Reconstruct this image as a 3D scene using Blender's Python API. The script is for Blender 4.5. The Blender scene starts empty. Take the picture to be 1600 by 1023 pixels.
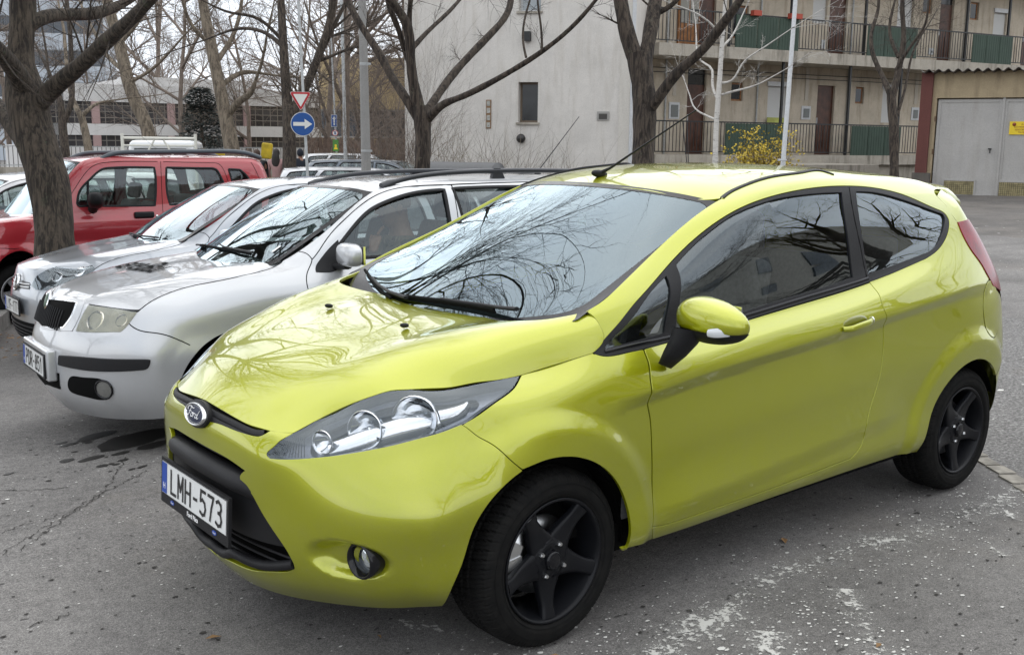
import bpy, bmesh, math, random
import numpy as np
from mathutils import Vector, Matrix
from mathutils.bvhtree import BVHTree
from mathutils.geometry import delaunay_2d_cdt

random.seed(7)
rng = np.random.default_rng(7)
scene = bpy.context.scene
R = math.radians

# ------------------------------------------------------------------ camera
PW, PH = 1600.0, 1023.0
CAM = np.array([2.054, 3.1183, 1.5814])
YAW, PITCH, ROLL, FPX = -2.2554, -0.1779, 0.0111, 1625.63
_f = np.array([math.cos(YAW)*math.cos(PITCH), math.sin(YAW)*math.cos(PITCH), math.sin(PITCH)])
_r = np.cross(_f, [0, 0, 1]); _r /= np.linalg.norm(_r); _u = np.cross(_r, _f)
CR = _r*math.cos(ROLL) + _u*math.sin(ROLL)
CU = -_r*math.sin(ROLL) + _u*math.cos(ROLL)
CF = _f
cam_data = bpy.data.cameras.new("camera")
cam = bpy.data.objects.new("camera", cam_data)
scene.collection.objects.link(cam)
cam.matrix_world = Matrix(((CR[0], CU[0], -CF[0], CAM[0]), (CR[1], CU[1], -CF[1], CAM[1]),
                           (CR[2], CU[2], -CF[2], CAM[2]), (0, 0, 0, 1)))
cam_data.sensor_width = 36
cam_data.lens = FPX/PW*36
cam_data.clip_start = 0.05
cam_data.clip_end = 2000
scene.camera = cam

# ------------------------------------------------------------------ sky, sun, exposure
SUN_EL, SUN_AZ = 62.0, 235.0     # azimuth counter-clockwise from +X, degrees
world = bpy.data.worlds.new("World"); scene.world = world
world.use_nodes = True
wn = world.node_tree.nodes; wl = world.node_tree.links
for n in list(wn): wn.remove(n)
wo = wn.new('ShaderNodeOutputWorld'); bg = wn.new('ShaderNodeBackground')
sky = wn.new('ShaderNodeTexSky'); sky.sky_type = 'NISHITA'; sky.sun_disc = False
sky.sun_elevation = R(SUN_EL); sky.sun_rotation = R(90-SUN_AZ)
sky.dust_density = 4.0; sky.air_density = 1.0; sky.ozone_density = 1.0
tc = wn.new('ShaderNodeTexCoord'); mp = wn.new('ShaderNodeMapping'); mp.inputs['Scale'].default_value = (1, 1, 2.2)
ns = wn.new('ShaderNodeTexNoise'); ns.inputs['Scale'].default_value = 1.7; ns.inputs['Detail'].default_value = 6; ns.inputs['Roughness'].default_value = .55
rp = wn.new('ShaderNodeValToRGB')
rp.color_ramp.elements[0].position = .30; rp.color_ramp.elements[0].color = (9.0, 9.9, 11.2, 1)
rp.color_ramp.elements[1].position = .62; rp.color_ramp.elements[1].color = (14.0, 14.3, 14.6, 1)
mx = wn.new('ShaderNodeMixRGB'); mx.inputs[0].default_value = .90
wl.new(tc.outputs['Generated'], mp.inputs[0]); wl.new(mp.outputs[0], ns.inputs['Vector'])
wl.new(ns.outputs['Fac'], rp.inputs[0]); wl.new(sky.outputs[0], mx.inputs[1]); wl.new(rp.outputs[0], mx.inputs[2])
wl.new(mx.outputs[0], bg.inputs[0]); bg.inputs[1].default_value = 0.10
wl.new(bg.outputs[0], wo.inputs[0])
sun_d = bpy.data.lights.new("sun", 'SUN'); sun_d.energy = 1.0; sun_d.angle = R(110); sun_d.color = (1, .965, .91)
sun = bpy.data.objects.new("sun", sun_d); scene.collection.objects.link(sun)
_sd = Vector((math.cos(R(SUN_AZ))*math.cos(R(SUN_EL)), math.sin(R(SUN_AZ))*math.cos(R(SUN_EL)), math.sin(R(SUN_EL))))
sun.rotation_euler = _sd.to_track_quat('Z', 'Y').to_euler()
scene.view_settings.view_transform = 'Standard'
scene.view_settings.look = 'None'
scene.view_settings.exposure = 0.42
scene.view_settings.gamma = 1.0
scene.cycles.use_denoising = True
scene.cycles.max_bounces = 8
scene.cycles.transparent_max_bounces = 16
scene.cycles.glossy_bounces = 5
scene.cycles.caustics_reflective = False
scene.cycles.caustics_refractive = False
# ------------------------------------------------------------------ helpers
def ray(px, py):
    return CF + CR*(px-PW/2)/FPX - CU*(py-PH/2)/FPX
def at_depth(px, py, D):            # point on the pixel's ray at forward depth D
    return CAM + ray(px, py)*D
def at_z(px, py, Z):
    d = ray(px, py); return CAM + d*(Z-CAM[2])/d[2]
def proj(P):
    d = np.asarray(P, float)-CAM; z = d@CF
    return (PW/2+FPX*(d@CR)/z, PH/2-FPX*(d@CU)/z)

def tag(o, label=None, cat=None, group=None, kind=None):
    if label: o['label'] = label
    if cat: o['category'] = cat
    if group: o['group'] = group
    if kind: o['kind'] = kind
    return o
def empty(name, loc=(0, 0, 0), rotz=0, label=None, cat=None, group=None):
    o = bpy.data.objects.new(name, None); scene.collection.objects.link(o)
    o.location = loc; o.rotation_euler = (0, 0, rotz); o.empty_display_size = .2
    return tag(o, label, cat, group)
def link_mesh(name, verts, faces, mat=None, parent=None, normals=None, smooth=False, mats=None, midx=None):
    me = bpy.data.meshes.new(name)
    me.from_pydata([tuple(v) for v in verts], [], [tuple(int(i) for i in f) for f in faces])
    me.update()
    if mat is not None: me.materials.append(mat)
    if mats:
        for m in mats: me.materials.append(m)
    if midx is not None: me.polygons.foreach_set('material_index', midx)
    if smooth or normals is not None:
        me.polygons.foreach_set('use_smooth', [True]*len(me.polygons))
    if normals is not None:
        me.normals_split_custom_set_from_vertices([tuple(n) for n in normals])
    o = bpy.data.objects.new(name, me); scene.collection.objects.link(o)
    if parent is not None: o.parent = parent
    return o
class MB:                            # collects pieces of ONE mesh
    def __init__(s): s.v = []; s.f = []; s.sm = []
    def add(s, V, F, smooth=False):
        b = len(s.v); s.v += [tuple(map(float, p)) for p in V]
        s.f += [tuple(int(i)+b for i in f) for f in F]; s.sm += [smooth]*len(F); return s
    def box(s, c, d, rz=0, M=None):
        x, y, z = d[0]/2, d[1]/2, d[2]/2
        V = [Vector(p) for p in ((-x,-y,-z),(x,-y,-z),(x,y,-z),(-x,y,-z),(-x,-y,z),(x,-y,z),(x,y,z),(-x,y,z))]
        if M is None: M = Matrix.Translation(c) @ Matrix.Rotation(rz, 4, 'Z')
        else: M = Matrix.Translation(c) @ M
        return s.add([M @ p for p in V], [(0,3,2,1),(4,5,6,7),(0,1,5,4),(1,2,6,5),(2,3,7,6),(3,0,4,7)])
    def bbox(s, a, b):
        return s.box([(a[i]+b[i])/2 for i in range(3)], [abs(b[i]-a[i]) for i in range(3)])
    def tube(s, pts, rad, n=8, cap=True, smooth=True, ref=None, flat=1.0):
        pts = [Vector(p) for p in pts]; m = len(pts)
        if not hasattr(rad, '__len__'): rad = [rad]*m
        V = []; F = []; prev = None
        for i, p in enumerate(pts):
            t = (pts[min(i+1, m-1)]-pts[max(i-1, 0)])
            if t.length < 1e-9: t = Vector((0, 0, 1))
            t.normalize()
            if prev is None:
                a = Vector(ref) if ref else (Vector((0, 0, 1)) if abs(t.z) < .9 else Vector((1, 0, 0)))
            else: a = prev
            a = (a - t*a.dot(t)).normalized(); prev = a; b = t.cross(a)
            for k in range(n):
                w = 2*math.pi*k/n
                V.append(p + (a*math.cos(w)*flat + b*math.sin(w))*rad[i])
        for i in range(m-1):
            for k in range(n):
                F.append((i*n+k, i*n+(k+1) % n, (i+1)*n+(k+1) % n, (i+1)*n+k))
        s.add(V, F, smooth)
        if cap:
            s.add(V[:n], [tuple(range(n-1, -1, -1))]); s.add(V[-n:], [tuple(range(n))])
        return s
    def lathe(s, prof, M=None, n=32, smooth=True, arc=2*math.pi):   # prof: (radius, height) about local Z
        M = M or Matrix(); V = []; F = []; full = abs(arc-2*math.pi) < 1e-6
        k = n if full else n+1
        for r, h in prof:
            for j in range(k):
                a = arc*j/n; V.append(M @ Vector((r*math.cos(a), r*math.sin(a), h)))
        for i in range(len(prof)-1):
            for j in range(n):
                j2 = (j+1) % k
                F.append((i*k+j, i*k+j2, (i+1)*k+j2, (i+1)*k+j))
        return s.add(V, F, smooth)
    def prism(s, poly, M, d, smooth=False, both=True):         # poly (x,y) in M's plane, extruded along +Z by d
        n = len(poly)
        V = [M @ Vector((x, y, 0)) for x, y in poly] + [M @ Vector((x, y, d)) for x, y in poly]
        F = [(i, (i+1) % n, (i+1) % n+n, i+n) for i in range(n)]
        s.add(V, F, smooth)
        from mathutils.geometry import tessellate_polygon
        tri = tessellate_polygon([[Vector((x, y, 0)) for x, y in poly]])
        area = sum(poly[i][0]*poly[(i+1) % n][1]-poly[(i+1) % n][0]*poly[i][1] for i in range(n))
        T = []
        for a, b, c in tri:
            ar = (poly[b][0]-poly[a][0])*(poly[c][1]-poly[a][1])-(poly[c][0]-poly[a][0])*(poly[b][1]-poly[a][1])
            T.append((a, b, c) if ar > 0 else (a, c, b))
        s.add([V[i+n] for i in range(n)], T)
        if both: s.add(V[:n], [(c, b, a) for a, b, c in T])
        return s
    def build(s, name, mat, parent=None, weld=False):
        o = link_mesh(name, s.v, s.f, mat, parent)
        o.data.polygons.foreach_set('use_smooth', s.sm)
        if weld:
            bm = bmesh.new(); bm.from_mesh(o.data); bmesh.ops.remove_doubles(bm, verts=bm.verts, dist=1e-5); bm.to_mesh(o.data); bm.free()
        return o
def rounded_box(name, c, d, r, mat, parent=None, seg=3, M=None, taper=None):
    bm = bmesh.new(); bmesh.ops.create_cube(bm, size=1)
    for v in bm.verts:
        v.co.x *= d[0]; v.co.y *= d[1]; v.co.z *= d[2]
        if taper and v.co.z > 0: v.co.x *= taper[0]; v.co.y *= taper[1]
    bmesh.ops.bevel(bm, geom=bm.edges[:], offset=r, segments=seg, affect='EDGES', profile=.6)
    bm.transform(Matrix.Translation(c) @ (M or Matrix()))
    me = bpy.data.meshes.new(name); bm.to_mesh(me); bm.free(); me.materials.append(mat)
    me.polygons.foreach_set('use_smooth', [True]*len(me.polygons))
    o = bpy.data.objects.new(name, me); scene.collection.objects.link(o)
    if parent is not None: o.parent = parent
    return o
def text_obj(name, body, size, M, mat, parent, extrude=.0006, shear=0, xs=1.0, bold=0, align='CENTER', space=1.0):
    cu = bpy.data.curves.new(name, 'FONT'); cu.body = body; cu.size = size; cu.extrude = extrude
    cu.shear = shear; cu.align_x = align; cu.align_y = 'CENTER'; cu.offset = bold; cu.space_character = space; cu.resolution_u = 4
    t = bpy.data.objects.new(name, cu); scene.collection.objects.link(t)
    dg = bpy.context.evaluated_depsgraph_get(); dg.update()
    me = bpy.data.meshes.new_from_object(t.evaluated_get(dg)); bpy.data.objects.remove(t)
    me.transform(M @ Matrix.Diagonal((xs, 1, 1, 1))); me.materials.clear(); me.materials.append(mat); me.name = name
    o = bpy.data.objects.new(name, me); scene.collection.objects.link(o)
    if parent is not None: o.parent = parent
    return o
def frame(o, x, y):                  # matrix with origin o, X axis x, Y axis about y, Z = x cross y
    x = Vector(x).normalized(); y = Vector(y); y = (y-x*y.dot(x)).normalized(); z = x.cross(y)
    return Matrix(((x.x, y.x, z.x, o[0]), (x.y, y.y, z.y, o[1]), (x.z, y.z, z.z, o[2]), (0, 0, 0, 1)))

# ------------------------------------------------------------------ materials
def new_mat(name):
    m = bpy.data.materials.new(name); m.use_nodes = True
    nt = m.node_tree
    for n in list(nt.nodes): nt.nodes.remove(n)
    out = nt.nodes.new('ShaderNodeOutputMaterial')
    return m, nt, out
def pbsdf(nt, out, **k):
    b = nt.nodes.new('ShaderNodeBsdfPrincipled'); nt.links.new(b.outputs[0], out.inputs[0])
    for a, v in k.items():
        b.inputs[a.replace('_', ' ')].default_value = (*v, 1) if hasattr(v, '__len__') and len(v) == 3 and 'Normal' not in a else v
    return b
def nnoise(nt, scale, detail=4, rough=.6, vec=None, dist=0):
    n = nt.nodes.new('ShaderNodeTexNoise'); n.inputs['Scale'].default_value = scale
    n.inputs['Detail'].default_value = detail; n.inputs['Roughness'].default_value = rough; n.inputs['Distortion'].default_value = dist
    if vec is not None: nt.links.new(vec, n.inputs['Vector'])
    return n
def ramp(nt, src, stops):
    r = nt.nodes.new('ShaderNodeValToRGB'); nt.links.new(src, r.inputs[0]); e = r.color_ramp.elements
    while len(e) < len(stops): e.new(.5)
    for i, (p, c) in enumerate(stops):
        e[i].position = p; e[i].color = (*c, 1) if hasattr(c, '__len__') else (c, c, c, 1)
    return r
def mixc(nt, fac, a, b, mode='MIX'):
    n = nt.nodes.new('ShaderNodeMixRGB'); n.blend_type = mode
    for i, s in ((0, fac), (1, a), (2, b)):
        if isinstance(s, (int, float)): n.inputs[i].default_value = s if i == 0 else (s, s, s, 1)
        elif hasattr(s, '__len__'): n.inputs[i].default_value = (*s, 1)
        else: nt.links.new(s, n.inputs[i])
    return n
def math_(nt, op, a, b=None, clamp=False):
    n = nt.nodes.new('ShaderNodeMath'); n.operation = op; n.use_clamp = clamp
    for i, s in ((0, a), (1, b)):
        if s is None: continue
        if isinstance(s, (int, float)): n.inputs[i].default_value = s
        else: nt.links.new(s, n.inputs[i])
    return n.outputs[0]
def bump(nt, b, h, strength=.3, dist=.01):
    n = nt.nodes.new('ShaderNodeBump'); n.inputs['Strength'].default_value = strength; n.inputs['Distance'].default_value = dist
    nt.links.new(h, n.inputs['Height']); nt.links.new(n.outputs[0], b.inputs['Normal'])
    return n
def objco(nt, kind='Object'):
    t = nt.nodes.new('ShaderNodeTexCoord'); return t.outputs[kind]
def mapping(nt, vec, scale=(1, 1, 1), rot=(0, 0, 0), loc=(0, 0, 0)):
    m = nt.nodes.new('ShaderNodeMapping'); nt.links.new(vec, m.inputs[0])
    m.inputs['Scale'].default_value = scale; m.inputs['Rotation'].default_value = rot; m.inputs['Location'].default_value = loc
    return m.outputs[0]
def simple(name, col, rough=.5, metal=0, var=.0, vscale=20, coat=0, spec=.5, bmp=0, bscale=200):
    m, nt, out = new_mat(name)
    b = pbsdf(nt, out, Base_Color=col, Roughness=rough, Metallic=metal, Coat_Weight=coat)
    b.inputs['Specular IOR Level'].default_value = spec; b.inputs['Coat Roughness'].default_value = .03
    if var:
        n = nnoise(nt, vscale, 5, .6, objco(nt))
        c = ramp(nt, n.outputs[0], [(.3, tuple(x*(1-var) for x in col)), (.7, tuple(min(1, x*(1+var)) for x in col))])
        nt.links.new(c.outputs[0], b.inputs['Base Color'])
    if bmp:
        n = nnoise(nt, bscale, 3, .6, objco(nt)); bump(nt, b, n.outputs[0], bmp, .002)
    return m
def paint(name, col, metal=.3, rough=.34, flake=.12, dirt=.0, coat=1.0):
    m, nt, out = new_mat(name)
    b = pbsdf(nt, out, Roughness=rough, Metallic=metal, Coat_Weight=coat)
    b.inputs['Coat Roughness'].default_value = .015; b.inputs['Coat IOR'].default_value = 1.68
    oc = objco(nt)
    fl = nnoise(nt, 1400, 1, .5, oc)
    c = ramp(nt, fl.outputs[0], [(.35, tuple(x*(1-flake) for x in col)), (.65, tuple(min(1, x*(1+flake)) for x in col))])
    src = c.outputs[0]
    if dirt:
        d = nnoise(nt, 3.5, 8, .7, oc); d2 = nnoise(nt, 60, 4, .7, oc)
        sep = nt.nodes.new('ShaderNodeSeparateXYZ'); nt.links.new(oc, sep.inputs[0])
        low = nt.nodes.new('ShaderNodeMapRange'); nt.links.new(sep.outputs[2], low.inputs[0])
        for i, v in ((1, .2), (2, .75), (3, 1.0), (4, .12)): low.inputs[i].default_value = v
        k = math_(nt, 'MULTIPLY', ramp(nt, d.outputs[0], [(.42, 0), (.75, 1)]).outputs[0], ramp(nt, d2.outputs[0], [(.35, .3), (.7, 1)]).outputs[0])
        k = math_(nt, 'MULTIPLY', math_(nt, 'MULTIPLY', k, low.outputs[0]), dirt)
        src = mixc(nt, k, src, (.30, .27, .22)).outputs[0]
        rr = math_(nt, 'ADD', math_(nt, 'MULTIPLY', k, .5), .015); nt.links.new(rr, b.inputs['Coat Roughness'])
    nt.links.new(src, b.inputs['Base Color'])
    return m
def glass(name, tint=(.75, .82, .80), ior=1.5, boost=1.0, rough=0.0, refl=(.86, .95, 1)):
    m, nt, out = new_mat(name)
    tr = nt.nodes.new('ShaderNodeBsdfTransparent'); tr.inputs[0].default_value = (*tint, 1)
    gl = nt.nodes.new('ShaderNodeBsdfGlossy'); gl.inputs['Roughness'].default_value = rough; gl.inputs[0].default_value = (*refl, 1)
    fr = nt.nodes.new('ShaderNodeFresnel'); fr.inputs[0].default_value = ior
    k = math_(nt, 'MULTIPLY', fr.outputs[0], boost, True)
    mx = nt.nodes.new('ShaderNodeMixShader'); nt.links.new(k, mx.inputs[0])
    nt.links.new(tr.outputs[0], mx.inputs[1]); nt.links.new(gl.outputs[0], mx.inputs[2]); nt.links.new(mx.outputs[0], out.inputs[0])
    return m

# ------------------------------------------------------------------ smooth freeform surfaces
def spl_setup(t):
    n = len(t); h = np.diff(t); A = np.eye(n); B = np.zeros((n, n))
    for i in range(1, n-1):
        A[i, i-1] = h[i-1]; A[i, i] = 2*(h[i-1]+h[i]); A[i, i+1] = h[i]
        B[i, i-1] = 6/h[i-1]; B[i, i] = -6/h[i-1]-6/h[i]; B[i, i+1] = 6/h[i]
    return np.linalg.solve(A, B)
def spl_w(t, Mx, q):
    n = len(t); q = np.asarray(q, float); i = np.clip(np.searchsorted(t, q, side='right')-1, 0, n-2)
    h = t[i+1]-t[i]; b = (q-t[i])/h; a = 1-b
    W = np.zeros((len(q), n)); k = np.arange(len(q))
    W[k, i] += a; W[k, i+1] += b
    W += ((a**3-a)*h*h/6)[:, None]*Mx[i] + ((b**3-b)*h*h/6)[:, None]*Mx[i+1]
    return W
def smooth_curve(pts, step, closed=False):
    P = np.array(pts, float)
    P = P[[0]+[i for i in range(1, len(P)) if np.linalg.norm(P[i]-P[i-1]) > 3e-4]]
    if len(P) == 1: return P
    if len(P) < 3 and not closed:
        L = np.linalg.norm(P[1]-P[0]); n = max(1, int(math.ceil(L/step)))
        return P[0]+(P[1]-P[0])*np.linspace(0, 1, n+1)[:, None]
    if closed: P = np.vstack([P[-3:], P, P[:4]])
    d = np.maximum(np.linalg.norm(np.diff(P, axis=0), axis=1), 1e-6)**.75
    t = np.concatenate([[0], np.cumsum(d)]); Mx = spl_setup(t)
    a, b = (t[3], t[-4]) if closed else (t[0], t[-1])
    q = np.linspace(a, b, 400); C = spl_w(t, Mx, q)@P
    s = np.concatenate([[0], np.cumsum(np.linalg.norm(np.diff(C, axis=0), axis=1))])
    n = max(2, int(math.ceil(s[-1]/step))); qs = np.interp(np.linspace(0, s[-1], n+1), s, q)
    C = spl_w(t, Mx, qs)@P
    return C[:-1] if closed else C
def smst(a, b, x):
    t = np.clip((x-a)/(b-a), 0, 1); return t*t*(3-2*t)
def inpoly(P, poly):
    x, y = P[:, 0], P[:, 1]; r = np.zeros(len(P), bool); n = len(poly)
    for i in range(n):
        x1, y1 = poly[i]; x2, y2 = poly[(i+1) % n]
        if y1 == y2: continue
        c = ((y1 > y) != (y2 > y)) & (x < (x2-x1)*(y-y1)/(y2-y1)+x1)
        r ^= c
    return r
def dist_poly(P, poly):
    A = np.asarray(poly); B = np.roll(A, -1, 0); d = np.full(len(P), 1e9)
    for a, b in zip(A, B):
        ab = b-a; L = ab@ab+1e-18; t = np.clip(((P-a)@ab)/L, 0, 1)
        d = np.minimum(d, np.linalg.norm(P-(a+t[:, None]*ab), axis=1))
    return d
def offset_poly(poly, g):            # g > 0 shrinks a polygon
    P = np.asarray(poly); n = len(P)
    area = .5*np.sum(P[:, 0]*np.roll(P[:, 1], -1)-np.roll(P[:, 0], -1)*P[:, 1]); s = 1 if area > 0 else -1
    e = np.roll(P, -1, 0)-P; e /= np.maximum(np.linalg.norm(e, axis=1), 1e-12)[:, None]
    nn = np.stack([-e[:, 1], e[:, 0]], 1)*s
    m = nn+np.roll(nn, 1, 0); L = np.linalg.norm(m, axis=1); m /= np.maximum(L, .5)[:, None]
    c = np.maximum(np.sum(m*nn, axis=1), .5)
    return P+m*(g/c)[:, None]

class Surf:
    def __init__(s, net, ghost_u0=False, ghost_u1=False, disp=None, flip=False, M=None, step=.02):
        net = np.array(net, float); s.u0 = 0
        my = np.array([1, -1, 1.])
        if ghost_u0: g = net[1:4][::-1]*my; net = np.concatenate([g, net])
        if ghost_u1: g = net[-4:-1][::-1]*my; net = np.concatenate([net, g])
        du = np.linalg.norm(np.diff(net, axis=0), axis=2).mean(1); dv = np.linalg.norm(np.diff(net, axis=1), axis=2).mean(0)
        s.tu = np.concatenate([[0], np.cumsum(du)]); s.tv = np.concatenate([[0], np.cumsum(dv)])
        if ghost_u0: s.tu -= s.tu[3]
        s.net = net; s.Mu = spl_setup(s.tu); s.Mv = spl_setup(s.tv); s.disp = disp; s.sg = -1 if flip else 1
        s.ulo = 0.; s.uhi = s.tu[-4] if ghost_u1 else s.tu[-1]; s.vhi = s.tv[-1]
        s.M = M or Matrix(); s.Mi = s.M.inverted()
        nu = int((s.uhi-s.ulo)/step)+2; nv = int(s.vhi/step)+2
        e = .12 if ghost_u0 else 0.
        gu = np.linspace(s.ulo-e, s.uhi, nu); gv = np.linspace(0, s.vhi, nv)
        U, V = np.meshgrid(gu, gv, indexing='ij'); s.UV = np.stack([U.ravel(), V.ravel()], 1)
        P = s.eval(s.UV); F = []
        for i in range(nu-1):
            for j in range(nv-1):
                a = i*nv+j; F += [(a, a+nv, a+nv+1), (a, a+nv+1, a+1)]
        s.P = P; s.F = F; s.bvh = BVHTree.FromPolygons([tuple(p) for p in P], F)
    def eval(s, uv):
        uv = np.asarray(uv, float)
        Wu = spl_w(s.tu, s.Mu, uv[:, 0]); Wv = spl_w(s.tv, s.Mv, uv[:, 1])
        P = np.einsum('ki,kj,ijc->kc', Wu, Wv, s.net, optimize=True)
        if s.disp: P = s.disp(P, uv)
        return P
    def frames(s, uv):
        uv = np.asarray(uv, float); e = .0015; P = s.eval(uv)
        du = s.eval(uv+[e, 0])-s.eval(uv-[e, 0]); dv = s.eval(uv+[0, e])-s.eval(uv-[0, e])
        N = np.cross(du, dv)*s.sg; N /= np.maximum(np.linalg.norm(N, axis=1), 1e-12)[:, None]
        du /= np.linalg.norm(du, axis=1)[:, None]; dv /= np.linalg.norm(dv, axis=1)[:, None]
        return P, N, du, dv
    def _bary(s, loc, fi):
        a, b, c = (s.P[i] for i in s.F[fi]); A = np.stack([b-a, c-a], 1); k, *_ = np.linalg.lstsq(A, np.array(loc)-a, rcond=None)
        i = s.F[fi]; return s.UV[i[0]]*(1-k[0]-k[1])+s.UV[i[1]]*k[0]+s.UV[i[2]]*k[1]
    def lift(s, pts):                # pixels (x,y) or points (x,y,z) -> surface parameters
        out = []
        o = s.Mi @ Vector(CAM)
        for p in pts:
            if len(p) == 2:
                d = (s.Mi.to_3x3() @ Vector(ray(*p))).normalized()
                loc, n, fi, _ = s.bvh.ray_cast(o, d)
                if loc is None:      # just past the outline: nearest place on the surface
                    best = None
                    for k in np.linspace(1, 14, 260):
                        q = s.bvh.find_nearest(o+d*k)
                        if best is None or q[3] < best[3]: best = q
                    loc, n, fi, _ = best
            else:
                loc, n, fi, _ = s.bvh.find_nearest(Vector(p))
            out.append(s._bary(loc, fi))
        return np.array(out)
    def outline(s, segs, step=.015):  # list of runs; each run is smooth, corners where runs meet
        out = []
        for g in segs:
            uv = s.lift(g) if not isinstance(g, np.ndarray) else g
            c = smooth_curve(uv, step)
            out.append(c if not out else c)
        P = np.concatenate(out); keep = [0]
        for i in range(1, len(P)):
            if np.linalg.norm(P[i]-P[keep[-1]]) > 2e-3: keep.append(i)
        if np.linalg.norm(P[keep[-1]]-P[0]) < 2e-3: keep.pop()
        return P[keep]
    def closed(s, pts, step=.012):
        return smooth_curve(s.lift(pts), step, True)

def panel_geo(s, outer, holes=(), gap=.0018, flange=.012, off=0., grid=.03, round_=.0015, hflange=None, dense=(), nofl=None):
    outer = np.asarray(outer)
    if gap: outer = offset_poly(outer, gap)
    def densify(l):
        o = []
        for i in range(len(l)):
            a, b = l[i], l[(i+1) % len(l)]; k = max(1, int(np.linalg.norm(b-a)/(grid*1.2))); o += [a+(b-a)*t/k for t in range(k)]
        return np.array(o)
    outer = densify(outer); loops = [outer]+[densify(np.asarray(h)) for h in holes]
    lo = outer.min(0); hi = outer.max(0)
    U, V = np.meshgrid(np.arange(lo[0], hi[0], grid), np.arange(lo[1], hi[1], grid*.9), indexing='ij')
    U = U+((np.arange(U.shape[1]) % 2)*grid/2)[None, :]
    Q = np.stack([U.ravel(), V.ravel()], 1)
    for (c, r, g) in dense:
        a, b = np.meshgrid(np.arange(c[0]-r, c[0]+r, g), np.arange(c[1]-r, c[1]+r, g), indexing='ij')
        q = np.stack([a.ravel(), b.ravel()], 1); Q = np.concatenate([Q[np.max(np.abs(Q-np.array(c)), axis=1) > r], q])
    ok = inpoly(Q, outer)
    for h in loops[1:]: ok &= ~inpoly(Q, h)
    Q = Q[ok]
    if len(Q):
        d = np.min([dist_poly(Q, l) for l in loops], axis=0); dm = np.full(len(Q), .45*grid)
        for (c, r, g) in dense: dm[np.max(np.abs(Q-np.array(c)), axis=1) <= r] = .45*g
        Q = Q[d > dm]
    co = []; ed = []
    for l in loops:
        b = len(co); co += [Vector(p) for p in l]; n = len(l); ed += [(b+i, b+(i+1) % n) for i in range(n)]
    co += [Vector(p) for p in Q]
    vo, eo, fo, ov, oe, of = delaunay_2d_cdt(co, ed, [], 0, 1e-7)
    vo = np.array([tuple(v) for v in vo]); F = [tuple(f) for f in fo]
    C = np.array([vo[list(f)].mean(0) for f in F]); ok = inpoly(C, outer)
    for h in loops[1:]: ok &= ~inpoly(C, h)
    F = [f for f, k in zip(F, ok) if k]
    P, N, _, _ = s.frames(vo); P = P+N*off
    V = [p for p in P]; NN = [n for n in N]
    F2 = []
    for f in F:
        a, b, c = (P[i] for i in f[:3]); nn = np.cross(b-a, c-a)
        F2.append(f if nn@N[f[0]] > 0 else f[::-1])
    F = F2
    for li, l in enumerate(loops):
        fl = flange if li == 0 else (hflange if hflange is not None else flange)
        if not fl: continue
        Pl, Nl, du, dv = s.frames(l); Pl = Pl+Nl*off
        n = len(l); skip = nofl(l) if nofl else np.zeros(n, bool)
        T = np.roll(Pl, -1, 0)-np.roll(Pl, 1, 0); T /= np.maximum(np.linalg.norm(T, axis=1), 1e-9)[:, None]
        S = np.cross(T, Nl)                  # sideways
        c = offset_poly(l, .004); Pc = s.eval(c)+Nl*off
        inside = Pc-Pl if li == 0 else Pl-Pc
        sg = -np.sign(np.sum(S*inside, axis=1)); sg[sg == 0] = 1
        if np.mean(sg) < 0: S = -S
        Nl45 = Nl+S; Nl45 /= np.linalg.norm(Nl45, axis=1)[:, None]
        rings = [(Pl, Nl), (Pl+S*round_*.6-Nl*round_*.5, Nl45), (Pl+S*round_-Nl*round_*1.6, S), (Pl+S*round_-Nl*fl, S)]
        b = len(V)
        for p, nn in rings: V += list(p); NN += list(nn)
        for k in range(3):
            for i in range(n):
                j = (i+1) % n
                if skip[i] and skip[j]: continue
                f = (b+k*n+i, b+k*n+j, b+(k+1)*n+j, b+(k+1)*n+i)
                a_, b_, c_ = V[f[0]], V[f[1]], V[f[2]]
                nn = np.cross(b_-a_, c_-a_)
                F.append(f if nn@(rings[k+1][1][i]) > 0 else f[::-1])
    return np.array(V), F, np.array(NN)
def mirror_geo(g):
    V, F, N = g; m = np.array([1, -1, 1.]); return V*m, [f[::-1] for f in F], N*m
def join_geo(*gs):
    V = np.concatenate([g[0] for g in gs]); N = np.concatenate([g[2] for g in gs]); F = []; b = 0
    for g in gs: F += [tuple(i+b for i in f) for f in g[1]]; b += len(g[0])
    return V, F, N
def put(name, g, mat, parent): return link_mesh(name, g[0], g[1], mat, parent, normals=g[2])
def panel(name, s, outer, mat, parent, holes=(), mirror='two', **k):
    g = panel_geo(s, outer, holes, **k)
    if mirror == 'join': return [put(name, join_geo(g, mirror_geo(g)), mat, parent)]
    r = [put(name, g, mat, parent)]
    if mirror == 'two': r.append(put(name, mirror_geo(g), mat, parent))
    return r
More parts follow.
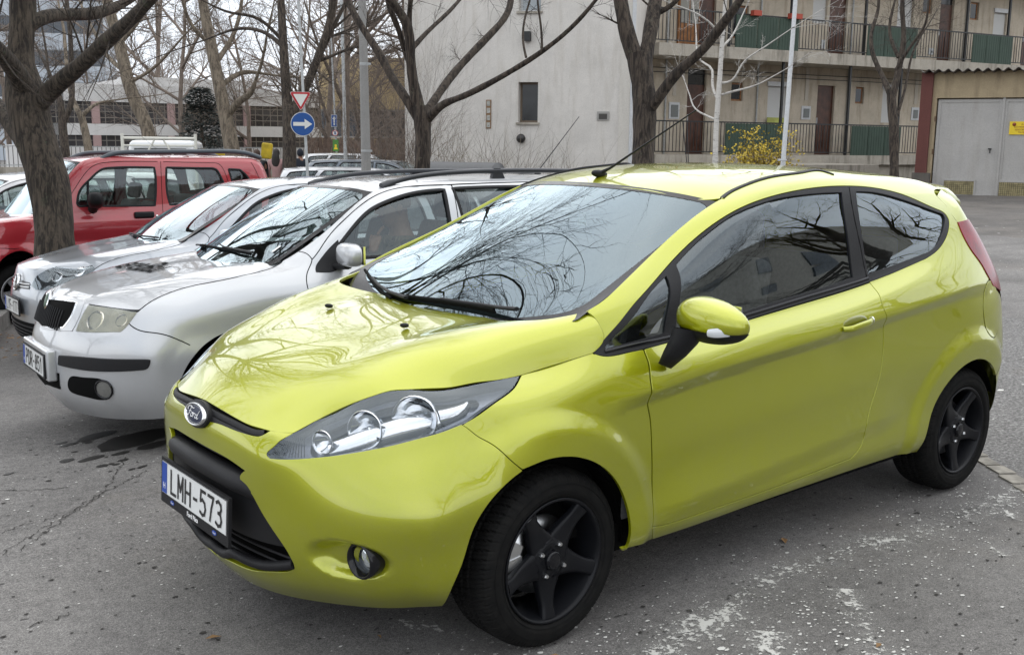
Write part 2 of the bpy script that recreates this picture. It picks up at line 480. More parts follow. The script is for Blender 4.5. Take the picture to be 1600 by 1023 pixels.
def strip_geo(s, uv, w, depth=.006, off=0.):   # a band that follows a line on the surface
    P, N, _, _ = s.frames(uv); n = len(P)
    T = np.gradient(P, axis=0); T /= np.maximum(np.linalg.norm(T, axis=1), 1e-9)[:, None]; S = np.cross(T, N)
    P = P+N*off
    prof = [(-.5, -depth, -1, 0), (-.5, -.0012, -1, 0), (-.38, 0, -.4, 1), (.38, 0, .4, 1), (.5, -.0012, 1, 0), (.5, -depth, 1, 0)]
    V = []; NN = []; F = []
    for a, d, ns_, nz in prof:
        V += list(P+S*a*w+N*d); q = S*ns_+N*nz; NN += list(q/np.linalg.norm(q, axis=1)[:, None])
    for k in range(len(prof)-1):
        for i in range(n-1): F.append((k*n+i, k*n+i+1, (k+1)*n+i+1, (k+1)*n+i))
    V = np.array(V); NN = np.array(NN); F2 = []
    for f in F:
        nn = np.cross(V[f[1]]-V[f[0]], V[f[2]]-V[f[0]]); F2.append(f if nn@(NN[f[0]]+NN[f[2]]) > 0 else f[::-1])
    return V, F2, NN
# ================================================================== the ground
_gy = [(-90, -.75), (-45, -.70), (-28, -.62), (-16, -.40), (-11, -.29), (-8, -.24), (-5.5, -.195), (-2.7, -.055), (-1.0, .0), (60, .0)]
_gx = [(-60, 1.0), (-32, .82), (-24, .72), (-16, .42), (-10, .16), (-6, .04), (-3.6, .0), (60, .0)]
def zg(x, y):
    a = np.interp(y, [p[0] for p in _gy], [p[1] for p in _gy]); b = np.interp(x, [p[0] for p in _gx], [p[1] for p in _gx])
    return a+b*smst(-34, -14, np.asarray(y, float))
def zgs(x, y):                       # the smoothed height used for the ground sheet
    s = 0
    for dx, dy, w in ((0, 0, 2), (.8, 0, 1), (-.8, 0, 1), (0, .5, 1), (0, -.5, 1)): s = s+w*zg(x+dx, y+dy)
    return s/6
def asphalt(name):
    m, nt, out = new_mat(name); b = pbsdf(nt, out, Roughness=.9); oc = objco(nt)
    N = lambda s, d=5, r=.6, **k: nnoise(nt, s, d, r, oc, **k).outputs[0]
    base = ramp(nt, N(1.1, 8, .62), [(.30, (.112, .106, .101)), (.50, (.158, .150, .143)), (.72, (.212, .202, .192))])
    grain = ramp(nt, N(210, 3, .7), [(.30, (.30, .30, .30)), (.55, (.50, .50, .50)), (.78, (.80, .79, .77))])
    c = mixc(nt, .85, base.outputs[0], grain.outputs[0], 'OVERLAY')
    g2 = ramp(nt, N(46, 6, .75), [(.32, .36), (.52, .5), (.75, .62)]); c = mixc(nt, .95, c.outputs[0], g2.outputs[0], 'OVERLAY')
    g3 = ramp(nt, N(19, 7, .8), [(.34, .76), (.50, 1.0), (.66, 1.20)]); c = mixc(nt, 1.0, c.outputs[0], g3.outputs[0], 'MULTIPLY')
    g4 = ramp(nt, N(105, 4, .85), [(.38, .66), (.50, 1.0), (.62, 1.36)]); c = mixc(nt, 1.0, c.outputs[0], g4.outputs[0], 'MULTIPLY')
    # older coarse surface away from the bays
    sep = nt.nodes.new('ShaderNodeSeparateXYZ'); nt.links.new(oc, sep.inputs[0])
    edge = math_(nt, 'ADD', math_(nt, 'ADD', sep.outputs[0], math_(nt, 'MULTIPLY', sep.outputs[1], -.30)), math_(nt, 'MULTIPLY', N(.9, 3), .5))
    coarse = math_(nt, 'MULTIPLY', math_(nt, 'LESS_THAN', edge, -3.05), math_(nt, 'GREATER_THAN', edge, -6.6))
    cg = ramp(nt, N(52, 4, .8), [(.36, (.045, .042, .040)), (.50, (.13, .125, .12)), (.66, (.34, .335, .325))])
    c = mixc(nt, math_(nt, 'MULTIPLY', coarse, .85), c.outputs[0], cg.outputs[0])
    far = math_(nt, 'LESS_THAN', edge, -12.5); fc = ramp(nt, N(.55, 6, .65), [(.35, (.055, .050, .046)), (.62, (.115, .098, .082))])
    c = mixc(nt, math_(nt, 'MULTIPLY', far, .6), c.outputs[0], fc.outputs[0])
    # rusty and dusty drifts
    d = ramp(nt, N(.45, 9, .7), [(.56, 0), (.72, 1)]); c = mixc(nt, math_(nt, 'MULTIPLY', d.outputs[0], .35), c.outputs[0], (.17, .145, .115))
    # dark small pits and short cracks
    mpd = mapping(nt, oc, (1, 2.4, 1), (0, 0, .5))
    pv = nt.nodes.new('ShaderNodeTexVoronoi'); pv.inputs['Scale'].default_value = 5.5; nt.links.new(mixc(nt, .10, mpd, nnoise(nt, 9, 3, .6, oc).outputs[1], 'ADD').outputs[0], pv.inputs['Vector'])
    sepc = nt.nodes.new('ShaderNodeSeparateColor'); nt.links.new(pv.outputs['Color'], sepc.inputs[0])
    pit = math_(nt, 'MULTIPLY', math_(nt, 'LESS_THAN', pv.outputs['Distance'], math_(nt, 'MULTIPLY', sepc.outputs[0], .11)), math_(nt, 'GREATER_THAN', sepc.outputs[1], .45))
    c = mixc(nt, math_(nt, 'MULTIPLY', pit, .72), c.outputs[0], (.022, .020, .019))
    # chips of old white paint and pale grit
    for sc, th, lim, col in ((17, .13, .80, (.62, .61, .58)), (44, .17, .86, (.50, .49, .46)), (6.5, .055, .72, (.60, .58, .54))):
        v = nt.nodes.new('ShaderNodeTexVoronoi'); v.inputs['Scale'].default_value = sc
        nt.links.new(mixc(nt, .05, oc, nnoise(nt, 40, 3, .6, oc).outputs[1], 'ADD').outputs[0], v.inputs['Vector'])
        s2 = nt.nodes.new('ShaderNodeSeparateColor'); nt.links.new(v.outputs['Color'], s2.inputs[0])
        k = math_(nt, 'MULTIPLY', math_(nt, 'LESS_THAN', v.outputs['Distance'], math_(nt, 'MULTIPLY', s2.outputs[2], th)), math_(nt, 'GREATER_THAN', s2.outputs[0], lim))
        cl = ramp(nt, N(.8, 4), [(.44, 0), (.60, 1)]); k = math_(nt, 'MULTIPLY', k, math_(nt, 'ADD', math_(nt, 'MULTIPLY', cl.outputs[0], .85), .15))
        c = mixc(nt, k, c.outputs[0], col)
    nt.links.new(c.outputs[0], b.inputs['Base Color'])
    rr = ramp(nt, N(2, 5), [(.3, .78), (.7, .95)]); nt.links.new(rr.outputs[0], b.inputs['Roughness'])
    h = math_(nt, 'ADD', math_(nt, 'MULTIPLY', N(230, 2, .7), .6), math_(nt, 'ADD', math_(nt, 'MULTIPLY', N(60, 4, .7), .6), math_(nt, 'MULTIPLY', pit, -1.2)))
    bump(nt, b, h, .75, .006)
    return m
ASPH = asphalt('asphalt')
def sheet(name, x0, x1, y0, y1, nx, ny, mat, dz=0, zf=zgs, label=None, **k):
    X, Y = np.meshgrid(np.linspace(x0, x1, nx), np.linspace(y0, y1, ny), indexing='ij'); Z = zf(X, Y)+dz
    V = np.stack([X.ravel(), Y.ravel(), Z.ravel()], 1); F = [(i*ny+j, (i+1)*ny+j, (i+1)*ny+j+1, i*ny+j+1) for i in range(nx-1) for j in range(ny-1)]
    return link_mesh(name, V, F, mat, smooth=True)
def graded(a, b, core, n1, n2):
    return np.unique(np.concatenate([np.linspace(a, core[0], n1), np.linspace(core[0], core[1], n2), np.linspace(core[1], b, n1)]))
gx_, gy_ = graded(-260, 260, (-34, 6), 12, 110), graded(-300, 260, (-30, 6), 12, 110)
X, Y = np.meshgrid(gx_, gy_, indexing='ij'); Z = zgs(X, Y)
gn = len(gy_); V = np.stack([X.ravel(), Y.ravel(), Z.ravel()], 1)
tag(link_mesh('ground', V, [(i*gn+j, (i+1)*gn+j, (i+1)*gn+j+1, i*gn+j+1) for i in range(len(gx_)-1) for j in range(gn-1)], ASPH, smooth=True), kind='structure')

# planted strip with kerb in front of the far bays
SOIL, nt, out = new_mat('leaf_litter'); b = pbsdf(nt, out, Roughness=.95); oc = objco(nt)
c = ramp(nt, nnoise(nt, 26, 6, .75, oc).outputs[0], [(.32, (.045, .035, .022)), (.48, (.13, .095, .055)), (.60, (.24, .18, .11)), (.72, (.09, .10, .035))])
nt.links.new(c.outputs[0], b.inputs['Base Color']); bump(nt, b, nnoise(nt, 40, 5, .8, oc).outputs[0], 1, .03)
CONC = simple('kerb_concrete', (.24, .23, .215), .85, var=.30, vscale=7, bmp=.5, bscale=90)
k0 = np.array([.62, -5.15]); k1 = np.array([-1.15, -9.6])      # kerb line runs off beyond the hatchback's nose
V = [(x, y, float(zgs(x, y))+.10) for x, y in ((.50, -5.45), (-.02, -7.1), (-1.1, -10.5), (4.5, -10.5), (5.0, -6.2))]
MULCH = MB(); MULCH.add([(.60, -5.25, -.10), (-1.30, -9.9, -.18), (9, -9.9, -.18), (9, -5.25, -.10)], [(0, 1, 2, 3)]); tag(MULCH.build('planting_strip', SOIL), kind='structure')
m = MB()
for t in range(9):
    a = np.array([.60, -5.25])+(np.array([-1.30, -9.9])-np.array([.60, -5.25]))*t/9; bq = np.array([.60, -5.25])+(np.array([-1.30, -9.9])-np.array([.60, -5.25]))*(t+.975)/9
    mid_ = (a+bq)/2; L = np.linalg.norm(bq-a); m.box((mid_[0], mid_[1], float(zgs(*mid_))+.03), (.13, L, .24), rz=math.atan2(*(bq-a)[::-1])-math.pi/2)
tag(m.build('kerb', CONC), kind='structure')
m = MB()
for t in range(9): m.box((.66+t*.96+.48, -5.18, -.115+.03+.0), (.94, .13, .24))
tag(m.build('kerb', CONC), kind='structure')
# grass tufts and dry leaves beside the kerb
GRASS = simple('grass', (.075, .11, .025), .8, var=.4, vscale=8); m = MB()
for _ in range(520):
    x = random.uniform(.25, 1.3); y = -5.18+random.uniform(-.35, .16); h = random.uniform(.03, .09); a = random.uniform(0, 6.3); w = .004; z = -.17 if y > -5.1 else -.10
    dx, dy = math.cos(a)*w, math.sin(a)*w; m.add([(x-dx, y-dy, z), (x+dx, y+dy, z), (x+random.uniform(-.03, .03), y+random.uniform(-.03, .03), z+h)], [(0, 1, 2)])
tag(m.build('grass', GRASS), kind='stuff')
LEAF = simple('dry_leaf', (.24, .14, .06), .8, var=.5, vscale=3); m = MB()
for _ in range(900):
    r_ = random.random()
    if r_ < .75: x = random.uniform(-.2, 2.5); y = random.uniform(-9, -5.3); z = -.10-.08*(-5.25-y)/4.65+.012
    else: x = random.uniform(-8, 2.2); y = random.uniform(-4, 3); z = float(zgs(x, y))+.004; 
    if r_ >= .80: continue
    a = random.uniform(0, 6.3); s_ = random.uniform(.012, .035); c_, q_ = math.cos(a)*s_, math.sin(a)*s_
    m.add([(x-c_, y-q_, z), (x+q_*.5, y-c_*.5, z+.006), (x+c_, y+q_, z+.003), (x-q_*.5, y+c_*.5, z+.008)], [(0, 1, 2, 3)])
tag(m.build('leaf_litter', LEAF), kind='stuff')

# worn bay lines: a flaking coat of paint laid on the asphalt
WORN, nt, out = new_mat('worn_line_paint'); oc = objco(nt)
b = nt.nodes.new('ShaderNodeBsdfPrincipled'); b.inputs['Base Color'].default_value = (.52, .51, .48, 1); b.inputs['Roughness'].default_value = .8
tr = nt.nodes.new('ShaderNodeBsdfTransparent'); mxs = nt.nodes.new('ShaderNodeMixShader')
n1 = nnoise(nt, 34, 8, .78, oc).outputs[0]; n2 = nnoise(nt, 2.6, 4, .6, oc).outputs[0]
uvn = nt.nodes.new('ShaderNodeUVMap'); sp_ = nt.nodes.new('ShaderNodeSeparateXYZ'); nt.links.new(uvn.outputs[0], sp_.inputs[0])
ed = math_(nt, 'MULTIPLY', math_(nt, 'ABSOLUTE', math_(nt, 'SUBTRACT', sp_.outputs[1], .5)), .30)
k = math_(nt, 'GREATER_THAN', math_(nt, 'SUBTRACT', math_(nt, 'ADD', math_(nt, 'MULTIPLY', n1, .8), math_(nt, 'MULTIPLY', n2, .55)), ed), .700)
soft = math_(nt, 'MULTIPLY', ramp(nt, math_(nt, 'ADD', math_(nt, 'MULTIPLY', n2, .6), math_(nt, 'MULTIPLY', n1, .4)), [(.44, 0), (.60, .34)]).outputs[0], math_(nt, 'SUBTRACT', 1.0, math_(nt, 'MULTIPLY', math_(nt, 'ABSOLUTE', math_(nt, 'SUBTRACT', sp_.outputs[1], .5)), 2.0)))
k = math_(nt, 'MAXIMUM', k, soft); nt.links.new(k, mxs.inputs[0]); nt.links.new(tr.outputs[0], mxs.inputs[1]); nt.links.new(b.outputs[0], mxs.inputs[2]); nt.links.new(mxs.outputs[0], out.inputs[0])
def road_line(pts, w, dz=.004):
    c = smooth_curve(np.array(pts, float), .15); T = np.gradient(c, axis=0); T /= np.linalg.norm(T, axis=1)[:, None]; S = np.stack([-T[:, 1], T[:, 0]], 1)
    V = []; n = len(c)
    for i in range(n):
        for s_ in (-1, 1): q = c[i]+S[i]*s_*w/2; V.append((q[0], q[1], float(zgs(*q))+dz))
    o = link_mesh('road_marking', V, [(2*i, 2*i+2, 2*i+3, 2*i+1) for i in range(n-1)], WORN); uv = o.data.uv_layers.new(name='UVMap')
    for p in o.data.polygons:
        for li, vi in zip(p.loop_indices, p.vertices): uv.data[li].uv = (vi//2/n, vi % 2)
    return tag(o, kind='structure')
road_line([(-2.75, 1.00), (-1.9, 1.02), (-1.1, .92), (-.55, 1.02), (.3, 1.10)], .26)
road_line([(-1.12, 1.15), (-.85, 1.42), (-.55, 1.66)], .20)
road_line([(-.62, 1.18), (-.45, 1.34), (-.2, 1.6)], .22, .005)
road_line([(.30, .38), (.12, .72), (-.06, 1.12)], .13)
road_line([(-1.97, 1.22), (-1.88, 1.36)], .08, .005)
road_line([(-2.55, 1.00), (-2.30, 1.20)], .14, .006)
# broken concrete edging behind the rear wheel
m = MB(); rr_ = random.Random(3)
for i in range(9):
    t = i/9; x = -3.12+.62*t*1.3; y = .60+.95*t*1.05; m.box((x+rr_.uniform(-.012, .012), y, .002), (.075+rr_.uniform(-.02, .02), .118, .014), rz=R(-32+rr_.uniform(-3, 3)))
tag(m.build('path', simple('edging_concrete', (.27, .25, .215), .9, var=.4, vscale=14, bmp=.6, bscale=60)), kind='structure')
# oil and water marks left on the asphalt in front of the estate
WET = simple('oil_stain', (.034, .032, .030), .5, spec=.3)
def blob(cx, cy, a, b_, seed, rz=0):
    q = random.Random(seed); n = 40; ph = [q.uniform(0, 6.3) for _ in range(4)]
    P = []
    for i in range(n):
        t = 2*math.pi*i/n; r_ = 1+.10*math.sin(2*t+ph[0])+.07*math.sin(3*t+ph[1])+.04*math.sin(7*t+ph[2]); x, y = a*r_*math.cos(t), b_*r_*math.sin(t)
        x, y = x*math.cos(rz)-y*math.sin(rz)+cx, x*math.sin(rz)+y*math.cos(rz)+cy; P.append((x, y, float(zgs(x, y))+.0035))
    return P
m = MB()
for px, py, a, b_, sd in ((215, 678, .25, .13, 1), (150, 672, .13, .05, 2), (95, 683, .035, .018, 3), (107, 686, .05, .022, 4), (135, 683, .03, .02, 5), (104, 714, .045, .024, 6), (143, 711, .07, .03, 7), (163, 698, .026, .016, 8), (188, 703, .05, .022, 9),
                          (160, 724, .03, .02, 10), (192, 715, .03, .017, 11), (181, 722, .02, .014, 12), (13, 735, .026, .014, 13), (222, 727, .03, .014, 14), (206, 731, .022, .012, 15), (172, 734, .01, .008, 16), (174, 721, .015, .012, 17), (240, 690, .10, .05, 18), (116, 699, .02, .01, 19)):
    w = at_z(px, py, -.02); P = blob(w[0], w[1], a, b_, sd, R(20)); m.add(P, [tuple(range(len(P)))])
tag(m.build('oil_stain', WET), kind='stuff')
# longer cracks
m = MB()
for pts in ([(0, 866), (25, 848), (60, 826), (90, 808), (130, 782), (165, 762), (200, 745), (228, 728)], [(0, 830), (30, 818), (52, 812)], [(62, 812), (92, 799), (80, 800)], [(83, 970), (100, 962), (111, 956)], [(50, 977), (70, 970)], [(0, 757), (60, 757), (110, 752)], [(195, 705), (150, 772), (110, 800), (30, 860)]):
    c_ = smooth_curve([at_z(x, y, -.0)[:2] for x, y in pts], .018); q = random.Random(len(pts)); 
    c_ = c_+np.array([[q.uniform(-.012, .012), q.uniform(-.012, .012)] for _ in c_])
    for i in range(len(c_)-1):
        d = c_[i+1]-c_[i]; L = np.linalg.norm(d)
        if L < 1e-6: continue
        s_ = np.array([-d[1], d[0]])/L*q.uniform(.0006, .0028); P = [c_[i]-s_, c_[i+1]-s_, c_[i+1]+s_, c_[i]+s_]; m.add([(a[0], a[1], float(zgs(*a))+.003) for a in P], [(0, 1, 2, 3)])
tag(m.build('crack', simple('crack_dark', (.025, .022, .019), .95)), kind='stuff')

# loose flakes of old white paint and pale grit, thickest along the worn lines
CHIP = simple('paint_flake', (.60, .59, .56), .8, var=.2, vscale=9); m = MB(); q = random.Random(77)
def flake(x, y, s_):
    n = q.randint(4, 6); a0 = q.uniform(0, 6.3); z = float(zgs(x, y))+.0032
    m.add([(x+s_*q.uniform(.5, 1)*math.cos(a0+6.283*k/n)*1.5, y+s_*q.uniform(.5, 1)*math.sin(a0+6.283*k/n), z) for k in range(n)], [tuple(range(n))])
for _ in range(1500):
    t = q.random(); x = -2.9+3.5*t; y = 1.02+q.gauss(0, .16); flake(x, y, abs(q.gauss(0, .0026))+.0009)
for _ in range(700): flake(q.uniform(-2.8, 1.6), q.uniform(.7, 2.2), abs(q.gauss(0, .003))+.001)
for _ in range(900): flake(q.uniform(.2, 2.2), q.uniform(-3.2, 1.6), abs(q.gauss(0, .0025))+.001)
for _ in range(260): flake(q.uniform(-.95, -.35)+0, q.uniform(1.1, 1.75), abs(q.gauss(0, .0042))+.001)
for _ in range(500): flake(q.uniform(-18, -3), q.uniform(-6, 2), abs(q.gauss(0, .012))+.004)
tag(m.build('paint_flakes', CHIP), kind='stuff')
m = MB()
for _ in range(2200): flake(q.uniform(-2.8, 2.2), q.uniform(-3.4, 2.2), abs(q.gauss(0, .0045))+.0015)
tag(m.build('dark_pits', simple('pit_dark', (.030, .027, .024), .95)), kind='stuff')
# ================================================================== buildings, trees, street furniture
def basis(px0, D0, px1, D1, zb=None):
    """ground line of a wall seen between two picture columns at two depths"""
    a = at_depth(px0, 219, D0); b = at_depth(px1, 219, D1); a[2] = b[2] = 0; e = (b-a); L = np.linalg.norm(e[:2]); e /= L; n = np.array([e[1], -e[0], 0])
    if n@(CAM-a) < 0: n = -n
    return a, e, n, L
class Wall:
    def __init__(s, px0, D0, px1, D1): s.a, s.e, s.n, s.L = basis(px0, D0, px1, D1)
    def M(s): e, n = s.e, s.n; return Matrix(((e[0], n[0], 0, s.a[0]), (e[1], n[1], 0, s.a[1]), (0, 0, 1, 0), (0, 0, 0, 1)))
    def u(s, px, off=0):            # position along the wall under a picture column, on a plane off metres in front
        d = ray(px, 219); o = s.a+s.n*off; A = np.array([[s.e[0], -d[0]], [s.e[1], -d[1]]]); r = np.linalg.solve(A, (CAM-o)[:2]); return r[0]
    def z(s, px, py, off=0):
        d = ray(px, py); o = s.a+s.n*off; A = np.array([[s.e[0], -d[0]], [s.e[1], -d[1]]]); r = np.linalg.solve(A, (CAM-o)[:2]); return CAM[2]+d[2]*r[1]
    def box(s, m, u0, u1, n0, n1, z0, z1):
        M = s.M(); V = [M @ Vector(p) for p in ((u0, n0, z0), (u1, n0, z0), (u1, n1, z0), (u0, n1, z0), (u0, n0, z1), (u1, n0, z1), (u1, n1, z1), (u0, n1, z1))]
        m.add(V, [(0, 3, 2, 1), (4, 5, 6, 7), (0, 1, 5, 4), (1, 2, 6, 5), (2, 3, 7, 6), (3, 0, 4, 7)]); return m
    def slab(s, u0, u1, z0, z1, holes, m, n=0, depth=.25, back=True):   # a wall face with openings and their reveals
        us = sorted({u0, u1} | {h[0] for h in holes} | {h[1] for h in holes}); zs = sorted({z0, z1} | {h[2] for h in holes} | {h[3] for h in holes}); M = s.M()
        for i in range(len(us)-1):
            for j in range(len(zs)-1):
                a, b, c, d = us[i], us[i+1], zs[j], zs[j+1]
                if any(h[0] <= a+1e-6 and b-1e-6 <= h[1] and h[2] <= c+1e-6 and d-1e-6 <= h[3] for h in holes): continue
                m.add([M @ Vector(p) for p in ((a, n, c), (b, n, c), (b, n, d), (a, n, d))], [(0, 1, 2, 3)])
        for a, b, c, d in holes:
            for p in (((a, n, c), (a, n, d), (a, n-depth, d), (a, n-depth, c)), ((b, n, d), (b, n, c), (b, n-depth, c), (b, n-depth, d)), ((a, n, d), (b, n, d), (b, n-depth, d), (a, n-depth, d)), ((b, n, c), (a, n, c), (a, n-depth, c), (b, n-depth, c))):
                m.add([M @ Vector(q) for q in p], [(0, 1, 2, 3)])
        return m
def plaster(name, col, stain=(.20, .17, .13), amt=.5, streak=.5, patch=2.0):
    m, nt, out = new_mat(name); b = pbsdf(nt, out, Roughness=.93); oc = objco(nt)
    n1 = ramp(nt, nnoise(nt, patch, 8, .68, oc).outputs[0], [(.38, 0), (.70, 1)])
    st = ramp(nt, nnoise(nt, 3.0, 6, .6, mapping(nt, oc, (1.6, 1.6, .22))).outputs[0], [(.50, 0), (.75, 1)])
    fine = ramp(nt, nnoise(nt, 38, 6, .7, oc).outputs[0], [(.3, .86), (.7, 1.08)])
    c = mixc(nt, math_(nt, 'MULTIPLY', n1.outputs[0], amt), col, tuple(x*.72 for x in col)); c = mixc(nt, math_(nt, 'MULTIPLY', st.outputs[0], streak), c.outputs[0], stain)
    c = mixc(nt, 1.0, c.outputs[0], fine.outputs[0], 'MULTIPLY'); nt.links.new(c.outputs[0], b.inputs['Base Color']); bump(nt, b, nnoise(nt, 55, 6, .7, oc).outputs[0], .5, .01)
    return m
GABLE = plaster('gable_render', (.63, .60, .56), (.40, .36, .30), .55, .45, 1.2)
BEIGE = plaster('gallery_render', (.52, .455, .365), (.20, .15, .10), .75, .65)
CONCS = plaster('slab_concrete', (.40, .365, .31), (.09, .08, .06), .7, .9, 3)
OCHRE = plaster('garage_render', (.42, .335, .215), (.12, .09, .06), .6, .55, 3)
STEEL_BLK = simple('black_steel', (.014, .015, .016), .5)
GREENSH = simple('green_sheet', (.026, .050, .034), .6, var=.15, vscale=3)
DOORBR = simple('brown_door', (.070, .026, .014), .45, var=.4, vscale=6)
ORANGEW = simple('varnished_wood', (.26, .11, .035), .5, var=.35, vscale=9)
SHUTTER = simple('white_shutter', (.55, .55, .54), .6)
WINDARK = simple('window_dark', (.020, .022, .024), .12, var=.4, vscale=2)
GREYDOOR = plaster('garage_steel', (.44, .425, .405), (.28, .25, .21), .45, .35, 1.3)
WHITEM = simple('white_metal', (.50, .51, .52), .4, var=.1)
GALV = simple('galvanised', (.34, .35, .35), .5, .3, var=.2)

# ---- white gable house
GW = Wall(633, 30.5, 985, 28.6)
gu, gz = GW.u, GW.z
house = empty('gable_house', (0, 0, 0), 0, 'off-white rendered gable wall with one small dark window, behind the cars', 'house')
wu0, wu1, wz0, wz1 = gu(809), gu(839.5), gz(825, 191.5), gz(825, 128.5)
tu0, tu1, tz0 = gu(808), gu(842), gz(825, 18)
m = MB(); GW.slab(0, GW.L, -1, 9.5, [(wu0, wu1, wz0, wz1), (tu0, tu1, tz0, tz0+1.4)], m, 0, .28)
GW.box(m, 0, .02, -7, -.001, -1, 9.5); GW.box(m, GW.L-.02, GW.L, -7, -.001, -1, 9.5)
m.build('wall', GABLE, house)
for a, b_, c_, d_, nm in ((wu0, wu1, wz0, wz1, 0), (tu0, tu1, tz0, tz0+1.4, 1)):
    m = MB(); GW.box(m, a, b_, -.34, -.22, c_, d_); wv = m.build('window', simple('window_frame_paint', (.13, .095, .065), .6) if nm == 0 else WHITEM, house)
    m = MB(); GW.box(m, a+.06, b_-.06, -.24, -.214, c_+.06, d_-.06); m.build('pane', WINDARK if nm == 0 else simple('curtained_pane', (.30, .33, .35), .2), wv)
    m = MB(); GW.box(m, a-.05, b_+.05, -.05, .06, c_-.06, c_-.002); m.build('sill', CONCS, wv)
m = MB(); GW.box(m, gu(966), gu(984), .002, .035, -.5, 9.4); m.build('corner_strip', plaster('corner_render', (.58, .55, .50), amt=.2, streak=.2), house)
m = MB(); q = GW.M() @ Vector((gu(986), .05, -.5)); m.tube([q, q+Vector((0, 0, 10))], .055, 10); m.build('downpipe', WHITEM, house)
m = MB(); GW.box(m, gu(818.5), gu(828), .0, .16, gz(823, 65), gz(823, 50)); tag(m.build('wall_vent', STEEL_BLK), 'small black vent box high on the white gable wall', 'vent')
m = MB(); M_ = GW.M() @ Matrix.Translation((gu(814.5), .0, gz(814, 216.5))) @ Matrix.Rotation(R(-90), 4, 'X'); m.lathe([(.10, 0), (.13, .04), (.12, .09), (.07, .13), (0, .14)], M_, 20)
tag(m.build('wall_lamp', simple('lamp_black', (.02, .018, .017), .4)), 'round black wall lamp under the small window of the white gable', 'lamp')
m = MB(); GW.box(m, gu(932), gu(951), .0, .03, gz(940, 188), gz(940, 174.5)); pq = m.build('wall_plaque', simple('plaque_grey', (.30, .29, .27), .6)); tag(pq, 'small grey plaque near the right corner of the white gable', 'plaque')
m = MB(); GW.box(m, gu(935), gu(948), .03, .036, gz(940, 186.5), gz(940, 178)); m.build('plaque_print', simple('plaque_dark', (.05, .045, .04), .6), pq)
gb = empty('glass_block_strip', (0, 0, 0), 0, 'vertical strip of rusty-framed glass blocks on the white gable', 'wall window')
for k in range(4):
    za, zb = gz(762, 201-11.2*k), gz(762, 201-11.2*(k+1)); m = MB(); GW.box(m, gu(759.3), gu(767.3), .0, .02, za, zb); f_ = m.build('block_frame', simple('rust', (.22, .13, .07), .8) if k == 0 else bpy.data.materials['rust'], gb)
    m = MB(); GW.box(m, gu(760.6), gu(766), .02, .03, za+.03, zb-.03); m.build('glass_block', simple('glass_block', (.36, .36, .33), .3, var=.5, vscale=20) if k == 0 else bpy.data.materials['glass_block'], f_)

# ---- block with access galleries
FW = Wall(985, 31.2, 1640, 40.0)       # facade plane; galleries stand 1.3 m in front
OFF = 1.3
fu = lambda px, o=0: FW.u(px, o); fz = lambda px, py, o=0: FW.z(px, py, o)
ZL, ZU = 1.22, 4.36
block = empty('gallery_block', (0, 0, 0), 0, 'beige two-level apartment block with open galleries along its front', 'building')
doors = []
def dr(px0, px1, zb, h, mat, trans=.45): doors.append((fu(px0), fu(px1), zb, zb+h, mat, trans))
dr(1071, 1100, ZL, 2.55, DOORBR); dr(1273, 1300, ZL, 2.25, DOORBR, 0)
dr(1083, 1110, ZU, 2.5, DOORBR); dr(1284, 1311, ZU, 2.5, DOORBR); dr(1453, 1474, ZU, 2.5, DOORBR); dr(1583, 1606, ZU, 2.4, DOORBR)
wins = []
for px0, px1, ya, yb, kind in ((1139, 1157, 158, 129, 'd'), (1332, 1345, 162, 136, 'd'), (1196, 1226, 190, 134, 's'), (1374, 1396, 192, 138, 's'), (1137, 1160, 60, 8, 'd'), (1258, 1280, 36, -20, 's'), (1388, 1412, 52, -8, 's'), (1536, 1556, 66, 18, 's'), (1499, 1512, 30, 2, 'd'), (1426, 1440, 20, -5, 'd')):
    pm = (px0+px1)/2; wins.append((fu(px0), fu(px1), fz(pm, ya), fz(pm, yb), kind))
m = MB(); FW.slab(0, FW.L, -.6, 7.6, [d[:4] for d in doors]+[w[:4] for w in wins if w[3] < 7.5], m, 0, .16); FW.box(m, 0, FW.L, -6, -.5, -.6, 7.6); m.build('wall', BEIGE, block)
for d in doors:
    m = MB(); FW.box(m, d[0], d[1], -.16, -.09, d[2], d[3]-d[5]); o = m.build('door', d[4], block)
    if d[5]: m = MB(); FW.box(m, d[0], d[1], -.15, -.10, d[3]-d[5]+.003, d[3]); m.build('transom', WINDARK, o)
    m = MB(); FW.box(m, d[0]+.06, d[0]+.10, -.09, -.04, d[2]+1.0, d[2]+1.2); m.build('handle', GALV, o)
    m = MB()
    for q in (.12, .42): FW.box(m, d[0]+q, d[0]+q+.22, -.09, -.075, d[2]+.25, d[2]+.95)
    m.build('door_panels', d[4], o)
for w in wins:
    m = MB(); FW.box(m, w[0]+.003, w[1]-.003, -.15, -.08, w[2]+.003, w[3]-.003); o = m.build('window', SHUTTER if w[4] == 's' else ORANGEW, block)
    m = MB()
    if w[4] == 's':
        z_ = w[2]+.02
        while z_ < w[3]-.05: FW.box(m, w[0]+.05, w[1]-.05, -.08, -.07, z_, z_+.035); z_ += .05
        m.build('shutter_slats', SHUTTER, o); m = MB(); FW.box(m, w[0]-.05, w[1]+.05, -.02, .06, w[3]-.02, w[3]+.12); m.build('shutter_box', WHITEM, o)
    else: FW.box(m, w[0]+.06, w[1]-.06, -.08, -.07, w[2]+.06, w[3]-.06); m.build('pane', WINDARK, o)
m = MB(); FW.box(m, fu(1051), fu(1082), .01, .10, ZU, ZU+2.3); o = m.build('window', ORANGEW, block)
for a, b_ in ((1052.5, 1065.5), (1067.5, 1080.5)):
    m = MB(); FW.box(m, fu(a), fu(b_), .10, .115, ZU+.75, ZU+2.2); m.build('pane', simple('net_curtain', (.25, .24, .21), .5) if a < 1060 else bpy.data.materials['net_curtain'], o)
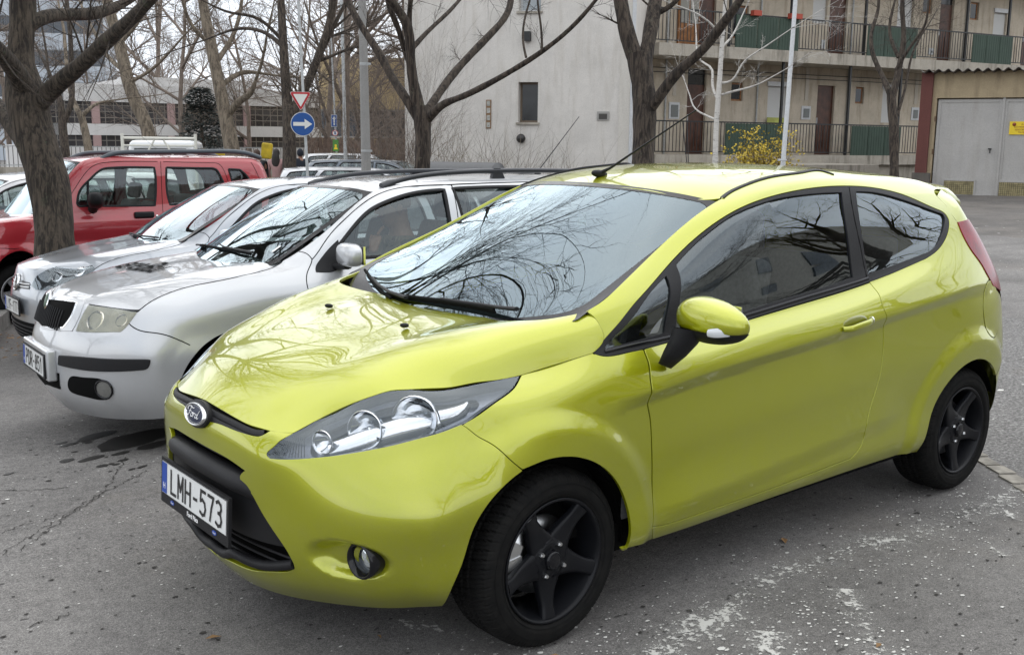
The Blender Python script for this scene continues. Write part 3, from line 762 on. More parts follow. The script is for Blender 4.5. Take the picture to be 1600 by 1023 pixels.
# light soffit boxes / meter boxes
for px0, px1, ya, yb in ((1043, 1059, 186, 160), (1249, 1263, 187, 166), (1420, 1432, 188, 168), (1274, 1279, 76, 62), (1440, 1447, 85, 75)):
    m = MB(); pm = (px0+px1)/2; FW.box(m, fu(px0), fu(px1), .002, .03, fz(pm, ya), fz(pm, yb)); o = m.build('meter_box', WHITEM, block)
    m = MB(); FW.box(m, fu(px0+3), fu(px1-2.5), .03, .05, fz(pm, ya-3), fz(pm, yb+4)); m.build('meter_door', simple('meter_grey', (.15, .16, .155), .5) if px0 == 1043 else bpy.data.materials['meter_grey'], o)
for px in (1051, 1256, 1426):       # pale flue stains above the boxes are plaster patches
    m = MB(); FW.box(m, fu(px-3), fu(px+2), .001, .02, ZL+1.75, ZU-.3); m.build('pipe_boxing', plaster('pale_patch', (.50, .46, .40)) if px == 1051 else bpy.data.materials['pale_patch'], block)
# slabs
for z, nm in ((ZU, 1), (ZL, 0), (7.5, 2)):
    m = MB(); FW.box(m, -.05, FW.L, .001, OFF+.08, z-.34 if z > 2 else z-.30, z-.002); m.build('gallery_slab', CONCS, block)
m = MB(); FW.box(m, -.05, FW.L, .001, OFF-.10, -.4, ZL-.31); m.build('plinth', CONCS, block)
m = MB(); FW.box(m, fu(1000), fu(1240), OFF+.09, OFF+2.4, -.4, .98); m.build('ramp', CONCS, block)
for z_, d_ in ((ZL+2.55, .012), (ZU+2.6, .012), (ZL+2.42, .008)):
    m = MB(); FW.box(m, .3, FW.L-.2, .003, .02+d_, z_, z_+.02); m.build('cable', STEEL_BLK, block)
for px in (1036, 1178, 1318, 1492):
    m = MB(); q = FW.M() @ Vector((fu(px), .05, ZL)); m.tube([q, q+Vector((0, 0, 6.2))], .028, 8); m.build('conduit', GALV, block)
# railings, posts, screens
for z0, a, b_ in ((ZL, 1012, 1432), (ZU, 1012, 1640)):
    u0, u1 = fu(a, OFF), fu(b_, OFF); rl = MB(); FW.box(rl, u0, u1, OFF-.02, OFF+.02, z0+.94, z0+.98); FW.box(rl, u0, u1, OFF-.012, OFF+.012, z0+.07, z0+.10)
    u_ = u0
    while u_ < u1: FW.box(rl, u_, u_+.016, OFF-.008, OFF+.008, z0+.08, z0+.95); u_ += .125
    rl.build('railing', STEEL_BLK, block)
    for px in ((1122, 1220, 1324, 1403) if z0 == ZL else (1134, 1228, 1342, 1498, 1562)):
        m = MB(); FW.box(m, fu(px, OFF)-.035, fu(px, OFF)+.035, OFF-.10, OFF-.03, z0, z0+2.83); m.build('gallery_post', STEEL_BLK, block)
    for a_, c_ in (((1131, 1226), (1328, 1405)) if z0 == ZL else ((1140, 1238), (1343, 1420), (1505, 1567))):
        ua, uc = fu(a_, OFF), fu(c_, OFF); n = 3; w = (uc-ua)/n
        for i in range(n):
            m = MB(); FW.box(m, ua+i*w+.012, ua+(i+1)*w-.012, OFF+.022, OFF+.045, z0-.02, z0+.93); o = m.build('screen_panel', GREENSH, block)
            mm = MB()
            for k in range(int(w/.11)): FW.box(mm, ua+i*w+.05+k*.11, ua+i*w+.062+k*.11, OFF+.045, OFF+.051, z0, z0+.91)
            mm.build('screen_ribs', GREENSH, o)
for px, py, w in ((1162, 26, .30), (1219, 31, .45)):
    m = MB(); u_ = fu(px, OFF); z_ = ZU+.95; FW.box(m, u_, u_+w, OFF+.03, OFF+.19, z_-.02, z_+.13)
    tag(m.build('flower_box', simple('terracotta', (.36, .06, .035), .7) if px == 1162 else bpy.data.materials['terracotta']), 'red flower box on the upper gallery rail, '+('the small one near the tree' if px == 1162 else 'the wider one by the white pole'), 'flower box')
m = MB(); FW.box(m, fu(1194), fu(1226), .08, .10, fz(1210, 193), fz(1210, 184)); tag(m.build('window_banner', simple('banner', (.34, .36, .08), .6, var=.6, vscale=2)), 'yellow-green printed strip under the white shutter on the lower gallery', 'banner')
m = MB(); u_ = fu(1064, OFF); 
for du in (0, .16): 
    mm = MB(); p0 = FW.M() @ Vector((u_-.12+du*.3, OFF+.5, ZL-.30)); p1 = FW.M() @ Vector((u_+du, OFF+.05, ZL+.94)); m.tube([p0, p1], .014, 6)
m.build('hand_rail', STEEL_BLK, block)

# ---- garage on the right
RW = Wall(1437, 25.4, 1760, 23.1); ru = RW.u; rz_ = RW.z
garage = empty('garage', (0, 0, 0), 0, 'low ochre garage with grey steel double doors and corrugated roof, at the right edge', 'garage')
zr = rz_(1500, 112); zd = rz_(1530, 153); zb_ = float(zg(*RW.a[:2]))-.2; du0, du1 = ru(1459), ru(1725)
m = MB(); RW.slab(ru(1449), RW.L, zb_, zr, [(du0, du1, zb_, zd)], m, 0, .15); RW.box(m, ru(1449), RW.L, -5.5, -.3, zb_, zr-.01); m.build('wall', OCHRE, garage)
m = MB(); RW.box(m, ru(1434), ru(1452), -5.4, .09, rz_(1445, 270), zr-.01); m.build('pillar', plaster('oxide_red', (.135, .050, .042), (.08, .03, .025), .4, .3), garage)
m = MB(); RW.box(m, ru(1430), ru(1459)-.01, -5.4, .11, zb_, rz_(1445, 270)-.002); m.build('plinth', plaster('dark_plinth', (.11, .10, .09)), garage)
V = []; F = []; ncor = 140; Mx = RW.M()
for i in range(ncor+1):
    u_ = ru(1432)+i*(RW.L+.6-ru(1432))/ncor; h = .038*math.cos(i*2*math.pi/6)
    for n_, z_ in ((.28, zr+.02), (-5.6, zr-.30)): V.append(Mx @ Vector((u_, n_, z_+h)))
    for n_, z_ in ((.28, zr+.005), (-5.6, zr-.315)): V.append(Mx @ Vector((u_, n_, z_+h)))
for i in range(ncor): F += [(i*4, i*4+4, i*4+5, i*4+1), (i*4+2, i*4+3, i*4+7, i*4+6), (i*4, i*4+2, i*4+6, i*4+4)]
m = MB(); m.add(V, F, False); m.build('corrugated_roof', simple('old_tin', (.075, .065, .058), .8, var=.4, vscale=5), garage)
split = ru(1563)
for a, b_ in ((du0+.03, split-.015), (split+.015, du1-.03)):
    m = MB(); RW.box(m, a, b_, -.13, -.06, zb_+.22, zd-.03); o = m.build('garage_door', GREYDOOR, garage)
    m = MB(); zt = zb_+.22
    for q in ((a, a+.07, zt, zd-.03), (b_-.07, b_, zt, zd-.03), (a+.07, b_-.07, zd-.10, zd-.03), (a+.07, b_-.07, zt, zt+.07)): RW.box(m, q[0], q[1], -.06, -.045, q[2], q[3])
    m.build('door_frame', GREYDOOR, o)
    va, vb = (ru(1480), ru(1527)) if a < split-.5 else (ru(1567), ru(1618)); z0, z1 = rz_(1500, 304), rz_(1500, 283)
    m = MB(); RW.box(m, va-.04, vb+.04, -.06, -.035, z0-.04, z1+.04); vg_ = m.build('vent_frame', GREYDOOR, o)
    m = MB(); RW.box(m, va, vb, -.035, -.030, z0, z1); m.build('vent_mesh', simple('vent_straw', (.34, .29, .15), .7, var=.4, vscale=10) if a < split-.5 else bpy.data.materials['vent_straw'], vg_)
    m = MB(); u_ = va
    while u_ < vb: RW.box(m, u_, u_+.008, -.030, -.026, z0, z1); u_ += .045
    z_ = z0
    while z_ < z1: RW.box(m, va, vb, -.026, -.022, z_, z_+.006); z_ += .045
    m.build('vent_grid', simple('grid_dark', (.10, .085, .05), .7) if a < split-.5 else bpy.data.materials['grid_dark'], vg_)
m = MB(); RW.box(m, split-.02, split+.03, -.045, -.02, zb_+.2, zd); m.build('closing_strip', GREYDOOR, garage)
m = MB(); q = Mx @ Vector((ru(1548), -.03, rz_(1550, 233))); m.box(tuple(q), (.16, .03, .03)); m.tube([q, q+Vector((0, 0, -.1))], .012, 6); m.build('handle', STEEL_BLK, garage)
for py in (186, 237, 287):
    m = MB(); q = Mx @ Vector((du0+.0, .0, rz_(1459, py))); m.tube([q-Vector((0, 0, .06)), q+Vector((0, 0, .06))], .022, 8); m.build('hinge', simple('hinge_rust', (.12, .07, .04), .7) if py == 186 else bpy.data.materials['hinge_rust'], garage)
YEL = simple('sign_yellow', (.75, .55, .02), .5)
m = MB(); ya, yb, za, zb2 = ru(1575), ru(1640), rz_(1590, 210.5), rz_(1590, 190); RW.box(m, ya, yb, -.045, -.038, za, zb2); sg = m.build('warning_sign', YEL); tag(sg, 'yellow warning notice fixed to the grey garage door', 'sign')
def wall_text(body, u, z, size, mat, n_=-.036): return text_obj('sign_text', body, size, Matrix(Mx) @ Matrix.Translation((u, n_, z)) @ Matrix(((1, 0, 0, 0), (0, 0, 1, 0), (0, 1, 0, 0), (0, 0, 0, 1))), mat, sg, .001)
RUSTR = simple('sign_red', (.25, .05, .02), .5)
for i, (t_, s_) in enumerate((('A KAPU', .058), ('ELÉ PARKOLNI', .058), ('SZIGORÚAN', .058), ('TILOS!', .058))): wall_text(t_, ya+(.34 if i == 0 else .27), zb2-.065-.062*i, s_*.9, RUSTR)
m = MB(); q = Mx @ Vector((ya+.10, -.034, zb2-.065)); m.lathe([(.0, .004), (.04, .004), (.04, 0)], Matrix.Translation(q) @ RW.M().to_3x3().to_4x4() @ Matrix.Rotation(R(-90), 4, 'X'), 20); m.build('sign_symbol', RUSTR, sg)

# ---- long low works building, left background
LW = Wall(60, 50, 660, 62); lu = LW.u; lz = LW.z
works = empty('works_building', (0, 0, 0), 0, 'long low white building with bands of dark gridded windows, far left behind the railings', 'building')
def lband(yL, yR): return lz(130, yL), lz(600, yR)
zt, z1, z2, z3, z4, z5 = lz(300, 137), lz(300, 163), lz(300, 196), lz(300, 213), lz(300, 230), -1.2
m = MB(); LW.box(m, lu(105), LW.L, -9, 0, z1, zt); LW.box(m, lu(105), LW.L, -9, 0, z3, z2); LW.box(m, lu(60), LW.L, -9, 0, z5, z4); LW.box(m, lu(220), lu(415), -9, -.3, zt, zt+.45)
m.build('wall', plaster('works_white', (.62, .61, .60), (.40, .39, .37), .3, .3, .6), works)
PINK = plaster('pilaster_pink', (.42, .29, .28), (.3, .22, .2), .4, .3)
GRID, nt, out = new_mat('gridded_glazing'); b = pbsdf(nt, out, Roughness=.25); oc = objco(nt)
bk = nt.nodes.new('ShaderNodeTexBrick'); bk.offset = 0; bk.inputs['Scale'].default_value = 1.0; bk.inputs['Brick Width'].default_value = .42; bk.inputs['Row Height'].default_value = .30; bk.inputs['Mortar Size'].default_value = .022
uvm = nt.nodes.new('ShaderNodeUVMap'); nt.links.new(uvm.outputs[0], bk.inputs['Vector']); bk.inputs['Color1'].default_value = (.028, .027, .030, 1); bk.inputs['Color2'].default_value = (.075, .072, .075, 1); bk.inputs['Mortar'].default_value = (.19, .175, .16, 1)
nt.links.new(bk.outputs[0], b.inputs['Base Color'])
px = 32
for za, zb3 in ((z2, z1), (z4, z3)):
    for k in range(6):
        a, b_ = 36+k*118, 36+(k+1)*118-8; a, b_ = lu(max(a, 62)), lu(min(b_, 655))
        m = MB(); M_ = LW.M(); m.add([M_ @ Vector(p) for p in ((a, -.12, za), (b_, -.12, za), (b_, -.12, zb3), (a, -.12, zb3))], [(0, 1, 2, 3)]); o = m.build('window', GRID, works)
        uv = o.data.uv_layers.new(name='UVMap')
        for li, c_ in zip(o.data.polygons[0].loop_indices, ((0, 0), (b_-a, 0), (b_-a, zb3-za), (0, zb3-za))): uv.data[li].uv = c_
        m = MB(); LW.box(m, b_, b_+.38, -.2, .01, za, zb3); m.build('pilaster', PINK, works)
m = MB(); LW.box(m, lu(105), LW.L, -9, -.2, z5, zt-.01); m.build('inner_wall', simple('works_inner', (.05, .05, .05), .9), works)

# railings and board fence in front of it
RLW = Wall(-40, 42, 478, 47); 
fence = empty('railing_fence', (0, 0, 0), 0, 'pale upright-bar railing running in front of the low white building', 'fence')
zf0, zf1 = RLW.z(200, 262), RLW.z(200, 229)
m = MB(); RLW.box(m, 0, RLW.L, -.02, .02, zf1-.04, zf1); RLW.box(m, 0, RLW.L, -.02, .02, zf0+.08, zf0+.12); m.build('rail', GALV, fence)
m = MB(); u_ = 0; WB_ = simple('railing_bars', (.10, .095, .09), .6)
while u_ < RLW.L: RLW.box(m, u_, u_+.03, -.015, .015, zf0-.3, zf1+.02); u_ += .17
m.build('bars', WB_, fence)
m = MB(); RLW.box(m, 0, RLW.L, -.15, .15, zf0-1.0, zf0+.02); m.build('base_wall', CONCS, fence)
BW = Wall(478, 34, 664, 33)
bf_ = empty('board_fence', (0, 0, 0), 0, 'weathered brown upright board fence between the road signs and the gable', 'fence')
zb0, zb1 = -1.0, BW.z(590, 217); m = MB(); u_ = 0; q = random.Random(5)
while u_ < BW.L: BW.box(m, u_, u_+.135, 0, .02, zb0, zb1+q.uniform(-.03, .03)); u_ += .15
m.build('boards', simple('old_boards', (.115, .075, .055), .85, var=.45, vscale=5), bf_)
m = MB(); BW.box(m, 0, BW.L, -.06, -.01, zb1-.3, zb1-.2); m.build('rail', simple('board_rail', (.10, .07, .05), .9), bf_)
# yellow house glimpsed beyond, tall grey blocks
def block_house(name, px0, px1, D, ztop, wallmat, label, cat, rows, cols, wmat, ww=1.2, wh=1.4, z00=.6, dz=2.9, dd=3):
    W = Wall(px0, D, px1, D+dd); o = empty(name, (0, 0, 0), 0, label, cat)
    m = MB(); hs = []
    for r_ in range(rows):
        for c_ in range(cols):
            u_ = W.L*(c_+.5)/cols; z_ = z00+r_*dz
            if z_+wh < ztop-.3: hs.append((u_-ww/2, u_+ww/2, z_, z_+wh))
    W.slab(0, W.L, -1.5, ztop, hs, m, 0, .2); W.box(m, 0, W.L, -9, -.3, -1.5, ztop); m.build('wall', wallmat, o)
    for h in hs:
        m = MB(); W.box(m, h[0]+.003, h[1]-.003, -.18, -.12, h[2]+.003, h[3]-.003); wv = m.build('window', WHITEM, o); m = MB(); W.box(m, h[0]+.08, h[1]-.08, -.12, -.11, h[2]+.08, h[3]-.08); m.build('pane', wmat, wv)
    return o
PANE = simple('sky_pane', (.06, .07, .085), .08)
block_house('house', 505, 640, 48, 5.2, plaster('yellow_render', (.62, .48, .27), amt=.3, streak=.2), 'yellow house with white-framed windows, beyond the board fence', 'house', 2, 4, PANE, 1.3, 1.3, 1.6, dd=0)
block_house('apartment_block', -60, 170, 95, 24, plaster('panel_grey', (.46, .50, .55), (.34, .36, .4), .3, .2, .3), 'tall blue-grey apartment block showing through the trees at the top left', 'building', 9, 9, PANE, 1.6, 1.5, 2.0)
# house across the lane, behind and to the right of the photographer
m = MB(); OW = plaster('opposite_render', (.46, .43, .38), (.16, .14, .12), .4, .3)
opp = empty('facing_building', (0, 0, 0), 0, 'long plain rendered building across the lane, outside the frame', 'building')
m.bbox((-46, 17, -.2), (-6, 27, 9.5)); m.build('wall', OW, opp)
for k in range(9):
    for z_ in (1.6, 4.9):
        m = MB(); m.bbox((-44+k*4.3, 16.9, z_), (-42.7+k*4.3, 16.995, z_+1.5)); m.build('window', PANE, opp)
# ================================================================== the lime hatchback
LIME = paint('lime_paint', (.368, .390, .002), metal=.50, rough=.31, flake=.12, dirt=.30)
BLACKPL = simple('black_plastic', (.014, .014, .0155), .48, spec=.22, bmp=.25, bscale=900)
GLOSSBLK = simple('gloss_black', (.008, .008, .010), .16, spec=.35)
RUBBER = simple('rubber', (.009, .009, .009), .8, spec=.1, var=.3, vscale=30)
DARK = simple('dark_cavity', (.004, .004, .004), .9, spec=.1)
CABIN = simple('cabin_cloth', (.12, .12, .125), .85, var=.25, vscale=60)
LINER = simple('roof_liner', (.22, .22, .21), .9)
CHROME = simple('chrome', (.78, .79, .80), .08, 1.0)
ALU = simple('aluminium', (.62, .63, .64), .28, 1.0)
REFLECTOR = simple('lamp_reflector', (.78, .79, .81), .13, 1.0, bmp=.22, bscale=45)
WSGLASS = glass('windscreen_glass', (.56, .64, .62), 1.55, 2.4, refl=(.72, .86, .94))
SIDEGLASS = glass('side_glass', (.74, .78, .76), 1.5, 2.4)
LAMPGLASS = glass('lamp_glass', (.93, .94, .95), 1.45, 2.6)
PLATEW = simple('plate_white', (.72, .73, .72), .35)
PLATEB = simple('plate_blue', (.01, .06, .35), .35)
INK = simple('plate_ink', (.012, .012, .013), .4)
WHITEP = simple('white_print', (.8, .8, .8), .4)

A_NET = [
 # r0 bottom          r1                r2                 r3                 r4                 r5                 r6                 r7               r8                r9               r10              r11
 [(.695,0,.150),(.765,0,.245),(.792,0,.400),(.802,0,.540),(.803,0,.645),(.795,0,.695),(.782,0,.735),(.765,0,.765),(.735,0,.785),(.70,0,.803),(.66,0,.82),(.62,0,.835)],
 [(.660,.25,.158),(.742,.25,.25),(.776,.25,.40),(.786,.25,.54),(.785,.25,.645),(.776,.25,.690),(.763,.25,.715),(.745,.25,.742),(.72,.25,.763),(.68,.25,.783),(.64,.25,.80),(.60,.25,.815)],
 [(.590,.43,.172),(.672,.46,.26),(.722,.465,.40),(.735,.46,.54),(.738,.445,.645),(.728,.435,.680),(.716,.43,.703),(.70,.42,.725),(.68,.405,.745),(.655,.39,.765),(.62,.37,.785),(.58,.35,.805)],
 [(.500,.595,.190),(.575,.63,.27),(.622,.645,.40),(.638,.64,.54),(.630,.585,.660),(.625,.555,.705),(.61,.515,.745),(.585,.475,.775),(.57,.45,.80),(.55,.42,.818),(.53,.39,.835),(.51,.36,.85)],
 [(.415,.675,.198),(.470,.735,.28),(.505,.765,.41),(.510,.775,.55),(.470,.70,.695),(.470,.665,.755),(.47,.62,.805),(.46,.56,.845),(.45,.53,.868),(.44,.49,.885),(.43,.45,.895),(.42,.41,.90)],
 [(.345,.735,.205),(.385,.79,.28),(.395,.82,.42),(.385,.832,.56),(.315,.765,.725),(.305,.738,.780),(.30,.70,.825),(.30,.64,.855),(.30,.60,.88),(.30,.56,.90),(.30,.52,.915),(.30,.48,.92)],
 [(.20,.775,.212),(.20,.815,.285),(.20,.835,.42),(.19,.848,.575),(.165,.82,.715),(.16,.79,.785),(.16,.75,.83),(.17,.69,.865),(.17,.655,.89),(.17,.615,.91),(.17,.57,.925),(.17,.53,.935)],
 [(.0,.79,.22),(.0,.825,.29),(.0,.842,.43),(.0,.853,.585),(.0,.845,.71),(.0,.822,.785),(.0,.785,.84),(.0,.725,.877),(.0,.69,.905),(.0,.65,.93),(.0,.61,.95),(.0,.57,.96)],
 [(-.25,.795,.222),(-.25,.832,.29),(-.25,.842,.43),(-.25,.852,.585),(-.25,.855,.69),(-.24,.850,.765),(-.23,.828,.85),(-.21,.778,.920),(-.24,.766,.955),(-.25,.750,.992),(-.235,.712,1.035),(-.20,.67,1.042)],
 [(-.55,.798,.225),(-.55,.842,.295),(-.55,.842,.43),(-.55,.852,.58),(-.55,.859,.70),(-.55,.858,.795),(-.55,.842,.87),(-.55,.785,.932),(-.575,.765,1.03),(-.605,.720,1.130),(-.580,.652,1.188),(-.55,.61,1.192)],
 [(-1.0,.80,.228),(-1.0,.845,.30),(-1.0,.842,.435),(-1.0,.854,.585),(-1.0,.862,.72),(-1.0,.862,.832),(-1.0,.845,.91),(-1.0,.785,.972),(-1.0,.748,1.13),(-1.0,.680,1.312),(-1.0,.600,1.370),(-1.0,.555,1.380)],
 [(-1.5,.80,.228),(-1.5,.846,.31),(-1.5,.844,.44),(-1.5,.856,.60),(-1.5,.864,.745),(-1.5,.862,.868),(-1.5,.842,.95),(-1.5,.778,1.018),(-1.5,.732,1.20),(-1.5,.658,1.402),(-1.5,.600,1.448),(-1.5,.55,1.470)],
 [(-1.9,.80,.228),(-1.9,.845,.315),(-1.9,.846,.45),(-1.9,.858,.61),(-1.9,.866,.77),(-1.9,.862,.905),(-1.9,.836,1.0),(-1.9,.768,1.075),(-1.9,.722,1.23),(-1.9,.655,1.392),(-1.9,.600,1.442),(-1.9,.55,1.466)],
 [(-2.3,.79,.232),(-2.3,.84,.315),(-2.3,.852,.45),(-2.3,.866,.61),(-2.3,.872,.77),(-2.3,.858,.945),(-2.3,.820,1.05),(-2.3,.755,1.145),(-2.3,.715,1.235),(-2.3,.662,1.332),(-2.3,.592,1.412),(-2.3,.545,1.438)],
 [(-2.6,.775,.24),(-2.6,.825,.32),(-2.6,.843,.46),(-2.6,.858,.61),(-2.6,.862,.76),(-2.6,.835,.955),(-2.6,.790,1.07),(-2.57,.738,1.17),(-2.56,.700,1.24),(-2.57,.650,1.310),(-2.58,.580,1.378),(-2.58,.53,1.402)],
 [(-2.82,.745,.26),(-2.84,.785,.33),(-2.86,.800,.46),(-2.87,.812,.60),(-2.865,.803,.74),(-2.85,.775,.93),(-2.80,.738,1.06),(-2.735,.700,1.175),(-2.69,.672,1.245),(-2.68,.630,1.310),(-2.71,.565,1.350),(-2.71,.51,1.370)],
 [(-2.98,.64,.28),(-3.03,.67,.34),(-3.065,.675,.46),(-3.07,.675,.60),(-3.03,.67,.74),(-2.965,.662,.92),(-2.90,.640,1.05),(-2.83,.615,1.16),(-2.78,.59,1.24),(-2.76,.56,1.30),(-2.76,.52,1.345),(-2.75,.47,1.375)],
 [(-3.03,.36,.29),(-3.10,.37,.35),(-3.125,.38,.46),(-3.13,.38,.60),(-3.08,.38,.74),(-3.02,.38,.90),(-2.96,.37,1.03),(-2.90,.36,1.15),(-2.85,.35,1.24),(-2.82,.34,1.31),(-2.80,.33,1.36),(-2.78,.32,1.395)],
 [(-3.04,0,.30),(-3.11,0,.35),(-3.14,0,.46),(-3.14,0,.60),(-3.09,0,.74),(-3.035,0,.90),(-2.98,0,1.03),(-2.92,0,1.15),(-2.87,0,1.24),(-2.84,0,1.31),(-2.82,0,1.37),(-2.80,0,1.405)]]
ARX, ARXR, ARZ = .05, -2.465, .285
FOG = (.555, .625, .385)
def a_disp(P, uv):
    x, y, z = P[:, 0].copy(), P[:, 1].copy(), P[:, 2].copy()
    side = smst(.42, .22, x)*smst(-2.98, -2.75, x)
    zl = np.interp(x, [-2.9, -2.49, -1.81, -1.17, -.63, -.21, .1], [.985, .962, .905, .850, .812, .765, .70])
    t = zl-z
    fade = smst(-.14, -.40, x)*smst(-2.80, -2.2, x)
    w = .044
    d = np.where(t < 0, .012*np.exp(-(t/.040)**2), np.where(t < w, .012-.026*(t/w), -.014*(1-smst(0, .24, t-w))))
    out = d*fade
    # ridge low on the doors
    zr = np.interp(x, [-1.9, -.3], [.475, .355]); t2 = zr-z
    rd = np.where(t2 < 0, np.maximum(0, 1+t2/.16), np.maximum(0, 1-t2/.075)); rd = rd*rd*(3-2*rd)*.6+rd*.4
    out += .014*rd*smst(-.36, -.6, x)*smst(-2.0, -1.75, x)
    # arch flares
    for cx, zc in ((ARX, ARZ), (ARXR, ARZ)):
        r = np.hypot(x-cx, z-zc)
        out += .020*smst(.50, .425, r)*smst(.62, .50, z-zc+.0)*side
    y2 = y+out*side
    # fog lamp bowl and the shelf under the headlamp
    fx, fy, fz = FOG
    q = np.sqrt(((y-fy)/.115)**2+((z-fz)/.068)**2)
    fr = smst(.30, .42, x)
    dd = .045*smst(1.0, .45, q)*fr
    x2 = x-dd*.85; y2 = y2-dd*.45
    return np.stack([x2, y2, z], 1)
SA = Surf(A_NET, ghost_u0=True, ghost_u1=True, disp=a_disp, flip=False)
_, _n, _, _ = SA.frames(SA.lift([(-1.0, .86, .7)]))
if _n[0][1] < 0: SA.sg = -1

B_HALF = [
 [(.772,0,.755),(.767,.12,.748),(.752,.25,.732),(.738,.32,.724),(.722,.375,.718),(.706,.42,.716)],
 [(.675,0,.832),(.668,.14,.829),(.648,.28,.818),(.620,.37,.804),(.604,.43,.790),(.590,.478,.771)],
 [(.53,0,.889),(.525,.16,.887),(.51,.30,.882),(.495,.410,.880),(.478,.495,.868),(.462,.563,.843)],
 [(.38,0,.928),(.375,.18,.927),(.36,.34,.927),(.338,.480,.932),(.315,.575,.905),(.30,.643,.853)],
 [(.20,0,.958),(.20,.2,.958),(.195,.37,.961),(.185,.535,.972),(.175,.635,.935),(.17,.693,.862)],
 [(.03,0,.974),(.03,.21,.976),(.025,.40,.982),(.015,.600,1.000),(.005,.688,.955),(0,.728,.875)],
 [(-.12,0,.976),(-.12,.21,.980),(-.13,.43,.993),(-.17,.665,1.024),(-.20,.740,.992),(-.212,.780,.918)],
 [(-.25,0,.972),(-.25,.21,.980),(-.26,.44,1.00),(-.32,.68,1.055),(-.37,.750,1.03),(-.38,.775,.96)]]
def full_rows(H):
    return [[(x, -y, z) for x, y, z in r[:0:-1]]+list(r) for r in H]
SB = Surf(full_rows(B_HALF))
_, _n, _, _ = SB.frames(SB.lift([(.3, 0, .95)]))
if _n[0][2] < 0: SB.sg = -1

def ws_rows(base, top, n=5, bulge=.03):
    base, top = np.array(base), np.array(top); out = []
    for i in range(n):
        t = i/(n-1); r = base*(1-t)+top*t
        r = r+np.array([.45, 0, .9])*(bulge*math.sin(math.pi*t)*(1-np.linspace(0, 1, len(base))**3))[:, None]; out.append([tuple(p) for p in r])
    return out
C_HALF = ws_rows([(.02,0,.925),(.00,.22,.927),(-.04,.42,.942),(-.11,.60,.980),(-.175,.725,1.018)],
                 [(-.855,0,1.418),(-.870,.2,1.414),(-.915,.4,1.398),(-.975,.53,1.376),(-1.04,.612,1.352)], bulge=.022)
SC = Surf(full_rows(C_HALF))
_, _n, _, _ = SC.frames(SC.lift([(-.4, 0, 1.2)]))
if _n[0][2] < 0: SC.sg = -1
D_HALF = [
 [(-.835,0,1.410),(-.850,.2,1.406),(-.893,.4,1.390),(-.965,.54,1.370),(-1.02,.605,1.363)],
 [(-.98,0,1.446),(-.99,.2,1.442),(-1.02,.4,1.424),(-1.07,.54,1.400),(-1.12,.612,1.386)],
 [(-1.2,0,1.474),(-1.2,.2,1.470),(-1.23,.4,1.454),(-1.27,.54,1.432),(-1.30,.608,1.420)],
 [(-1.5,0,1.488),(-1.5,.2,1.485),(-1.5,.4,1.474),(-1.5,.54,1.458),(-1.5,.602,1.446)],
 [(-1.85,0,1.487),(-1.85,.2,1.484),(-1.85,.4,1.473),(-1.85,.54,1.457),(-1.85,.601,1.443)],
 [(-2.2,0,1.470),(-2.2,.2,1.467),(-2.2,.4,1.456),(-2.2,.535,1.438),(-2.2,.594,1.422)],
 [(-2.5,0,1.448),(-2.5,.2,1.445),(-2.5,.4,1.432),(-2.5,.525,1.410),(-2.5,.582,1.390)],
 [(-2.74,0,1.425),(-2.74,.2,1.421),(-2.73,.38,1.404),(-2.72,.50,1.376),(-2.715,.56,1.352)]]
SD = Surf(full_rows(D_HALF))
_, _n, _, _ = SD.frames(SD.lift([(-1.5, 0, 1.5)]))
if _n[0][2] < 0: SD.sg = -1

car = empty('parked_car', (0, 0, 0), 0, 'lime green three-door hatchback with matt black wheels, nearest the camera', 'car')

# ---- lines shared by neighbouring panels (photo pixels, or car coordinates where hidden)
def arc3(cx, r, a0, a1, n=14, y=.85):
    return [(cx+r*math.cos(R(a)), y, ARZ+r*math.sin(R(a))) for a in np.linspace(a0, a1, n)]
HL_TOP = [(457,676),(494,656),(529,638.5),(561,625),(588,615.7),(612,609),(631,607.6),(655,609),(679.5,609.8),(701,607.6),(736,601),(776,593),(814,585.5)]
HL_BOT = [(814,585.5),(803,605),(776,626.5),(749,646.6),(721,664),(690,676),(655,685.6),(615,696),(575,704),(521,712.5),(480,716.5),(440,718),(421,717)]
HL_TIP = [(421,717),(416.5,713),(427,697),(440,685.5),(457,676)]
HOODSIDE = [(814,585.5),(860,571),(900,559),(926,551)]
HOODTRIM = [(926,551),(942,533),(952,521)]
PILLBASE = [(943,522),(934,504),(914,487)]
SEAM_F = [(721,664),(745,682),(766,693.5),(791,714),(816,735)]
DOOR_F = [(1006,545),(1012.5,563),(1017,596),(1015.5,650),(1018.6,696),(1019.5,760),(1019.5,824)]
DOOR_R = [(1330,716),(1347.5,691),(1354,664),(1370,605),(1379,560),(1382.6,505),(1378.7,475),(1371,455.5),(1359,440)]
SILLCR = [(1019.5,824),(1035,821),(1100,800),(1180,773),(1270,739),(1330,716)]
FARCH_R = .352
arF_up = arc3(ARX, FARCH_R, -14, 95, 16)             # from front bottom up to the seam side
def puv(s, pts): return s.lift(pts)

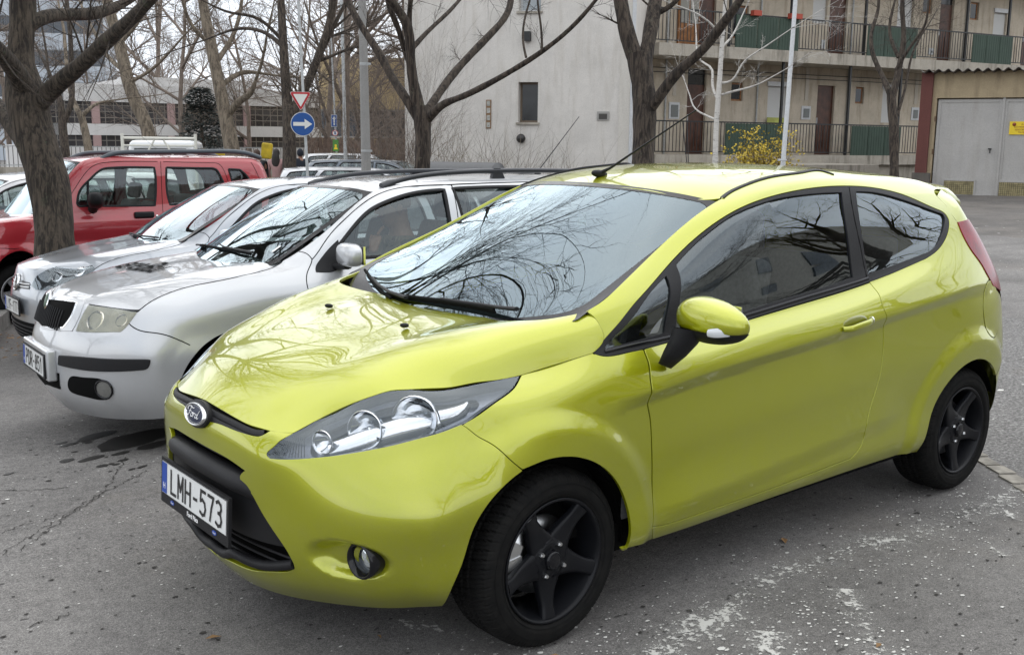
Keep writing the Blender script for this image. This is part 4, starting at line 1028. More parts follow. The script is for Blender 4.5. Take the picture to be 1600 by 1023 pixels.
# -------- front bumper (half, mirrored and joined)
bump_bot = [(.70,0,.155),(.66,.25,.158),(.595,.43,.172),(.505,.595,.190),(.42,.675,.198),(.362,.73,.21)]
uB = SA.lift(bump_bot); uB[0, 0] = 0
arch_f = SA.lift([(695,941),(708,913),(723,877),(739,827),(752,802),(770,777),(792,754)]); 
seamF = SA.lift(SEAM_F[::-1])
slot_bot = [(422,673),(410,680),(402,682),(390,680),(367.5,673),(344,663.5)]
tl = SA.lift([(.79,0,.690)]); tl[0, 0] = 0
slotL = SA.lift(slot_bot)
topR = SA.lift([(457,676),(440,675.5),(422,673)])
hb = SA.lift(HL_BOT[4:]); ht = SA.lift(HL_TIP)
def run(*arrs, step=.014): return SA.outline([np.array(a) for a in arrs], step)
center = np.array([[0, tl[0, 1]], [0, uB[0, 1]]])
# lower grille half outline
gr_px = [(374.7,747.7),(390,767),(402,787),(425.5,826),(449,861),(459,880)]
gR = SA.lift(gr_px)
gt = SA.lift([(.80,0,.625),(.79,.12,.622),(.782,.22,.615),(.77,.30,.60)]); gt[0, 0] = 0
gb = SA.lift([(461,888),(452,893),(425,893.5),(398,892),(359,876.7)]); gb0 = SA.lift([(.75,0,.235)]); gb0[0, 0] = 0
grille_half = run(gt, np.vstack([gt[-1:], gR]), np.vstack([gR[-1:], gb[:1]]), np.vstack([gb, gb0]))
arc_last = SA.lift([(816,735)])
bumper_o = run(uB, np.vstack([uB[-1:], arch_f[:1]]), np.vstack([arch_f[1:], arc_last]), seamF, hb, ht,
               np.vstack([ht[-1:], topR[1:]]), np.vstack([slotL, tl]), center[:1])
fogc = SA.lift([FOG])[0]
# outer runs bottom-centre -> ... -> top-centre; then down the centre to the grille top, round it, to the grille bottom
bumper_poly = np.array([tuple(p) for p in bumper_o]+[tuple(p) for p in grille_half])
panel('front_bumper', SA, bumper_poly, LIME, car, mirror='join', gap=0, flange=.014, nofl=lambda p: p[:, 0] < .004, dense=[(fogc, .15, .011)], grid=.026)
# -------- outer skins of the lime car
TRIM_TOP = [(943,531),(952,521),(980,488),(1003.5,461),(1046.5,412),(1081.6,377),(1124.6,344),(1167.6,320.6),(1214.5,305),(1253.6,297),(1292.7,292.4),(1328,291.3),(1371,294.4),(1410,303.8),(1441,316.7),(1464.7,327)]
TRIM_REAR = [(1464.7,327),(1477,334),(1482.5,342),(1483,357.7),(1478,373),(1466,390),(1447,403.7)]
TRIM_BOT = [(1447,403.7),(1417.8,416.4),(1359,440),(1270,468),(1181,494.8),(1120,513),(1054,531),(1006,544.5),(980,550),(960,554.5),(940,555),(928,551)]
TB_R = [(1359,440),(1417.8,416.4),(1447,403.7)]
TB_L = [(1359,440),(1270,468),(1181,494.8),(1120,513),(1054,531),(1006,544.5)]
TB_F = [(1006,544.5),(980,550),(960,554.5),(940,555),(928,551)]
SILL_BOT = [(1424,707),(1343,729.7),(1270.5,754.6),(1180,786),(1100,815),(1019.5,842)]
sillb = SA.lift(SILL_BOT); rk0 = SA.lift([(1019.5,842)]); fb = SA.lift([(972,858)])
arc_f2 = SA.lift([(816,735)]+arc3(ARX, FARCH_R+.002, 78, 186, 22)+[(972,858)])
fender = run(seamF, SA.lift(HL_BOT[:5][::-1]), SA.lift(HOODSIDE),
             SA.lift([(926,551),(928,552)]), SA.lift(TB_F[::-1]), SA.lift(DOOR_F), SA.lift([(1019.5,824),(1019.5,842)]),
             SA.lift([(1019.5,842),(972,858)]), arc_f2[::-1])
panel('fender', SA, fender, LIME, car, gap=.0042, grid=.020)
door = run(SA.lift(DOOR_F), SA.lift(SILLCR), SA.lift(DOOR_R), SA.lift(TB_L))
hd = SA.lift([(1336,503)])[0]
panel('door', SA, door, LIME, car, gap=.0042, grid=.015)
RAIL = [(1128.5,309.5),(1142,299.5),(1160,291),(1187,281),(1214.5,274.6),(1253.6,269.2),(1285,267.3)]
RAIL3 = [(-1.9,.572,1.452),(-2.3,.552,1.426),(-2.56,.540,1.396)]
WS_OUT = [(914,487),(940,471),(968,446),(1016,399),(1064,355),(1100,327),(1126,311)]
TG = [(1446,296),(1464,307),(1478,321),(1488.7,337),(1495.7,347)]
TL_F = [(1495.7,347),(1504.5,368.5),(1518.5,393),(1532.6,412.6),(1541.4,428.4),(1550.5,447)]
RB_SEAM = [(-2.865,.765,.90),(-2.86,.79,.82),(-2.835,.81,.72),(-2.79,.83,.61),(-2.73,.84,.524)]
arc_r = SA.lift(arc3(ARXR, .352, 138, -6, 30, .84))
side = run(SA.lift([(1019.5,842),(1019.5,824)]), SA.lift(SILLCR), SA.lift(DOOR_R), SA.lift(TB_R), SA.lift(TRIM_REAR[::-1]),
           SA.lift(TRIM_TOP[::-1]), SA.lift(PILLBASE), SA.lift(WS_OUT), SA.lift(RAIL+RAIL3), SA.lift([(-2.56,.540,1.396),(-2.66,.56,1.37)]), SA.lift([(-2.66,.56,1.37)]+TG[1:]), SA.lift(TL_F),
           np.vstack([SA.lift([(1550.5,447)]), SA.lift(RB_SEAM[1:-1]), arc_r[:1]]), arc_r, np.vstack([arc_r[-1:], sillb[:1]]), sillb)
fuelc = SA.lift([(-2.655,.85,.835)])[0]
side_g = panel_geo(SA, side, gap=.0018, grid=.017)
for g in (side_g, mirror_geo(side_g)): put('side_panel', g, LIME, car)
# fuel flap: a dark ring line and a flap
th = np.linspace(0, 2*math.pi, 40, endpoint=False)
ring = lambda c, a, b: np.stack([c[0]+a*np.cos(th), c[1]+b*np.sin(th)], 1)
fl = panel_geo(SA, ring(fuelc, .078, .078), gap=0, off=.0022, flange=.004, grid=.02)
put('fuel_flap', fl, LIME, car)
put('fuel_flap_gap', panel_geo(SA, ring(fuelc, .0815, .0815), [ring(fuelc, .0785, .0785)], gap=0, off=.0007, flange=0, grid=.02), DARK, car)

# hood
HR = [(914,487),(896,491.5),(872,496),(840,500),(800,501),(760,496.5),(730,490)]
hc0 = SB.lift([(.775,0,.755)])[0]; vc = SB.vhi/2
hfront = np.vstack([[0.002, vc], SB.lift([(.766,.12,.748),(.752,.25,.734),(422,672),(440,675),(457,675)])])
hrear = np.vstack([SB.lift(HR), SB.lift([(-.125,.09,.981)]), [SB.lift([(-.128,0,.98)])[0][0], vc]])
hood = SB.outline([hfront, SB.lift(HL_TIP[-1:]+HL_TOP[1:]), SB.lift(HOODSIDE), SB.lift([(926,551),(943,531),(943,522)]), SB.lift(PILLBASE), hrear])
hood[np.abs(hood[:, 1]-vc) < .004, 1] = vc
def half_panel(name, s, o, mat, parent, **k):
    return panel(name, s, o, mat, parent, mirror='join', gap=0, **k)
g = panel_geo(SB, hood, gap=.0, grid=.024, flange=.012, nofl=lambda p: np.abs(p[:, 1]-vc) < .004)
hood_o = put('hood', join_geo(g, mirror_geo(g)), LIME, car)

# roof, ditch strip
DITCH_D = SD.lift(RAIL+RAIL3); vd = SD.vhi/2
rf = np.vstack([[0, vd], SD.lift([(-.850,.2,1.406),(-.893,.4,1.390),(-.962,.535,1.372)]), DITCH_D[:1]])
rr = np.vstack([DITCH_D[-1:], SD.lift([(-2.66,.50,1.385),(-2.69,.3,1.418)]), [[SD.uhi-.02, vd]]])
roof = SD.outline([rf, DITCH_D, rr]); roof[np.abs(roof[:, 1]-vd) < .004, 1] = vd
g = panel_geo(SD, roof, gap=.0, grid=.03, flange=.010, nofl=lambda p: np.abs(p[:, 1]-vd) < .004); put('roof', join_geo(g, mirror_geo(g)), LIME, car)
ditch = smooth_curve(SA.lift(RAIL+[(-1.72,.585,1.452)]), .02)
g = strip_geo(SA, ditch, .017, .01, .0035)
put('roof_strip', g, BLACKPL, car); put('roof_strip', mirror_geo(g), BLACKPL, car)

# window frame and glass
QGL = [[(1337.7,299),(1371,301),(1410,311),(1441,321.8),(1466,331)], [(1466,331),(1476,337),(1477,347),(1473,365),(1462,386),(1441,397.6)], [(1441,397.6),(1400,413),(1357,428)], [(1357,428),(1349,380),(1343,340),(1337.7,299)]]
DGL = [[(1056,413),(1085.5,381),(1113,357.7),(1144,336),(1175.5,322.5),(1214.5,310.8),(1253.6,304.5),(1316,300.5)], [(1316,300.5),(1321,338),(1328,385),(1334,433)], [(1334,433),(1260,457),(1176,482.5),(1056,519)], [(1056,519),(1056,413)]]
VGL = [[(1041.5,430),(1040,520)], [(1040,520),(990,534),(946,545.5)], [(946,545.5),(960,525),(1003,475),(1041.5,430)]]
qg, dg_, vg = (SA.outline(a) for a in (QGL, DGL, VGL))
frame_o = run(SA.lift(TRIM_TOP), SA.lift(TRIM_REAR), SA.lift(TRIM_BOT), SA.lift([(928,551),(943,531)]))
g = panel_geo(SA, frame_o, [qg, dg_, vg], gap=.001, off=-.0015, flange=.012, hflange=.010, grid=.03)
put('window_frame', g, BLACKPL, car); put('window_frame', mirror_geo(g), BLACKPL, car)
for nm, q in (('rear_quarter_glass', qg), ('door_glass', dg_), ('quarterlight_glass', vg)):
    g = panel_geo(SA, offset_poly(q, -.006), gap=0, off=-.009, flange=0, grid=.05)
    put(nm, g, SIDEGLASS, car); put(nm, mirror_geo(g), SIDEGLASS, car)
# gloss belt moulding line under the glass and pillar split
g = strip_geo(SA, smooth_curve(SA.lift([(946,549),(980,541),(1054,524.5),(1120,506),(1181,488),(1270,461),(1357,434)]), .02), .012, .006, .0022)
put('belt_moulding', g, GLOSSBLK, car); put('belt_moulding', mirror_geo(g), GLOSSBLK, car)
bp_line = smooth_curve(SA.lift([(1327.5,293),(1335,338),(1346,390),(1357,437)]), .02)
g = strip_geo(SA, bp_line, .004, .004, -.0008); put('pillar_gap', g, DARK, car); put('pillar_gap', mirror_geo(g), DARK, car)

# windscreen with printed border
wsv = SC.vhi; wsu = SC.uhi
def rrect(u0, u1, v0, v1, r):
    pts = []
    for cu, cv, a0 in ((u1-r, v1-r, 0), (u0+r, v1-r, 90), (u0+r, v0+r, 180), (u1-r, v0+r, 270)):
        for a in np.linspace(a0, a0+90, 8): pts.append((cu+r*math.cos(R(a)), cv+r*math.sin(R(a))))
    P = np.array(pts); out = []
    for i in range(len(P)):
        a, b = P[i], P[(i+1) % len(P)]; n = max(1, int(np.linalg.norm(b-a)/.03))
        for k in range(n): out.append(a+(b-a)*k/n)
    return np.array(out)
wso = rrect(.005, wsu-.004, .012, wsv-.012, .02)
put('windscreen', panel_geo(SC, wso, gap=0, off=0, flange=0, grid=.05), WSGLASS, car)
put('windscreen_border', panel_geo(SC, wso, [rrect(.09, wsu-.035, .055, wsv-.055, .07)], gap=0, off=.0012, flange=0, grid=.03), GLOSSBLK, car)
# cowl panel under the hood's rear edge and down the sides
m = MB(); cw = []
for y in np.linspace(-.72, .72, 25):
    a = abs(y); xb = float(np.interp(a, [0, .22, .42, .60, .72], [.03, .01, -.04, -.12, -.25])); zb = float(np.interp(a, [0, .42, .6, .72], [.925, .930, .953, .992]))
    cw += [(xb-.10, y, zb+.035+.006), (xb-.02, y, zb-.004), (xb+.10, y, zb-.028)]
F = []
for i in range(24):
    for k in range(2): F.append((i*3+k, i*3+k+1, i*3+k+4, i*3+k+3))
m.add(cw, F, True); m.build('cowl', BLACKPL, car)

# rear of the car: bumper, tailgate, lamp
uz = lambda p: SA.lift([p])[0]
rbt = np.vstack([SA.lift([(-2.865,.765,.90),(-2.99,.66,.80),(-3.07,.45,.72)]), [[SA.uhi, uz((-3.09,0,.70))[1]]]])
arc_rb = SA.lift(arc3(ARXR, .352, 186, 138, 12, .82))
rbb = np.vstack([[[SA.uhi, uz((-3.04,0,.31))[1]]], SA.lift([(-3.03,.36,.30),(-2.98,.64,.285),(-2.88,.74,.265)]), arc_rb[:1]])
rb = run(rbt, np.vstack([rbt[-1:], rbb[:1]]), rbb, arc_rb, np.vstack([arc_rb[-1:], SA.lift(RB_SEAM[1:-1][::-1]), rbt[:1]]))
g = panel_geo(SA, rb, gap=.0, flange=0, grid=.03); put('rear_bumper', join_geo(g, mirror_geo(g)), LIME, car)
TLB = [(-2.87,.765,.905),(-2.93,.70,.93),(-2.90,.655,1.02),(-2.84,.63,1.14),(-2.775,.60,1.235)]
tl_o = run(SA.lift(TL_F), np.vstack([SA.lift([(1550.5,447)]), SA.lift(TLB[1:])]), np.vstack([SA.lift(TLB[-1:]), SA.lift([(1495.7,347)])]))
TAILRED = simple('tail_lamp_red', (.20, .003, .010), .20, coat=0, spec=.35, var=.3, vscale=14)
panel('tail_lamp', SA, tl_o, TAILRED, car, gap=.002, off=.004, grid=.02)
tgt = np.vstack([SA.lift([(-2.775,.60,1.235),(-2.76,.56,1.30),(-2.755,.53,1.34)]), [[SA.uhi, SA.vhi-.012]]])
tg_s = run(np.vstack([SA.lift([(-2.88,.74,.905)]), SA.lift(TLB[1:])]), SA.lift([(-2.775,.60,1.235),(1495.7,347)]), SA.lift(TG[::-1][:3]), np.vstack([SA.lift([(1464,307),(-2.72,.48,1.37),(-2.76,.3,1.39)]), [[SA.uhi, SA.vhi-.02]]]),
           np.vstack([[[SA.uhi, SA.vhi-.02]], [rbt[-1]]]), rbt[::-1])
rw = run(SA.lift([(-2.94,0,1.06),(-2.92,.3,1.07),(-2.87,.5,1.10)]), SA.lift([(-2.87,.5,1.10),(-2.80,.5,1.26)]), SA.lift([(-2.80,.5,1.26),(-2.83,.25,1.30),(-2.845,0,1.31)]))
rw[rw[:, 0] > SA.uhi-.006, 0] = SA.uhi
g = panel_geo(SA, tg_s, gap=0, flange=0, grid=.03); put('tailgate', join_geo(g, mirror_geo(g)), LIME, car)
g = panel_geo(SA, rw, gap=0, flange=0, off=.004, grid=.05); put('rear_window', join_geo(g, mirror_geo(g)), GLOSSBLK, car)
# roof spoiler
V = []; F = []; ys = np.linspace(-1, 1, 41); prof = 12
for y in ys:
    a = abs(y); e = 1-max(0, (a-.86)/.14)**2*.55; yy = .525*y
    xr = -2.985+.09*a**3; zt = 1.395-.045*a**2-.03*max(0, (a-.8)/.2)**2; zb = zt-.045*e-.085*smst(.70, 1, a)
    P = [(-2.58, 1.428-.050*a**2.2), (-2.74, 1.432-.06*a**2), (-2.86, zt+.022*e), (xr+.03, zt+.004), (xr+.006, zt-.006), (xr, zt-.018), (xr+.008, zb), (xr+.04, zb-.008), (-2.84, zb-.02), (-2.76, 1.325-.06*a**2), (-2.70, 1.33-.04*a**2), (-2.58, 1.37-.05*a**2)]
    V += [(x, yy, z) for x, z in P]
for i in range(len(ys)-1):
    for k in range(prof): F.append((i*prof+k, i*prof+(k+1) % prof, (i+1)*prof+(k+1) % prof, (i+1)*prof+k))
F += [tuple(range(prof-1, -1, -1)), tuple(range(len(V)-prof, len(V)))]
sp = link_mesh('roof_spoiler', V, F, LIME, car, smooth=True)
# -------- lamps, grille, badge, plate
LAMPBLK = simple('lamp_housing', (.018, .019, .023), .25)
LAMPGREY = simple('lamp_bezel', (.21, .225, .265), .22, .6)
hl_o = run(SA.lift(HL_TOP), SA.lift(HL_BOT), SA.lift(HL_TIP))
def offset_geo(s, o, off, grid=.03, **k): return panel_geo(s, o, gap=0, off=off, flange=0, grid=grid, **k)
for mir in (False, True):
    mg = mirror_geo if mir else (lambda g: g)
    hl = put('headlight', mg(panel_geo(SA, hl_o, gap=.003, off=-.0015, flange=0, grid=.02)), LAMPGLASS, car)
    # dark rim and tub behind the lens
    P, N, _, _ = SA.frames(offset_poly(hl_o, .0005)); n = len(P); P2 = SA.eval(offset_poly(hl_o, .016))
    d2 = N*.018; V = list(P-N*.001)+list(P2-d2)+list(P2-N*.075)
    fl = [(i, (i+1) % n, (i+1) % n+n, i+n) for i in range(n)]+[(i+n, (i+1) % n+n, (i+1) % n+2*n, i+2*n) for i in range(n)]
    V = np.array(V)*(np.array([1, -1, 1.]) if mir else 1)
    link_mesh('lamp_surround', V, fl, LAMPBLK, hl, smooth=True)
    put('lamp_tub', mg(offset_geo(SA, offset_poly(hl_o, .012), -.07)), LAMPGREY, hl)
    put('inner_bezel', mg(panel_geo(SA, offset_poly(hl_o, .010), gap=0, off=-.040, flange=0, grid=.03, holes=[SA.closed([(588,700),(540,704),(486,708),(478,690),(492,668),(540,645),(600,624),(650,617),(705,616),(745,610),(752,618),(720,652),(680,672),(630,690)])])), LAMPGREY, hl)
    def bowl(px, py, r, inset, depth, ax, mat=REFLECTOR, name='reflector', bulb=True, squash=1.0):
        P, N, _, _ = SA.frames(SA.lift([(px, py)])); c = P[0]-N[0]*(inset+(.018 if mir else 0)); a = np.array(ax, float)
        if mir: c = c*[1, -1, 1]; a = a*[1, -1, 1]
        z = Vector(a).normalized(); x = Vector((0, 0, 1)).cross(z).normalized(); y = z.cross(x)
        M = Matrix(((x.x, y.x, z.x, c[0]), (x.y, y.y, z.y, c[1]), (x.z, y.z, z.z, c[2]), (0, 0, 0, 1))) @ Matrix.Diagonal((1, squash, 1, 1))
        m = MB(); m.lathe([(r*1.0, .004), (r*1.04, .002), (r*1.0, -.002)]+[(r*math.sqrt(max(1-t, 0)), -depth*t) for t in np.linspace(.05, 1, 9)], M, 28)
        o = m.build(name, mat, hl)
        if bulb:
            m = MB(); m.lathe([(0, -.018), (r*.14, -.020), (r*.17, -.028), (r*.17, -depth*.9)], M, 16); m.build('bulb_shield', REFLECTOR, hl)
            m = MB()
            for k in range(2):
                s_ = [(r*.96*math.cos(t), r*.96*math.sin(t)) for t in np.linspace(R(25+180*k), R(155+180*k), 10)]
                s_ += [(r*.60*math.cos(t), r*.60*math.sin(t)) for t in np.linspace(R(150+180*k), R(30+180*k), 8)]
                m.prism(s_, M @ Matrix.Translation((0, 0, -depth*.42)), .002)
            m.build('reflector_facet', REFLECTOR, o)
        return o
    bowl(566, 667, .058, .026, .045, (1, .50, .10))
    bowl(648, 650, .070, .030, .052, (1, .72, .12))
    bowl(500, 686, .036, .020, .03, (1, .42, .05), bulb=False)
    # chrome bridge joining the bowls, outer indicator, ribbed inner corner
    def strip_px(px, w, ins, name, mat):
        uv = smooth_curve(SA.lift(px), .012); P, N, _, _ = SA.frames(uv); P = P-N*ins
        T = np.gradient(P, axis=0); T /= np.linalg.norm(T, axis=1)[:, None]; S = np.cross(T, N); n = len(P); ww = np.array([w(t) for t in np.linspace(0, 1, n)])
        V = []
        for k in np.linspace(-1, 1, 7): V += list(P+S*(k*ww)[:, None]-N*((1-math.sqrt(max(0, 1-k*k*.96)))*ww)[:, None])
        F = [(k*n+i, k*n+i+1, (k+1)*n+i+1, (k+1)*n+i) for k in range(6) for i in range(n-1)]
        V = np.array(V)*(np.array([1, -1, 1.]) if mir else 1)
        return link_mesh(name, V, F, mat, hl, smooth=True)
    strip_px([(505,687),(560,672),(640,652),(690,641)], lambda t: .040+.012*math.sin(3*t), .040, 'chrome_bridge', REFLECTOR)
    strip_px([(688,640),(708,634),(726,622),(731,616)], lambda t: .033*(1-.55*t*t), .030, 'indicator', REFLECTOR)
    m = MB()
    ga = SA.lift([(424,714),(470,713)]); 
    for k in range(11):
        t = k/10; a = (424+50*t, 714-1*t); b = (441+33*t, 686-9*t-(t*3)); 
        uv = SA.lift([a, b]); P, N, _, _ = SA.frames(uv); P = P-N*.008
        if mir: P = P*[1, -1, 1]
        m.tube([P[0], P[1]], .0016, 4)
    m.build('lamp_rib', LAMPBLK, hl)

# grille: dark opening, bars, the plastic beam that carries the number plate
gh = grille_half.copy(); gh[gh[:, 0] < .003, 0] = 0
g = panel_geo(SA, gh, gap=0, off=-.055, flange=0, grid=.03); put('grille_backing', join_geo(g, mirror_geo(g)), DARK, car)
P, N, _, _ = SA.frames(gh[gh[:, 0] >= 0]); keep = gh[:, 0] > .004
idx = [i for i in range(len(gh)) if keep[i]]; a, b = idx[0], idx[-1]; seg = gh[max(0, a-1):b+2]
P, N, _, _ = SA.frames(seg); n = len(P); B = P-N*.06
V = list(P)+list(P-N*.006-0)+list(B); F = [(k*n+i, k*n+i+1, (k+1)*n+i+1, (k+1)*n+i) for k in range(2) for i in range(n-1)]
m = MB(); m.add(V, F, True); m.add([(v[0], -v[1], v[2]) for v in V], [f[::-1] for f in F], True); m.build('grille_surround', BLACKPL, car)
def arc_line(xc, z, yw, sweep, n=21):       # bowed bar following the nose in plan
    return [(xc-sweep*(abs(y)/.5)**2.1, y, z) for y in np.linspace(-yw, yw, n)]
for z, yw, x in ((.603, .27, .775), (.345, .44, .752), (.318, .445, .75), (.292, .44, .745)):
    m = MB(); m.tube(arc_line(x, z, yw, .07), .0045, 5); m.build('grille_bar', BLACKPL, car)
# beam: a soft roll under the upper opening that turns down at each end, and the flat face below it
roll = [(.785,0,.556),(.778,.12,.552),(.764,.24,.545),(.742,.320,.530),(.720,.360,.497),(.702,.398,.450),(.686,.432,.402)]
rc = smooth_curve([(a, -b, c) for a, b, c in roll[:0:-1]]+roll, .012); nr = len(rc)
m = MB(); m.tube(rc, [  .036-.021*smst(.45, 1.0, abs(2*i/(nr-1)-1)) for i in range(nr)], 18, ref=(0, 0, 1), flat=1.0)
m.build('bumper_beam', BLACKPL, car)
bf = run(SA.lift([(.79,0,.55),(.78,.2,.54),(.76,.33,.525)]), SA.lift([(.76,.33,.525),(.74,.40,.47),(.72,.48,.385)]), SA.lift([(.72,.48,.385),(.75,.35,.375),(.78,.15,.372),(.785,0,.372)]))
bf[bf[:, 0] < .004, 0] = 0
g = panel_geo(SA, bf, gap=0, off=-.016, flange=.03, grid=.03, nofl=lambda p: p[:, 0] < .004); put('beam_face', join_geo(g, mirror_geo(g)), BLACKPL, car)
ll = smooth_curve(SA.lift([(457,884),(440,886),(398,883),(359,866),(.77,.10,.262),(.775,0,.259)]), .015); P, N, _, _ = SA.frames(ll); P = P-N*.010
P[-1][1] = 0; lp = [tuple(q) for q in P]; lp = lp+[(x, -y, z) for x, y, z in lp[-2::-1]]
m = MB(); m.tube(lp, .0155, 10); m.build('grille_lip', BLACKPL, car)

# number plate on its holder
GLY = {'L': [[(0, 1), (0, 0), (1, 0)]], 'M': [[(0, 0), (0, 1), (.5, .35), (1, 1), (1, 0)]], 'H': [[(0, 0), (0, 1)], [(1, 0), (1, 1)], [(0, .5), (1, .5)]], '-': [[(.2, .45), (.8, .45)]],
       '5': [[(.95, 1), (.12, 1), (.05, .56), (.45, .64), (.85, .54), (1, .30), (.85, .06), (.45, -.01), (0, .08)]], '7': [[(0, 1), (1, 1), (.62, .5), (.42, 0)]],
       '3': [[(.05, .93), (.4, 1.01), (.85, .92), (.93, .74), (.75, .56), (.42, .53), (.8, .50), (1, .27), (.85, .06), (.42, -.01), (0, .08)]], 'P': [[(0, 0), (0, 1), (.65, 1), (.97, .87), (.97, .62), (.65, .48), (0, .48)]],
       'D': [[(0, 0), (0, 1), (.55, 1), (.97, .78), (.97, .22), (.55, 0), (0, 0)]], 'R': [[(0, 0), (0, 1), (.65, 1), (.97, .87), (.97, .64), (.65, .50), (0, .50)], [(.5, .5), (1, 0)]],
       '8': [[(.5, .54), (.1, .68), (.1, .90), (.5, 1.01), (.9, .90), (.9, .68), (.5, .54), (.0, .38), (.0, .10), (.5, -.01), (1, .10), (1, .38), (.5, .54)]], '1': [[(.1, .78), (.6, 1), (.6, 0)]],
       'Y': [[(0, 1), (.5, .5), (1, 1)], [(.5, .5), (.5, 0)]], 'F': [[(0, 0), (0, 1), (.95, 1)], [(0, .52), (.8, .52)]]}
def plate_glyphs(text, M, parent, xs, h=.076, wl=.040, adv=.0605, st=.0105):
    n = len(text); zz = 0
    for i, ch in enumerate(text):
        x0 = (i-(n-1)/2)*adv-wl/2; m = MB()
        for run_ in GLY[ch]:
            P = [(x0+a*wl, (b_-.5)*h) for a, b_ in run_]
            for k in range(len(P)-1):
                (ax, ay), (bx, by) = P[k], P[k+1]; L = math.hypot(bx-ax, by-ay); ux, uy = (bx-ax)/L, (by-ay)/L; e = st*.42; zz += 1e-5
                q = [(ax-ux*e-uy*st/2, ay-uy*e+ux*st/2), (bx+ux*e-uy*st/2, by+uy*e+ux*st/2), (bx+ux*e+uy*st/2, by+uy*e-ux*st/2), (ax-ux*e+uy*st/2, ay-uy*e-ux*st/2)]
                m.add([M @ Vector((x, y, zz)) for x, y in q[::-1]], [(0, 1, 2, 3)])
        m.build('plate_letter', INK, parent)
def plate(parent, M, text, w=.52, h=.11, strip=True, dealer=None, tsize=.105, xs=.66):
    hold = MB(); hold.box((0, 0, 0), (1, 1, 1), M=M @ Matrix.Translation((0, -.012 if dealer else 0, -.004)) @ Matrix.Diagonal((w+.022, h+(.046 if dealer else .02), .010, 1)))
    pl = hold.build('number_plate', BLACKPL, parent)
    m = MB(); m.prism([(-w/2, -h/2), (w/2, -h/2), (w/2, h/2), (-w/2, h/2)], M @ Matrix.Translation((0, 0, .0015)), .0015); m.build('plate_face', PLATEW, pl)
    z = .0035
    if strip:
        m = MB(); m.prism([(-w/2+.003, -h/2+.003), (-w/2+.045, -h/2+.003), (-w/2+.045, h/2-.003), (-w/2+.003, h/2-.003)], M @ Matrix.Translation((0, 0, z)), .0008); m.build('country_strip', PLATEB, pl)
        text_obj('country_letter', 'H', .03, M @ Matrix.Translation((-w/2+.024, -.028, z+.001)), WHITEP, pl, .0003)
    m = MB()                                          # thin raised rim
    for a, b in (((-w/2, -h/2), (w/2, -h/2)), ((w/2, -h/2), (w/2, h/2)), ((w/2, h/2), (-w/2, h/2)), ((-w/2, h/2), (-w/2, -h/2))):
        m.tube([M @ Vector((*a, z)), M @ Vector((*b, z))], .0012, 4)
    m.build('plate_rim', INK, pl)
    plate_glyphs(text, M @ Matrix.Translation((.024, -.001, z+.0012)), pl, xs)
    if dealer:
        text_obj('dealer_name', dealer, .022, M @ Matrix.Translation((0, -h/2-.017, .0025)), WHITEP, pl, .0003, bold=.0007)
        for sx in (-.17, .17):
            e = [(sx+.016*math.cos(t), -h/2-.017+.0075*math.sin(t)) for t in np.linspace(0, 2*math.pi, 20, endpoint=False)]
            m = MB(); m.prism(e, M @ Matrix.Translation((0, 0, .0015)), .001); m.build('dealer_badge', PLATEB, pl)
            text_obj('dealer_badge_word', 'Ford', .010, M @ Matrix.Translation((sx, -h/2-.0172, .003)), WHITEP, pl, .0002, shear=.35)
    return pl
plate(car, frame((.823, 0, .447), (0, 1, 0), (-.06, 0, 1)), 'LMH-573', dealer='Ford Pécs')

# upper slot with two bars and the oval badge
sl_t = SA.lift([(.768,0,.757),(.758,.13,.748),(390,660),(405,665.5),(422,672.5)]); sl_t[0, 0] = 0
sl_b = SA.lift([(422,672.5),(410,680.5),(402,683),(390,681),(367.5,674)]); sl_c = tl.copy()
slot = run(sl_t, sl_b[:2], np.vstack([sl_b[1:], sl_c]))
slot[slot[:, 0] < .003, 0] = 0
g = panel_geo(SA, slot, gap=0, off=-.016, flange=0, grid=.02); put('upper_slot', join_geo(g, mirror_geo(g)), DARK, car)
mid = [(.788,0,.724),(.779,.12,.718),(.762,.22,.708),(.738,.31,.697),(.722,.340,.697)]
for d, w, nm in ((.012, .020, 'slot_bar'), (-.013, .026, 'slot_bar')):
    uv = smooth_curve(SA.lift([(a, b, c+d) for a, b, c in mid]), .015); g = strip_geo(SA, uv, w, .012, -.002)
    put(nm, join_geo(g, mirror_geo(g)), BLACKPL, car)
BM = frame((.797, 0, .712), (0, 1, 0), (-.30, 0, 1))
def oval(a, b, n=48): return [(a*math.cos(t), b*math.sin(t)) for t in np.linspace(0, 2*math.pi, n, endpoint=False)]
def dome(a, b, h, M, n=48, k=6):
    V = [M @ Vector((0, 0, h))]; F = []
    for i in range(1, k+1):
        r = i/k; z = h*(1-r**2.4)
        for j in range(n): t = 2*math.pi*j/n; V.append(M @ Vector((a*r*math.cos(t), b*r*math.sin(t), z)))
    for j in range(n): F.append((0, 1+j, 1+(j+1) % n))
    for i in range(k-1):
        for j in range(n): A = 1+i*n+j; B = 1+i*n+(j+1) % n; F.append((A, A+n, B+n, B))
    return V, F
m = MB(); m.prism(oval(.082, .044), BM @ Matrix.Translation((0, .003, -.05)), .052); m.add(*dome(.082, .044, .006, BM @ Matrix.Translation((0, .003, .002))), True)
bd = m.build('badge', BLACKPL, car)
m = MB(); V = []; F = []; nn = 56
for j in range(nn):
    t = 2*math.pi*j/nn
    for r, z in ((1.0, .004), (.99, .012), (.95, .015), (.90, .012), (.885, .007)):
        V.append(BM @ Vector((.0745*r*math.cos(t), (.0745*r-.0405+.004)*math.sin(t)*1.0 if False else .036*math.sin(t)*(1-(1-r)*1.7), z)))
for j in range(nn):
    for k in range(4): F.append((j*5+k, ((j+1) % nn)*5+k, ((j+1) % nn)*5+k+1, j*5+k+1))
m.add(V, F, True); m.build('badge_rim', CHROME, bd)
